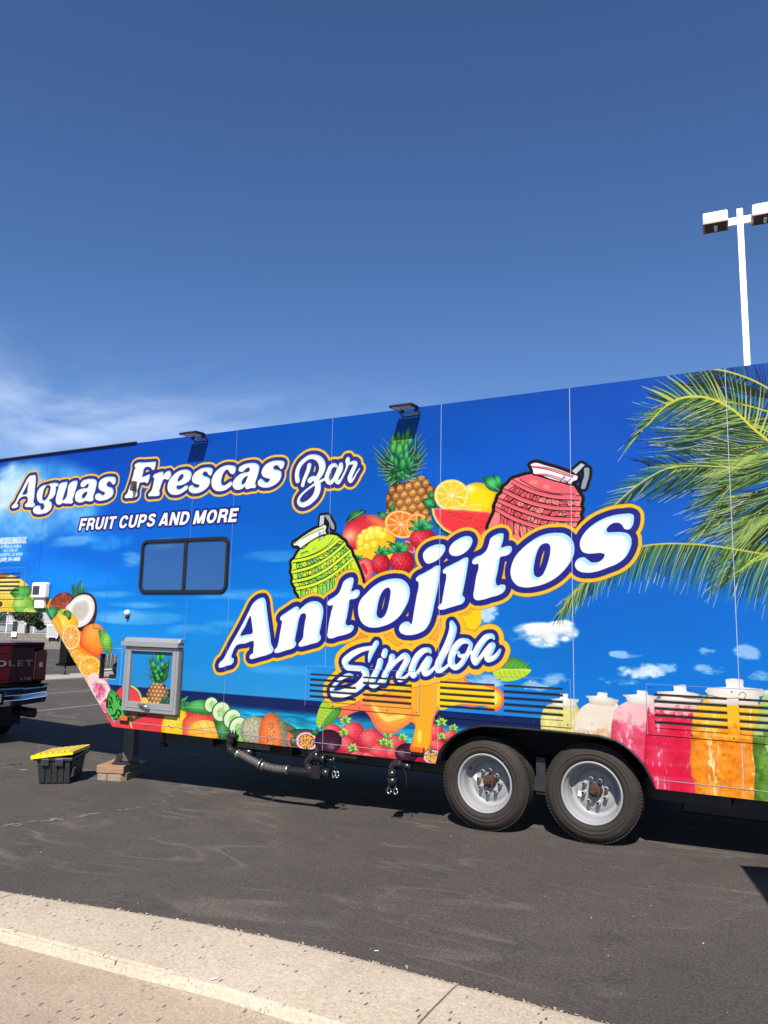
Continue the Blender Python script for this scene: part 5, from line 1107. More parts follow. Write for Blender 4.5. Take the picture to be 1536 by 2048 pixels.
seams = [NOSE, -9.57, -8.348, -7.118, -5.891, -5.304, -4.075, -2.872, -1.658, -.421, .79, TAIL]
def wall_panel(xa, xb, y, th):
    brk = sorted(set([xa, xb] + [v for v in (SA[0], SB[0], HOLE[0], HOLE[1]) if xa < v < xb] + [float(v) for v in AR[:, 0] if xa < v < xb]))
    mb = MB()
    for a, b_ in zip(brk[:-1], brk[1:]):
        e = 1e-7; za, zb = zlow(a + e), zlow(b_ - e); mid = (a + b_)/2
        sp = [((za, zb), (TOP, TOP))]
        if HOLE[0] <= mid <= HOLE[1]: sp = [((za, zb), (HOLE[2], HOLE[2])), ((HOLE[3], HOLE[3]), (TOP, TOP))]
        for (l0, l1), (h0, h1) in sp:
            mb.add([(a, y, l0), (b_, y, l1), (b_, y, h1), (a, y, h0)], [(0,1,2,3)])
    # give the sheet its thickness along every free edge
    key = lambda v: (round(v[0], 5), round(v[2], 5))
    cnt = {}
    for f in mb.f:
        for i in range(4):
            k = frozenset((key(mb.v[f[i]]), key(mb.v[f[(i+1) % 4]])));  cnt.setdefault(k, []).append((mb.v[f[i]], mb.v[f[(i+1) % 4]]))
    for k, l in cnt.items():
        if len(l) == 1:
            (p, q), = l
            if p != q: mb.add([p, q, (q[0], y + th, q[2]), (p[0], y + th, p[2])], [(0,1,2,3)])
    return mb
GAP = .0030
for a, b_ in zip(seams[:-1], seams[1:]):
    part(wall_panel(a + GAP, b_ - GAP, 0, .008), 'panel', PR)
part(wall_panel(NOSE, TAIL, .005, .05), 'side_frame', M['seam'])
sh_ = MB()
sh_.box(NOSE + .01, TAIL - .01, .06, 2.5, TOP - .06, TOP - .012)                 # roof
sh_.box(SB[0] + .02, float(AR[0, 0]) - .02, .06, 2.5, BOT + .02, BOT + .06, 1); sh_.box(float(AR[-1, 0]) + .02, TAIL - .01, .06, 2.5, BOT + .02, BOT + .06, 1); sh_.box(float(AR[0, 0]) - .019, float(AR[-1, 0]) + .019, .66, 1.84, BOT + .02, BOT + .06, 1)      # floor
sh_.box(NOSE + .01, SA[0] + .05, .06, 2.5, OVR + .012, OVR + .06, 1)          # floor of the overhang
sh_.box(NOSE + .01, NOSE + .05, .06, 2.5, OVR + .061, TOP - .061); sh_.box(TAIL - .05, TAIL - .01, .06, 2.5, BOT + .061, TOP - .061)
o = part(sh_, 'body_shell', [M['white_paint'], M['dark_steel']])
mb = wall_panel(NOSE, TAIL, 2.5, .05); part(mb, 'far_side', M['white_paint'])
# sloping neck wall with its service opening
def neck(y0, y1, z0, z1, mb):
    f = lambda z: SA[0] + (SA[1] - z)/(SA[1] - SB[1])*(SB[0] - SA[0])
    mb.prism([(f(z0) + .03, y0, z0), (f(z1) + .03, y0, z1), (f(z1) + .07, y0, z1), (f(z0) + .07, y0, z0)], (0, y1 - y0, 0))
mb = MB(); neck(.06, 2.5, BOT + .02, .96, mb); neck(.06, 2.5, 1.40, OVR + .01, mb); neck(1.35, 2.5, .961, 1.399, mb)
part(mb, 'neck_wall', M['dark_steel'])
mb = MB(); mb.box(HOLE[0] + .012, HOLE[1] + .25, .012, 1.2, HOLE[2] - .03, HOLE[2] - .005); part(mb, 'locker_floor', M['galv'])
mb = MB(); mb.box(HOLE[1] + .02, HOLE[1] + .05, .06, 1.3, .98, 1.4); part(mb, 'locker_wall', M['dark_steel'])
mb = MB(); mb.lathe([(0, 0), (.05, 0), (.075, .03), (.08, .12), (.06, .17), (0, .18)], (-7.11, .20, 1.13), 'X', 18); mb.tube([(-7.02, .22, 1.15), (-6.95, .22, 1.22), (-6.95, .3, 1.4)], .022); mb.box(-7.13, -7.02, .13, .26, 1.0, 1.06)
part(mb, 'pump', M['black_plastic'])
mb = MB()
fx0, fx1, fz0, fz1 = -7.19, -6.806, .962, 1.368
for a in ((fx0, HOLE[0] + .0, fz0, fz1), (HOLE[1], fx1, fz0, fz1), (HOLE[0], HOLE[1], fz0, HOLE[2]), (HOLE[0], HOLE[1], HOLE[3], fz1)):
    mb.box(a[0], a[1], -.004, -.0005, a[2], a[3])
part(mb, 'hatch_frame', PR)
mb = MB()
for a in ((fx0, fx1, fz1, fz1 + .003), (fx1, fx1 + .004, fz0, fz1 + .003)): mb.box(a[0], a[1], -.006, -.0005, a[2], a[3])
part(mb, 'hatch_edge', M['edge_line'])
mb = MB(); mb.box(HOLE[0] - .002, HOLE[0] + .018, -.002, .055, HOLE[2], HOLE[3]); part(mb, 'hatch_jamb', M['dark_steel'])
# thin bright mouldings along the lower edge and the sloping edge
mb = MB()
for a, b_ in ((SB[0] + .03, float(AR[0, 0]) - .0), (float(AR[-1, 0]), TAIL)): mb.box(a, b_, -.0045, -.0003, BOT + .067, BOT + .0705)
mb.box(NOSE, SA[0] + .02, -.0045, -.0003, OVR + .055, OVR + .0585)
d = Vector((SB[0] - SA[0], 0, SB[1] - SA[1])).normalized(); nn = Vector((-d.z, 0, d.x))
p0 = Vector((SA[0], -.0045, SA[1])) + nn*.055; p1 = Vector((SB[0], -.0045, SB[1])) + nn*.055
mb.prism([p0, p0 + nn*.0035, p1 + nn*.0035, p1], (0, .0042, 0))
part(mb, 'edge_moulding', M['edge_line'])
mb = MB(); mb.box(NOSE, -6.795, -.030, -.001, TOP - .002, TOP + .014); part(mb, 'drip_rail', M['dark_steel'], bevel=.004)
# wheel arch lip, liner
mb = MB(); lip = [(float(x), float(z)) for x, z in AR]
mb.tube([(x, -.006, z) for x, z in lip], .011, 8); part(mb, 'arch_lip', M['black_plastic'])
mb = MB(); n = len(lip)
mb.add([(x, .012, z) for x, z in lip] + [(x, .62, z) for x, z in lip], [(i, i+1, n+i+1, n+i) for i in range(n-1)])
mb.box(AR[0, 0] - .05, AR[-1, 0] + .05, .62, .65, .35, 1.25); part(mb, 'wheel_well', M['slot_black'])
mb = MB(); mb.box(-6.6, TAIL - .1, .42, .52, .34, .505); mb.box(-6.6, TAIL - .1, 1.98, 2.08, .34, .505)
for x in (-5.6, -4.4, -3.4, -.6, .8): mb.box(x, x + .08, .12, 2.4, .40, .515)
part(mb, 'chassis_frame', M['dark_steel'])
for q in ((-5.72, -4.6, .25, 1.2, .36, .50), (-6.5, -2.95, 1.25, 2.35, .16, .50), (-.95, 1.6, .7, 2.35, .2, .50)): part(MB().box(*q), 'light_block_tank', M['dark_steel'], bevel=.02)  # the two big deep tanks are added to block light under the floor
for q in ((-5.2, -4.7, .012, .027, .44, .499), (-4.25, -3.7, .02, .035, .455, .499)): part(MB().box(*q), 'skirt_plate', M['black_plastic'])

# wheels
def make_wheel(c):
    x, z = c; Y0 = .105
    w = bpy.data.objects.new('wheel', None); COL.objects.link(w); w.parent = trailer; w.location = (x - TX, Y0 - TY, z)
    def wp(mb, name, m, **k): return mb.build(name, m, w, **k)
    R = .393
    mb = MB(); mb.lathe([(.243,.03),(.252,.006),(.27,-.006),(.288,-.011),(.292,-.008),(.305,-.012),(.307,-.0145),(.312,-.0145),(.314,-.012),(.330,-.0115),(.345,-.010),(.349,-.006),(.366,.004),(.382,.024),(.389,.042),(.3935,.06),(.3935,.085),(.386,.087),(.386,.095),(.3935,.097),(.394,.125),(.387,.127),(.387,.136),(.394,.138),(.394,.165),(.387,.167),(.387,.175),(.3935,.177),(.3935,.205),(.385,.225),(.366,.243),(.33,.255),(.27,.25),(.243,.225)], n=96)
    ob = wp(mb, 'tyre', M['rubber'])
    mb = MB(); nb = 84
    for k in range(nb):
        for y0, y1, rr in ((.026, .062, .3915), (.205, .226, .390)):
            a = 2*pi*(k + (.5 if y0 > .1 else 0))/nb; Mx = Matrix.Rotation(-a, 4, 'Y'); mb.box(rr - .014, rr + .0025, y0, y1, -.0095, .0095, 0, Mx)
    t = mb.build('tread_blocks', M['rubber'], w, fix=False); t['kind'] = 'stuff'
    mb = MB(); mb.lathe([(.243,.035),(.250,.012),(.249,.002),(.241,-.002),(.232,.006),(.228,.03),(.222,.048),(.215,.055),(.212,.10),(.208,.150),(.198,.172),(.180,.180),(.166,.172),(.15,.162),(.10,.158),(.05,.158)], n=72)
    r_ = wp(mb, 'rim', M['rim'])
    mb = MB(); mb.lathe([(.060,.1575),(.058,.140),(.050,.130),(.048,.10),(.040,.098),(0,.0975)], n=24, smooth=False); mb.lathe([(.031,.098),(.030,.066),(.024,.060),(0,.059)], n=6, smooth=False); mb.lathe([(.014,.0595),(.013,.048),(0,.047)], n=12, smooth=False)
    wp(mb, 'hub', M['rust'])
    for k in range(8):
        a = 2*pi*(k + .35)/8; mb = MB(); cx, cz = .098*cos(a), .098*sin(a)
        mb.lathe([(.021,.1575),(.021,.150),(.0175,.147),(.0175,.112),(.013,.103),(.0125,.102)], (cx, 0, cz), n=8, smooth=False)
        ln = wp(mb, 'lug_nut', M['lug']); mb = MB(); mb.lathe([(.0124,.108),(0,.108)], (cx, 0, cz), n=8); mb.build('stud', M['dark_steel'], w)
    mb = MB(); mb.tube([(-.20, .125, .02), (-.178, .095, .015)], .006, 6); wp(mb, 'valve_stem', M['black_plastic'])
    mb = MB(); mb.prism([(-.150, .158, -.06), (-.118, .158, -.07), (-.110, .158, -.03), (-.142, .158, -.02)], (0, -.002, 0)); wp(mb, 'balance_sticker', M['label_white'])
    return w
w1 = make_wheel((-1.556, .388))
w2 = copy_tree(w1, trailer); w2.location = (-2.476 - TX, .105 - TY, .362)
w2.rotation_euler = (0, .42, 0)
mb = MB(); mb.box(-2.4, -1.6, .30, .38, .36, .43); mb.box(-2.06, -1.98, .26, .42, .30, .60); mb.box(-2.12, -1.92, .24, .30, .33, .37)
mb.tube([(-1.556, .25, .388), (-1.556, 2.3, .388)], .045); mb.tube([(-2.476, .25, .362), (-2.476, 2.3, .362)], .045)
part(mb, 'axle_beam', M['dark_steel'])
mb = MB()
for x, z in ((-1.556, .388), (-2.476, .362)): mb.lathe([(.24, 2.17), (.39, 2.15), (.393, 2.3), (.39, 2.4), (.24, 2.4)], (x, 0, z), n=40)
part(mb, 'far_tyres', M['rubber'])

# louvred vent plates: a frame, blades one by one, black behind the gaps
def louvre_mesh(L):
    mb = MB(); h = .0165
    pr = [(-.004, h), (-.0125, h - .003), (-.0145, -h + .008), (-.0105, -h)]
    n = len(pr); v = []
    for x in (0, L): v += [(x, y, z) for y, z in pr]
    mb.add(v, [tuple(range(n)), tuple(range(n, 2*n))[::-1]] + [(i, (i+1) % n, n + (i+1) % n, n + i) for i in range(n)])
    return mb
zs = [1.183, 1.130, 1.077, 1.024, .971]
lv = {}
def louvre(x0, L, z, parent):
    k = round(L, 3)
    if k not in lv:
        o = louvre_mesh(L).build('louvre', PR, parent); lv[k] = o
    else:
        o = lv[k].copy(); COL.objects.link(o); o.parent = parent
    o.location = (x0 - TX, -TY, z); return o
def vent(x0, x1, z0, z1, cols, dz=0., name='louvre_vent'):
    slots = [z + dz for z in zs]
    zt, zb_ = slots[0] + .035, slots[-1] - .018
    mb = MB(); ya, yb = -.0085, -.0005
    xs_ = [x0] + [v for c_ in cols for v in c_] + [x1]
    mb.box(x0, x1, ya, yb, zt, z1); mb.box(x0, x1, ya, yb, z0, zb_)
    for i in range(0, len(xs_), 2): mb.box(xs_[i], xs_[i+1], ya, yb, zb_, zt)
    fr = part(mb, name, PR)
    mb = MB()
    for c_ in cols: mb.box(c_[0], c_[1], -.0022, -.0006, zb_, zt)
    part(mb, 'vent_gap', M['slot_black'], fr)
    mb = MB(); e = .003
    mb.box(x0 - e, x1 + e, ya - .001, -.0004, z1, z1 + e); mb.box(x0 - e, x0, ya - .001, -.0004, z0, z1); mb.box(x1, x1 + e, ya - .001, -.0004, z0, z1)
    part(mb, 'vent_edge', M['plate_edge'], fr)
    mb = MB()
    for x in np.linspace(x0 + .025, x1 - .025, 5):
        for z in (z0 + .022, z1 - .022): mb.lathe([(0, -.0125), (.005, -.0115), (.0065, -.0085)], (x, 0, z), n=8)
    r_ = part(mb, 'rivets', M['dark_steel'], fr); r_['kind'] = 'stuff'
    for c_ in cols:
        for z in slots: louvre(c_[0], c_[1] - c_[0], z, fr)
M['plate_edge'] = mat('plate_edge', (.10, .19, .34), .4, var=.1)
vent(-4.285, -3.055, .905, 1.285, [(-4.235, -3.715), (-3.642, -3.132)])
vent(-2.90, -1.685, .905, 1.285, [(-2.852, -2.338), (-2.255, -1.746)])
vent(-1.085, .14, .905, 1.285, [(-1.03, -.51), (-.43, .085)])
vent(-9.80, -8.59, 1.925, 2.32, [(-9.74, -9.27), (-9.20, -8.683)], 1.035)

# side window: black rubber frame, mullion, two film-covered panes
def rrect(x0, x1, z0, z1, r, n=6):
    p = []
    for cx, cz, a0 in ((x1 - r, z1 - r, 0), (x0 + r, z1 - r, 90), (x0 + r, z0 + r, 180), (x1 - r, z0 + r, 270)):
        for k in range(n + 1): a = radians(a0 + 90*k/n); p.append((cx + r*cos(a), cz + r*sin(a)))
    return p
win = bpy.data.objects.new('side_window', None); COL.objects.link(win); win.parent = trailer; win.location = (0, 0, 0)
wx0, wx1, wz0, wz1 = -6.605, -5.322, 1.995, 2.606
A_, B_ = rrect(wx0, wx1, wz0, wz1, .09), rrect(wx0 + .042, wx1 - .042, wz0 + .040, wz1 - .042, .055); n = len(A_)
mb = MB()
v = [(x, -.002, z) for x, z in A_] + [(x, -.024, z) for x, z in rrect(wx0 + .006, wx1 - .006, wz0 + .006, wz1 - .006, .086)] + [(x, -.024, z) for x, z in rrect(wx0 + .036, wx1 - .036, wz0 + .034, wz1 - .036, .06)] + [(x, -.004, z) for x, z in B_]
mb.add(v, [(j*n + i, j*n + (i+1) % n, (j+1)*n + (i+1) % n, (j+1)*n + i) for j in range(3) for i in range(n)])
part(mb, 'window_frame', M['black_plastic'], win)
xm = -5.932
mb = MB(); mb.box(xm - .022, xm + .022, -.020, -.0045, wz0 + .04, wz1 - .042); part(mb, 'mullion', M['black_plastic'], win, bevel=.003)
for a, b_, yy in ((wx0 + .04, xm - .02, -.0035), (xm + .02, wx1 - .04, -.006)):
    mb = MB(); mb.box(a, b_, yy, -.001, wz0 + .038, wz1 - .04); part(mb, 'pane', PRW, win)

# small grey service hatch with drip cap, frame rails, printed pane, latch
hx0, hx1, hz0, hz1 = -6.700, -5.905, .700, 1.400
hat = bpy.data.objects.new('service_hatch', None); COL.objects.link(hat); hat.parent = trailer
D = .058
def rail(a, b_, c_, d_, bevel=.006):
    mb = MB(); mb.box(a, b_, -D, -.001, c_, d_); return part(mb, 'frame_rail', M['grey_alu'], hat, bevel=bevel)
rail(hx0, hx0 + .088, hz0, hz1); rail(hx1 - .088, hx1, hz0, hz1); rail(hx0 + .089, hx1 - .089, hz0, hz0 + .105); rail(hx0 + .089, hx1 - .089, hz1 - .045, hz1)
mb = MB()
for a, b_, c_, d_ in ((hx0 + .03, hx0 + .042, hz0 + .05, hz1), (hx1 - .042, hx1 - .03, hz0 + .05, hz1), (hx0 + .05, hx1 - .05, hz0 + .040, hz0 + .052)): mb.box(a, b_, -D - .006, -D - .0005, c_, d_)
part(mb, 'frame_rib', M['grey_alu'], hat, bevel=.003)
mb = MB(); mb.box(hx0 + .087, hx1 - .087, -.022, -.018, hz0 + .10, hz1 - .04); part(mb, 'hatch_pane', PR, hat)
mb = MB(); mb.box(hx0 - .035, hx1 + .012, -.095, -.001, 1.405, 1.455); mb.prism([(hx0 - .01, -.085, 1.4555), (hx0 - .01, -.001, 1.4555), (hx0 - .01, -.001, 1.505), (hx0 - .01, -.055, 1.500)], (hx1 - hx0 + .03, 0, 0))
part(mb, 'drip_cap', M['grey_alu'], hat, bevel=.005)
mb = MB(); mb.box(-6.44, -6.33, -D - .012, -D, .768, .79); mb.tube([(-6.42, -D - .014, .785), (-6.40, -D - .04, .79), (-6.30, -D - .05, .775), (-6.255, -D - .035, .765)], .011, 8); part(mb, 'latch', M['clamp'], hat)
mb = MB(); mb.box(hx0 - .01, hx1 + .008, -.012, -.0006, hz0 - .015, hz0 - .001); mb.box(hx1 + .001, hx1 + .02, -.018, -.0006, hz0 - .015, 1.40); mb.box(hx0 - .018, hx0 - .001, -.018, -.0006, hz0 - .015, 1.40); part(mb, 'flange', M['rubber_grey'] if 'rubber_grey' in M else M['hose'], hat)

# little wall fittings
mb = MB(); mb.box(-8.350, -8.100, -.085, -.001, 1.935, 2.128); o = part(mb, 'exhaust_cover', M['white_paint'], bevel=.022, seg=3)
mb = MB(); mb.box(-8.318, -8.195, -.0865, -.080, 1.975, 2.085); part(mb, 'louvre_screen', M['screen'], o)
mb = MB(); mb.box(-8.325, -8.148, -.048, -.001, 1.812, 1.934); part(mb, 'outlet', M['white_paint'], o, bevel=.012)
mb = MB(); mb.lathe([(0, -.06), (.022, -.052), (.034, -.03), (.036, -.012), (.03, -.001)], (-6.749, 0, 1.775), n=16); o = part(mb, 'porch_lamp', M['lens_glass']); mb = MB(); mb.lathe([(0, -.05), (.013, -.045), (.018, -.02), (.018, -.001)], (-6.742, 0, 1.728), n=10); part(mb, 'lamp_base', M['black_plastic'], o)
mb = MB(); mb.box(-6.80, -6.755, -.06, -.001, 3.225, 3.30); mb.box(-6.79, -6.752, -.075, -.001, 3.185, 3.222); part(mb, 'camera_bracket', M['hose'], bevel=.004)
for x in (-6.690, -3.062):
    mb = MB(); mb.box(x - .062, x + .062, -.036, -.008, .582, .632); o = part(mb, 'marker_light', M['amber'], bevel=.010, seg=3)
    mb = MB(); mb.box(x - .066, x + .066, -.022, -.001, .560, .626); part(mb, 'lamp_base', M['black_plastic'], o, bevel=.004)
# floodlights on the top edge
def flood(x):
    o = bpy.data.objects.new('floodlight', None); COL.objects.link(o); o.parent = trailer; o.location = (x - TX, -TY, 3.735)
    T = Matrix.Rotation(radians(3), 4, 'X')
    mb = MB(); mb.box(-.118, .118, -.240, -.070, 0, .020, 0, T)
    for k in range(9): mb.box(-.105 + .026*k - .003, -.105 + .026*k + .003, -.228, -.082, .0205, .030, 0, T)
    h = mb.build('lamp_housing', M['black_plastic'], o, bevel=.003)
    mb = MB(); mb.box(-.098, .098, -.226, -.086, -.003, -.0003, 0, T); mb.build('lamp_glass', M['lens_glass'], o)
    mb = MB(); mb.tube([(-.10, -.085, .012), (-.10, -.05, -.02), (-.085, -.004, -.035)], .006, 6); mb.tube([(.10, -.085, .012), (.10, -.05, -.02), (.085, -.004, -.035)], .006, 6); mb.box(-.1, .1, -.010, -.001, -.045, -.025); mb.box(-.07, -.04, -.10, -.07, -.03, .0); mb.box(.075, .105, -.10, -.07, -.03, .0)
    mb.build('lamp_bracket', M['dark_steel'], o)
    return o
fl = flood(-3.185); f2 = copy_tree(fl, trailer); f2.location = (-5.80 - TX, -TY, 3.735)

# waste pipes under the sill
def wpt(x, y, Y=-.03):
    q = CAM_F + (x - 768)/CAM_FPX*CAM_R - (y - 1024)/CAM_FPX*CAM_U; t = (Y - CAM_C[1])/q[1]; return Vector(CAM_C + t*q)
def zz(p, Y=-.03): return wpt(440 + p[0]/5.9077, 1440 + p[1]/5.9077, Y)
def curve(pts, n=10): return [Vector(p) for p in smooth(np.array([tuple(p) for p in pts]), False, n)]
hp = curve([zz(p) for p in ((205,395),(260,415),(340,460),(420,500),(480,530))]); hp2 = curve([zz(p) for p in ((500,535),(600,565),(700,582),(800,588))])
dr = bpy.data.objects.new('waste_pipe', None); COL.objects.link(dr); dr.parent = trailer
mb = MB()
for path in (hp, hp2):
    Lp = [path[0]]; rr = []
    for a, b_ in zip(path[:-1], path[1:]):
        nst = max(int((b_ - a).length/.006), 1)
        for k in range(1, nst + 1): Lp.append(a.lerp(b_, k/nst))
    mb.tube(Lp, [.036 + (.004 if (i // 2) % 2 else 0) for i in range(len(Lp))], 14)
part(mb, 'ribbed_hose', M['hose'], dr)
def pp(name, pts, r, n=14, m='pipe_black', par=dr, sm=True, Y=None):
    P = [p if isinstance(p, Vector) else zz(p, -.03 if Y is None else Y) for p in pts]
    return part(MB().tube(curve(P) if sm and len(P) > 2 else P, r, n), name, M[m], par)
pp('elbow', ((125,250),(115,300),(125,350),(165,380),(215,400)), .037); pp('drain_pipe', ((800,590),(900,600),(1040,615)), .036)
pp('elbow', ((1120,440),(1075,450),(1045,490),(1045,540),(1060,580),(1110,605),(1140,610)), .040); pp('coupling', ((1040,615),(1140,612)), .043)
pp('coupling', ((1180,610),(1300,635)), .040); pp('gate_valve', ((1120,430),(1180,420)), .05); pp('valve_rod', ((1165,430),(1165,600)), .02, 8, Y=.0)
pp('gate_valve', ((230,375),(400,385)), .042, 12, Y=.06); pp('valve_rod', ((395,385),(470,385)), .012, 8, Y=.06); pp('valve_handle', ((465,340),(478,440)), .014, 8, Y=.06); pp('valve_rod', ((1240,465),(1340,475)), .010, 8, Y=.0); pp('valve_handle', ((1350,445),(1325,525)), .010, 8, Y=.0); pp('strap', ((1335,530),(1375,585)), .004, 6, Y=.0); pp('strap', ((480,440),(500,490)), .004, 6, Y=.06)
pp('gate_valve', ((1190,450),(1250,470)), .045, 12, Y=.0)
pp('cap', ((130,250),(140,215),(150,165)), .044, 14, 'black_plastic')
for dx in (-28, 0, 32): pp('cap_lug', ((150 + dx, 165),(152 + dx, 120)), .007, 6, 'black_plastic')
for p, a_, b_, c_, h_ in (((150,190), .055, -.075, .02, .012), ((1160,610), .05, -.085, .03, .055)):
    p = zz(p); part(MB().box(p.x - a_, p.x + a_, b_, c_, p.z - h_, p.z + h_), 'valve_body', M['black_plastic'], dr, bevel=.004)
for a, b_ in (((205,395),(225,405)), ((470,525),(485,532)), ((507,540),(522,546)), ((795,588),(812,590)), ((1190,610),(1210,614))): pp('hose_clamp', (a, b_), .045, 16, 'clamp')
for p in ((1345,642), (1385,645)):
    c_ = zz(p); pp('clamp_ring', [c_ + Vector((.016*cos(2*pi*k/14), 0, .030*sin(2*pi*k/14))) for k in range(15)], .006, 6, 'clamp', sm=False)
for p in ((300,290), (1160,385)): c_ = zz(p, .05); part(MB().box(c_.x - .055, c_.x + .055, .045, .06, c_.z - .06, c_.z + .08), 'pipe_hanger', M['leg_steel'], dr)
# second outlet by the wheels
def vv(p, Y=-.01): return wpt(560 + p[0]/3.84, 1320 + p[1]/3.84, Y)
o2 = bpy.data.objects.new('drain_outlet', None); COL.objects.link(o2); o2.parent = trailer
V2 = lambda pts, Y=-.01: [vv(p, Y) for p in pts]
pp('elbow', V2(((935,800),(890,798),(865,815),(862,850))), .036, par=o2); pp('coupling', V2(((862,845),(864,900))), .042, par=o2); pp('coupling', V2(((864,900),(866,955))), .048, par=o2); pp('valve_rod', V2(((930,800),(1010,825)), .04), .03, 10, par=o2); pp('strap', V2(((945,830),(965,870),(972,930),(966,980))), .004, 6, par=o2)
for p, q in (((835,930),(838,985)), ((893,930),(888,990))):
    mb = MB(); a, b_ = vv(p), vv(q); mb.tube([a, b_], .007, 8); ring = [b_ + Vector((.020*cos(2*pi*k/12), 0, .026*sin(2*pi*k/12) - .02)) for k in range(13)]; mb.tube(ring, .006, 6); part(mb, 'pull_ring', M['clamp'], o2)

# landing leg on timber, gooseneck coupler under the overhang
wtop = gz(-7.1) + .178
mb = MB(); px_, py_ = -7.135, .545
Mz = Matrix.Translation((px_, py_, 0)) @ Matrix.Rotation(radians(20), 4, 'Z')
mb.box(-.066, .066, -.066, .066, wtop + .03, BOT + .03, 0, Mz); lg = part(mb, 'landing_leg', M['leg_steel'] if 'leg_steel' in M else M['black_plastic'], bevel=.006)
mb = MB(); mb.box(-.17, .19, -.12, .12, wtop + .003, wtop + .018, 0, Mz)
for s in (-1, 1):
    pts = [Mz @ Vector(p) for p in ((s*.075, -.09, wtop + .018), (s*.16, -.09, wtop + .018), (s*.12, -.09, wtop + .10), (s*.085, -.09, wtop + .13))]
    mb.prism(pts, (Mz.to_3x3() @ Vector((0, .02, 0)))); mb.prism(pts, (Mz.to_3x3() @ Vector((0, .02, 0)))) if False else None
c_ = Mz @ Vector((-.095, -.10, wtop + .085)); mb.tube([c_, c_ + Mz.to_3x3() @ Vector((0, .19, 0))], .034, 14)
part(mb, 'foot_plate', M['dark_steel'], lg)
cp = wpt(136, 1300, 1.25); cx = cp.x
mb = MB(); mb.box(cx - .075, cx + .085, 1.17, 1.33, 1.06, OVR + .02); cpl = part(mb, 'hitch_coupler', M['dark_steel'], bevel=.008)
mb = MB(); mb.box(cx - .10, cx + .105, 1.14, 1.36, 1.03, 1.06); part(mb, 'coupler_base', M['dark_steel'], cpl, bevel=.008)
mb = MB(); mb.tube([(cx - .03, 1.25, 1.02), (cx - .03, 1.25, .915)], .014, 8); mb.box(cx - .07, cx + .02, 1.2, 1.3, .905, .914); part(mb, 'safety_pin', M['galv'], cpl)
mb = MB(); mb.tube([wpt(330,1466,.35), wpt(327,1485,.35), wpt(322,1492,.35)], .018, 8); mb.tube([wpt(322,1488,.35), wpt(333,1490,.35)], .025, 8); part(mb, 'drain_tap', M['black_plastic'])
# ------------------------------------------------------------------ timber blocks under the landing leg
ux = Vector((.934, .357, 0)).normalized(); uy = Vector((-ux.y, ux.x, 0))
def timber(name, o, L, D, h, z, m, label, chop=0., rz=0.):
    t = thing(name, label, 'timber block', (o[0], o[1], z), atan2(ux.y, ux.x) + rz, 'timber blocks under the landing leg')
    mb = MB(); rr = random.Random(hash(label) % 99)
    mb.prism([(0, 0, 0), (L, 0, 0), (L, D, 0), (0, D, 0)] if not chop else [(0, 0, 0), (L - chop, 0, 0), (L, chop*1.1, 0), (L, D, 0), (0, D, 0)], (0, 0, h))
    b = mb.build('beam', m, t, bevel=.006)
    return t
g0 = gz(-7.2)
timber('timber_block', (-7.365, .276), .115, .44, .086, g0, M['timber_grey'], 'narrow grey timber block lowest on the left under the landing leg')
timber('timber_block', tuple(Vector((-7.365, .276, 0)) + ux*.122)[:2], .215, .44, .086, g0, M['timber_grey'], 'lower grey timber block with a chipped corner, right of the narrow one', .05)
timber('timber_block', tuple(Vector((-7.372, .262, 0)))[:2], .335, .46, .088, g0 + .089, M['timber'], 'reddish brown timber block on top of the pile under the landing leg')

# ------------------------------------------------------------------ storage tote with loose yellow lid
bx, bd = Vector((.85, .52, 0)).normalized(), Vector((-.595, .803, 0)); ang = atan2(bx.y, bx.x)
tote = thing('storage_tote', 'black plastic storage tote with a pale sticker, standing on the asphalt', 'storage bin', (-7.81, -.219, gz(-7.7)), ang)
WL, WD, WHt = .37, .56, .30
mb = MB(); t0, t1 = .035, .0
def ringpts(z, ins): return [(ins, ins*1.2, z), (WL - ins, ins*1.2, z), (WL - ins, WD - ins*1.2, z), (ins, WD - ins*1.2, z)]
v = ringpts(0, .03) + ringpts(WHt, -.005) + ringpts(WHt, .008) + ringpts(.012, .04)
mb.add(v, [(3,2,1,0)] + [(j*4 + i, j*4 + (i+1) % 4, (j+1)*4 + (i+1) % 4, (j+1)*4 + i) for j in range(3) for i in range(4)] + [(12,13,14,15)])
tb = mb.build('tub', M['tote'], tote, bevel=.012)
mb = MB()
for a in ((-.035, WL + .035, -.03, 0), (-.035, WL + .035, WD, WD + .03), (-.035, -.003, .001, WD - .001), (WL + .003, WL + .035, .001, WD - .001)): mb.box(a[0], a[1], a[2], a[3], WHt - .03, WHt + .004)
mb.build('rim', M['tote'], tote, bevel=.006)
for k in range(5):
    mb = MB(); x = .045 + .07*k; mb.prism([(x, .030, .02), (x + .05, .030, .02), (x + .052, -.004, WHt - .055), (x - .002, -.004, WHt - .055)], (0, -.010, 0)); mb.build('rib', M['tote'], tote, bevel=.003)
for k in range(5):
    mb = MB(); y = .06 + .095*k; mb.prism([(WL - .028, y, .02), (WL - .028, y + .07, .02), (WL + .004, y + .072, WHt - .055), (WL + .004, y - .002, WHt - .055)], (.010, 0, 0)); mb.build('rib', M['tote'], tote, bevel=.003)
for a in ((.06, .15), (.22, .31)):
    mb = MB(); mb.box(a[0], a[1], -.045, -.025, WHt - .085, WHt - .005); mb.build('latch_tab', M['tote'], tote, bevel=.006)
mb = MB(); mb.prism([(WL - .004, .08, .07), (WL - .002, .17, .075), (WL + .016, .165, .18), (WL + .014, .085, .175)], (.006, 0, 0)); mb.build('sticker', M['label_white'], tote, bevel=.004)
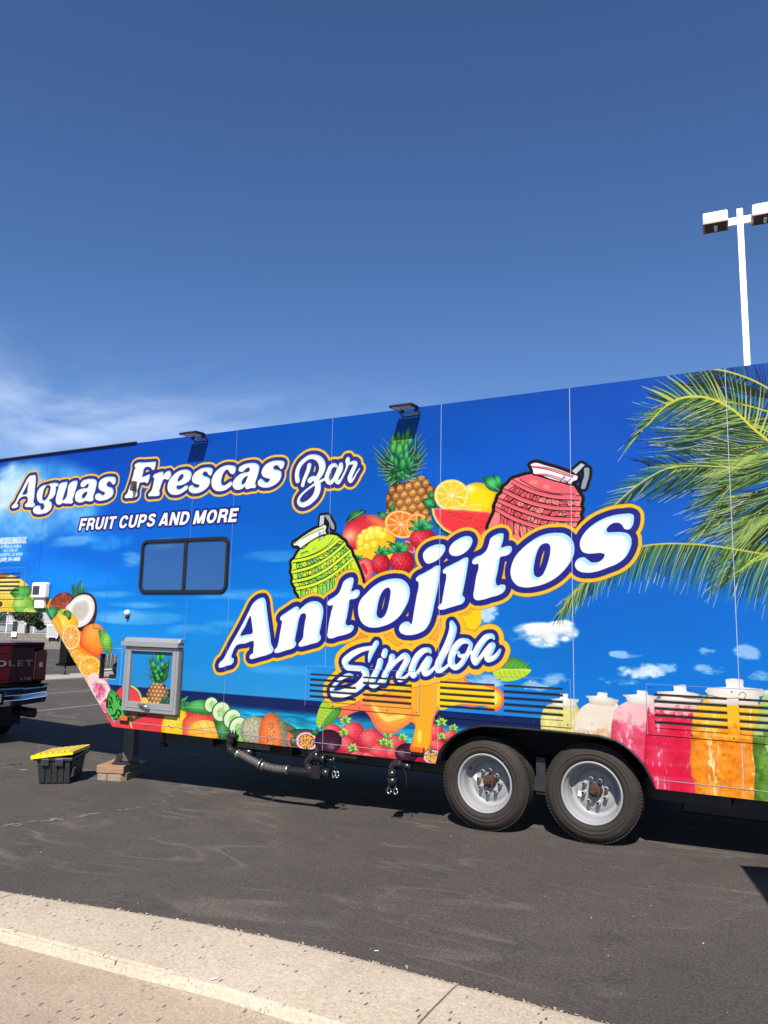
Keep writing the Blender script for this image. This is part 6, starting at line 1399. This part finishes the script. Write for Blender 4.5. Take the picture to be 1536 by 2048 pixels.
mb = MB(); mb.prism([(WL + .006, .115, .10), (WL + .006, .15, .10), (WL + .018, .15, .16), (WL + .018, .115, .16)], (.003, 0, 0)); mb.build('sticker_print', M['tote'], tote)
lid = thing('tote_lid', 'bright yellow ridged tote lid lying tilted over the open black bin', 'lid', tuple(Vector((-7.81, -.219, gz(-7.7) + WHt + .012)) - bx*.055 - bd*.04), ang)
lid.rotation_euler = (radians(-1.5), radians(-7), ang)
LX, LY = .46, .60
mb = MB(); mb.box(0, LX, 0, LY, 0, .012)
for a in ((0, LX, -.008, .0), (0, LX, LY, LY + .008), (-.008, 0, -.008, LY + .008), (LX, LX + .008, -.008, LY + .008)): mb.box(a[0], a[1], a[2], a[3], -.024, .014)
mb.build('lid_panel', M['yellow'], lid, bevel=.004)
for k in range(6):
    mb = MB(); x = .035 + .068*k; mb.box(x, x + .045, .035, LY - .035, .0125, .023); mb.build('ridge', M['yellow'], lid, bevel=.006)
mb = MB()
tl = thing('tool_bag', 'dark jumble of tools showing under the yellow lid inside the bin', 'tools', tuple(Vector((-7.81, -.219, gz(-7.7) + .2)) + bx*.18 + bd*.3), ang)
for k in range(5):
    mb = MB(); r_ = random.Random(k); a = Vector((r_.uniform(-.12, .12), r_.uniform(-.2, .2), r_.uniform(-.02, .06))); b_ = a + Vector((r_.uniform(-.1, .12), r_.uniform(-.15, .15), r_.uniform(0, .05))); mb.tube([a, (a + b_)/2 + Vector((0, 0, .03)), b_], .022, 8); mb.build('tool_handle', M['black_plastic'] if k % 2 else M['hose'], tl)

# ------------------------------------------------------------------ dark red pickup, seen from behind
tk = thing('pickup_truck', 'dark red pickup truck parked ahead of the trailer, tailgate towards it', 'pickup truck', (-10.76, 2.16, -.255), atan2(.10, -.995) - pi)
# local: x forward is -x world after the turn; build with the tail at x = 0, body towards -x, right side at y = 0, left at y = -2
def tp(mb, name, m, parent=tk, bevel=0, seg=2): return mb.build(name, m, parent, bevel=bevel, seg=seg)
mb = MB(); mb.box(-.02, .045, -1.74, -.26, .92, 1.50); tg = tp(mb, 'tailgate', M['red_paint'], bevel=.03, seg=3)
mb = MB(); mb.box(.0455, .052, -1.6, -.4, 1.0, 1.05); mb.box(.0455, .05, -1.70, -.30, 1.40, 1.425); tp(mb, 'crease', M['red_paint'], tg, bevel=.008)
mb = MB(); mb.box(.046, .06, -1.06, -.94, 1.36, 1.40); tp(mb, 'handle', M['black_plastic'], tg, bevel=.006)
def letters(s, size, width, y_right, z, name, m, depth=.008, x=.048):
    cu = bpy.data.curves.new(name, 'FONT'); cu.body = s; cu.size = size; cu.extrude = depth/2; cu.space_character = 1.25; cu.offset = size*.02
    ob = bpy.data.objects.new(name, cu); COL.objects.link(ob); dg = bpy.context.evaluated_depsgraph_get(); me = bpy.data.meshes.new_from_object(ob.evaluated_get(dg))
    bpy.data.objects.remove(ob); w_ = max(v.co.x for v in me.vertices) - min(v.co.x for v in me.vertices); mnx = min(v.co.x for v in me.vertices)
    for v in me.vertices: a, b_, c_ = v.co; v.co = (x + c_ + depth/2, y_right - width + (a - mnx)*width/w_, z + b_)
    me.materials.clear(); me.materials.append(m); q = bpy.data.objects.new(name, me); COL.objects.link(q); q.parent = tg; return q
M['letter_dark'] = mat('letter_grey', (.26, .23, .23), .3, .5)
letters('CHEVROLET', .125, 1.42, -.29, 1.20, 'lettering', M['letter_dark']); letters('LTZ', .05, .17, -.30, .985, 'badge', M['galv'])
mb = MB(); mb.box(-2.1, -.06, -1.97, -1.90, .75, 1.56); mb.box(-2.1, -.06, -.10, -.03, .75, 1.56); mb.box(-2.1, -.06, -1.9, -.1, .75, .80); mb.box(-5.6, -2.13, -1.97, -.03, .72, 1.30); tp(mb, 'body', M['red_paint'], bevel=.03)
mb = MB(); mb.prism([(-2.2, -.10, 1.31), (-2.35, -.22, 1.98), (-3.9, -.22, 1.98), (-4.5, -.12, 1.31)], (0, -1.74, 0)); tp(mb, 'cab', M['red_paint'], bevel=.05)
mb = MB(); mb.box(-2.12, .02, -1.92, -.08, 1.505, 1.56); tp(mb, 'bed_cover', M['red_paint'], bevel=.018)
mb = MB(); mb.box(-.01, .035, -1.86, -.14, 1.47, 1.505); tp(mb, 'seal', M['black_plastic'])
for y0, y1 in ((-.25, -.03), (-1.97, -1.75)):
    mb = MB(); mb.box(-.12, .04, y0, y1, .95, 1.44); l_ = tp(mb, 'tail_light', M['tail_red'], bevel=.03, seg=3)
    mb = MB(); mb.box(.0385, .045, y0 + .08, y1 - .08, 1.17, 1.25); tp(mb, 'reverse_lens', M['label_white'], l_, bevel=.004)
mb = MB()
bp_ = [(.02, .62), (.13, .60), (.205, .69), (.165, .77), (.205, .85), (.15, .90)]
mb.add([(x, -1.50, z) for x, z in bp_] + [(x, -.50, z) for x, z in bp_], [tuple(range(6)), tuple(range(6, 12))[::-1]] + [(i, (i+1) % 6, 6 + (i+1) % 6, 6 + i) for i in range(6)])
for s in (0, 1):
    e = [(x*.92, z) for x, z in bp_]; ya, yb = (-.50, -.02) if s else (-1.50, -1.98)
    mb.add([(x, ya, z) for x, z in bp_] + [(x*.55 - .02, yb, z + .02) for x, z in bp_], [(i, (i+1) % 6, 6 + (i+1) % 6, 6 + i) for i in range(6)] + [tuple(range(6, 12))])
bm_ = tp(mb, 'rear_bumper', M['chrome'], bevel=.012)
mb = MB(); mb.box(.0, .175, -1.94, -.06, .901, .918); tp(mb, 'step_pad', M['black_plastic'], bm_, bevel=.004)
mb = MB(); mb.box(.13, .212, -1.20, -.80, .64, .84); tp(mb, 'plate_recess', M['black_plastic'], bm_, bevel=.01)
mb = MB(); mb.box(.213, .218, -1.15, -.85, .68, .80); tp(mb, 'licence_plate', M['label_white'], bm_)
mb = MB(); mb.tube([(-.5, -.30, .50), (.02, -.26, .47), (.10, -.22, .47)], .075, 18, caps=False); mb.lathe([(.0, .02), (.066, .02)], (.06, -.235, .47), 'X', 18); tp(mb, 'exhaust_pipe', M['dark_steel'])
mb = MB(); mb.box(-2, -.05, -1.5, -.5, .45, .72); mb.tube([(-1.15, -1.8, .42), (-1.15, -.2, .42)], .07); tp(mb, 'underframe', M['slot_black'])
def truck_wheel(x, y0, y1):
    mb = MB(); mb.lathe([(.24, y0), (.38, y0), (.42, y0 + .03), (.425, (y0 + y1)/2), (.42, y1 - .03), (.38, y1), (.24, y1)], (x, 0, .425), n=40)
    w_ = tp(mb, 'wheel', M['rubber']); mb = MB(); mb.lathe([(.24, y0 + .02), (.22, y0 + .05), (.05, y0 + .05)], (x, 0, .425), n=24); mb.lathe([(.24, y1 - .02), (.22, y1 - .05), (0, y1 - .05)], (x, 0, .425), n=24); mb.build('rim', M['galv'], w_)
    mb = MB()
    for k in range(44):
        for yy in (y0, y1 - .06): mb.box(.41, .433, yy, yy + .06, -.013, .013, 0, Matrix.Translation((x, 0, .425)) @ Matrix.Rotation(2*pi*k/44, 4, 'Y'))
    t_ = mb.build('tread_blocks', M['rubber'], w_, fix=False); t_['kind'] = 'stuff'
for x in (-1.15, -4.75):
    truck_wheel(x, -.32, -.03); truck_wheel(x, -1.97, -1.68)
mb = MB(); mb.box(-.62, -.60, -.36, -.02, .22, .72); tp(mb, 'mud_flap', M['black_plastic'])

# ------------------------------------------------------------------ street lamp behind the trailer
lx, ly, lz = -.59, 8.08, gz(-.62)
lamp = thing('street_lamp', 'tall white square lamp post with two box heads rising behind the trailer', 'street lamp', (lx, ly, lz))
mb = MB(); s0 = .052; mb.prism([(-s0, -s0, 0), (s0, -s0, 0), (s0, s0, 0), (-s0, s0, 0)], (0, 0, 9.33 - lz)); pl = mb.build('pole', M['lamp_white'], lamp, bevel=.01)
lamp.rotation_euler = (0, 0, radians(4))
mb = MB(); mb.box(-.21, .21, -.035, .035, 9.02, 9.16)
for s, x0, x1 in ((-1, -.62, -.20), (1, .20, .62)):
    o = bpy.data.objects.new('lamp_head', None); COL.objects.link(o); o.parent = lamp
    mb2 = MB(); mb2.box(x0, x1, -.19, .19, 9.07, 9.27); mb2.build('housing', M['lamp_white'], o, bevel=.025)
    mb2 = MB(); mb2.box(x0 - .005, x1 + .005, -.195, .195, 9.045, 9.0695); mb2.build('trim', M['lamp_rim'], o, bevel=.004)
    mb2 = MB(); mb2.box(x0 + .03, x1 - .03, -.165, .165, 9.040, 9.0445); mb2.build('lens', M['screen'], o)
    mb2 = MB(); mb2.tube([((x0 + x1)/2, -.08, 9.036), ((x0 + x1)/2, .08, 9.036)], .03, 10); mb2.build('bulb', M['lens_glass'], o)
mb.build('arm', M['lamp_white'], lamp)

# ------------------------------------------------------------------ behind, seen under the overhang
bw = Vector((-39.925, 26.30, 0)) - Vector((-43.3, 24.45, 0)); bl = bw.length; bdir = bw.normalized(); wang = atan2(bdir.y, bdir.x)
wz = -.30
wl = thing('block_wall', 'low tan concrete block wall across the back of the lot', 'wall', (-46.7, 22.59, wz), wang)
mb = MB(); mb.box(0, 14, .02, .20, 0, .90); mb.build('mortar_core', M['mortar'], wl)
blk = None; bl_, bh_ = .41, .188
for r in range(5):
    for k in range(34):
        x = k*bl_ + (.5*bl_ if r % 2 else 0) - .2
        if blk is None:
            mb = MB(); mb.box(.006, bl_ - .006, 0, .03, .006, bh_ - .006); blk = mb.build('block', M['block'], wl); o = blk
        else: o = blk.copy(); COL.objects.link(o); o.parent = wl
        o.location = (x, rk.uniform(-.006, .006), r*bh_)
mb = MB(); mb.box(-.2, 14, -.02, .24, 5*bh_ + .001, 5*bh_ + .06); mb.build('coping', M['block'], wl)
def tree(loc, h, r, seed, label):
    g = random.Random(seed); t = thing('tree', label, 'tree', loc, 0, None)
    mb = MB(); mb.tube([(0, 0, 0), (.05, .02, h*.3), (0, .08, h*.6)], [.16, .12, .05], 8)
    for k in range(6): a = k*1.05; mb.tube([(0, 0, h*.22 + .1*k), (r*.35*cos(a), r*.35*sin(a), h*.45 + .08*k), (r*.7*cos(a), r*.7*sin(a), h*.6 + .1*k)], [.06, .04, .015], 6)
    mb.build('trunk', M['bark'], t)
    mb = MB(); cl = [(Vector((g.gauss(0, .45)*r, g.gauss(0, .45)*r, h*.56 + g.gauss(0, .2)*h)), g.uniform(.25, .5)*r) for _ in range(26)]
    for c_, cr in cl:
        for _ in range(300):
            d_ = Vector((g.gauss(0, 1), g.gauss(0, 1), g.gauss(0, 1))).normalized()*cr*g.uniform(.5, 1.0); p = c_ + d_; s = g.uniform(.05, .10)
            if p.z < .15: continue
            u = Vector((g.gauss(0, 1), g.gauss(0, 1), g.gauss(0, 1))).normalized(); w_ = u.orthogonal().normalized(); mb.add([p - u*s, p + w_*s*.5, p + u*s, p - w_*s*.5], [(0,1,2,3)])
    mb.build('crown', M['leaf'], t, fix=False)
    return t
tree((-45.95, 28.3, .45), 2.5, 1.15, 5, 'dark leafy tree behind the low block wall')
bank = MB(); bank.box(-75, -40, 0, 30, -.6, .42); o = MB()
bk = strip_mesh('raised_bank', [-80, -40], [lambda x: (0, .40), lambda x: (1, .40), lambda x: (60, .40)], M['concrete'])
bk.location = (0, 0, 0); bk.data.transform(Matrix.Translation((-46.7, 22.59, 0)) @ Matrix.Rotation(wang, 4, 'Z') @ Matrix.Translation((60, .22, 0)))
bd_ = thing('shop_building', 'pale low shop building with a green awning beyond the block wall', 'building', (-61.0, 29.5, .40), wang)
mb = MB(); mb.box(0, 22, 0, 8, 0, 4.2); mb.build('wall', M['stucco'], bd_)
mb = MB(); mb.box(-.3, 22.3, -.3, 8.3, 4.2, 4.6); mb.build('roof', M['sign_grey'], bd_)
for k in range(8):
    mb = MB(); mb.box(.6 + 2.7*k, 2.7 + 2.7*k, -.06, -.01, .15, .72); w_ = mb.build('window', M['shop_glass'], bd_); mb = MB(); mb.box(.55 + 2.7*k, 2.75 + 2.7*k, -.09, -.061, .72, .80); mb.build('window_frame', M['white_paint'], w_)
mb = MB(); mb.prism([(4.6, -.6, 1.15), (4.6, -.02, 1.5), (4.6, -.02, 1.15)], (2.6, 0, 0)); mb.build('awning', M['green_sign'], bd_)
mb = MB(); mb.box(0, 22, -.05, -.01, .84, .98); mb.build('trim_band', M['sign_grey'], bd_)
def bpx(px, py, dist): q = CAM_F + (px - 768)/CAM_FPX*CAM_R - (py - 1024)/CAM_FPX*CAM_U; return Vector(CAM_C + q*dist)
for i, (x, lab) in enumerate(((12, 'slim white post left of the tree, standing on the wall top'), (67, 'slim white post in front of the dark tree'), (112, 'slim white post beside the grey board'))):
    p = bpx(x, 1268, 47.5); t = thing('white_post', lab, 'post', (p.x, p.y, .40), 0, 'white posts along the wall'); mb = MB(); mb.box(-.035, .035, -.035, .035, 0, .62 if i else 1.3); mb.build('shaft', M['white_paint'], t, bevel=.006); mb = MB(); mb.box(-.05, .05, -.05, .05, .62 if i else 1.3, .66 if i else 1.34); mb.build('cap', M['white_paint'], t)
p = bpx(105, 1268, 46.9); t = thing('notice_board', 'grey notice board standing on the wall right of the tree', 'board', (p.x, p.y, .42), wang)
mb = MB(); mb.box(-.32, .32, -.02, .02, .12, .78); mb.build('board', M['sign_grey'], t, bevel=.01); mb = MB(); mb.box(-.35, .35, -.03, .0, .78, .83); mb.box(-.35, .35, -.03, .0, .08, .12); mb.box(-.35, -.32, -.03, .0, .12, .78); mb.box(.32, .35, -.03, .0, .12, .78); mb.build('frame', M['white_paint'], t)
for s in (-.25, .25): mb = MB(); mb.box(s - .03, s + .03, -.02, .02, 0, .08); mb.build('leg', M['white_paint'], t)
p = bpx(28, 1268, 47.0); t = thing('paper_sign', 'small white sign on a dark stake left of the tree', 'sign', (p.x, p.y, .42), wang)
mb = MB(); mb.box(-.16, .16, -.02, .02, .05, .36); mb.build('sign_face', M['label_white'], t); mb = MB(); mb.box(-.14, .14, .021, .08, 0, 1.0); mb.build('stake', M['dark_steel'], t); mb = MB(); mb.prism([(.02, -.021, .12), (.12, -.021, .08), (.12, -.021, .10), (.04, -.021, .15)], (0, -.003, 0)); mb.build('arrow', M['dark_steel'], t)
# metal barrier standing on the far strip, glimpsed past the neck
br = thing('metal_barrier', 'light grey metal crowd barrier standing behind the trailer neck', 'barrier', (-20.9, 11.8, gz(-20) + .05), radians(86))
mb = MB(); 
for z in (.16, 1.02): mb.tube([(0, 0, z), (6, 0, z)], .02, 8)
mb.build('rail', M['galv'], br)
for k in range(40):
    if k == 0: mb = MB(); mb.tube([(0, 0, .16), (0, 0, 1.02)], .012, 6); b0 = mb.build('bar', M['galv'], br)
    else: b1 = b0.copy(); COL.objects.link(b1); b1.parent = br; b1.location = (.152*k, 0, 0)
for x in (.3, 2.9, 5.6): mb = MB(); mb.box(x - .02, x + .02, -.3, .3, 0, .03); mb.box(x - .02, x + .02, -.02, .02, .03, .16); mb.build('foot', M['galv'], br)
# a dry leaf and scraps on the ground
def gpt(px, py, dz=0.):
    q = CAM_F + (px - 768)/CAM_FPX*CAM_R - (py - 1024)/CAM_FPX*CAM_U; t = (.036 + dz - CAM_C[2])/(q[2] - .03*q[0]); return Vector(CAM_C + t*q)
p = gpt(304, 1973, -.038); t = tag(MB().add([(-.03, 0, .004), (-.012, -.016, .010), (.014, -.013, .006), (.032, .004, .012), (.012, .015, .004), (-.014, .013, .009), (0, 0, .002)], [(0,1,6),(1,2,6),(2,3,6),(3,4,6),(4,5,6),(5,0,6)]).build('dry_leaf', M['leaf_orange'], loc=p, fix=False), 'small orange dry leaf lying in the gutter below the kerb', 'leaf'); t.rotation_euler = (0, 0, .5)
for i, (x, y, lab) in enumerate(((753, 1902, 'small white paper scrap on the asphalt close behind the kerb'), (428, 1958, 'thin white straw of litter lying on the concrete kerb'))):
    p = gpt(x, y, .008 if i == 0 else .026); s = .011 if i == 0 else .02; tag(MB().add([(-s, -.003, 0), (s, -.002, .003), (s*.9, .003, .004), (-s*.8, .004, .002)], [(0,1,2,3)]).build('litter_scrap', M['label_white'], loc=p, fix=False), lab, 'litter').rotation_euler = (0, 0, .3 if i == 0 else 1.1)

# ------------------------------------------------------------------ umbrella added out of view only to cast the shadow at the right edge
e1, e2 = Vector((.97, .25, 0)), Vector((.25, -.97, 0)); c0 = Vector((.20, -2.05, 2.22)); ctr = c0 + e1*1.1 + e2*1.1
um = thing('shadow_umbrella', 'square grey umbrella added out of view to cast the shadow at the right edge of the lot', 'umbrella', (ctr.x, ctr.y, gz(ctr.x)))
cs = [c0 - ctr, c0 + e1*2.2 - ctr, c0 + e1*2.2 + e2*2.2 - ctr, c0 + e2*2.2 - ctr]; cs = [Vector((v.x, v.y, 2.22)) for v in cs]
mb = MB(); v = cs + [Vector((0, 0, 2.75))] + [p - Vector((0, 0, .14)) for p in cs]; mb.add(v, [(0,1,4), (1,2,4), (2,3,4), (3,0,4)] + [(i, (i+1) % 4, 5 + (i+1) % 4, 5 + i) for i in range(4)]); mb.build('canopy', M['sign_grey'], um, fix=False)
MB().tube([(0, 0, 0), (0, 0, 2.72)], .024, 12).build('pole', M['dark_steel'], um); MB().lathe([(0, .08), (.06, .08), (.25, .05), (.27, 0), (0, 0)], (0, 0, 0), 'Z', 28).build('base', M['dark_steel'], um)
for p in cs: MB().tube([(0, 0, 2.70), p - Vector((0, 0, .012))], .010, 6).build('rib', M['galv'], um)
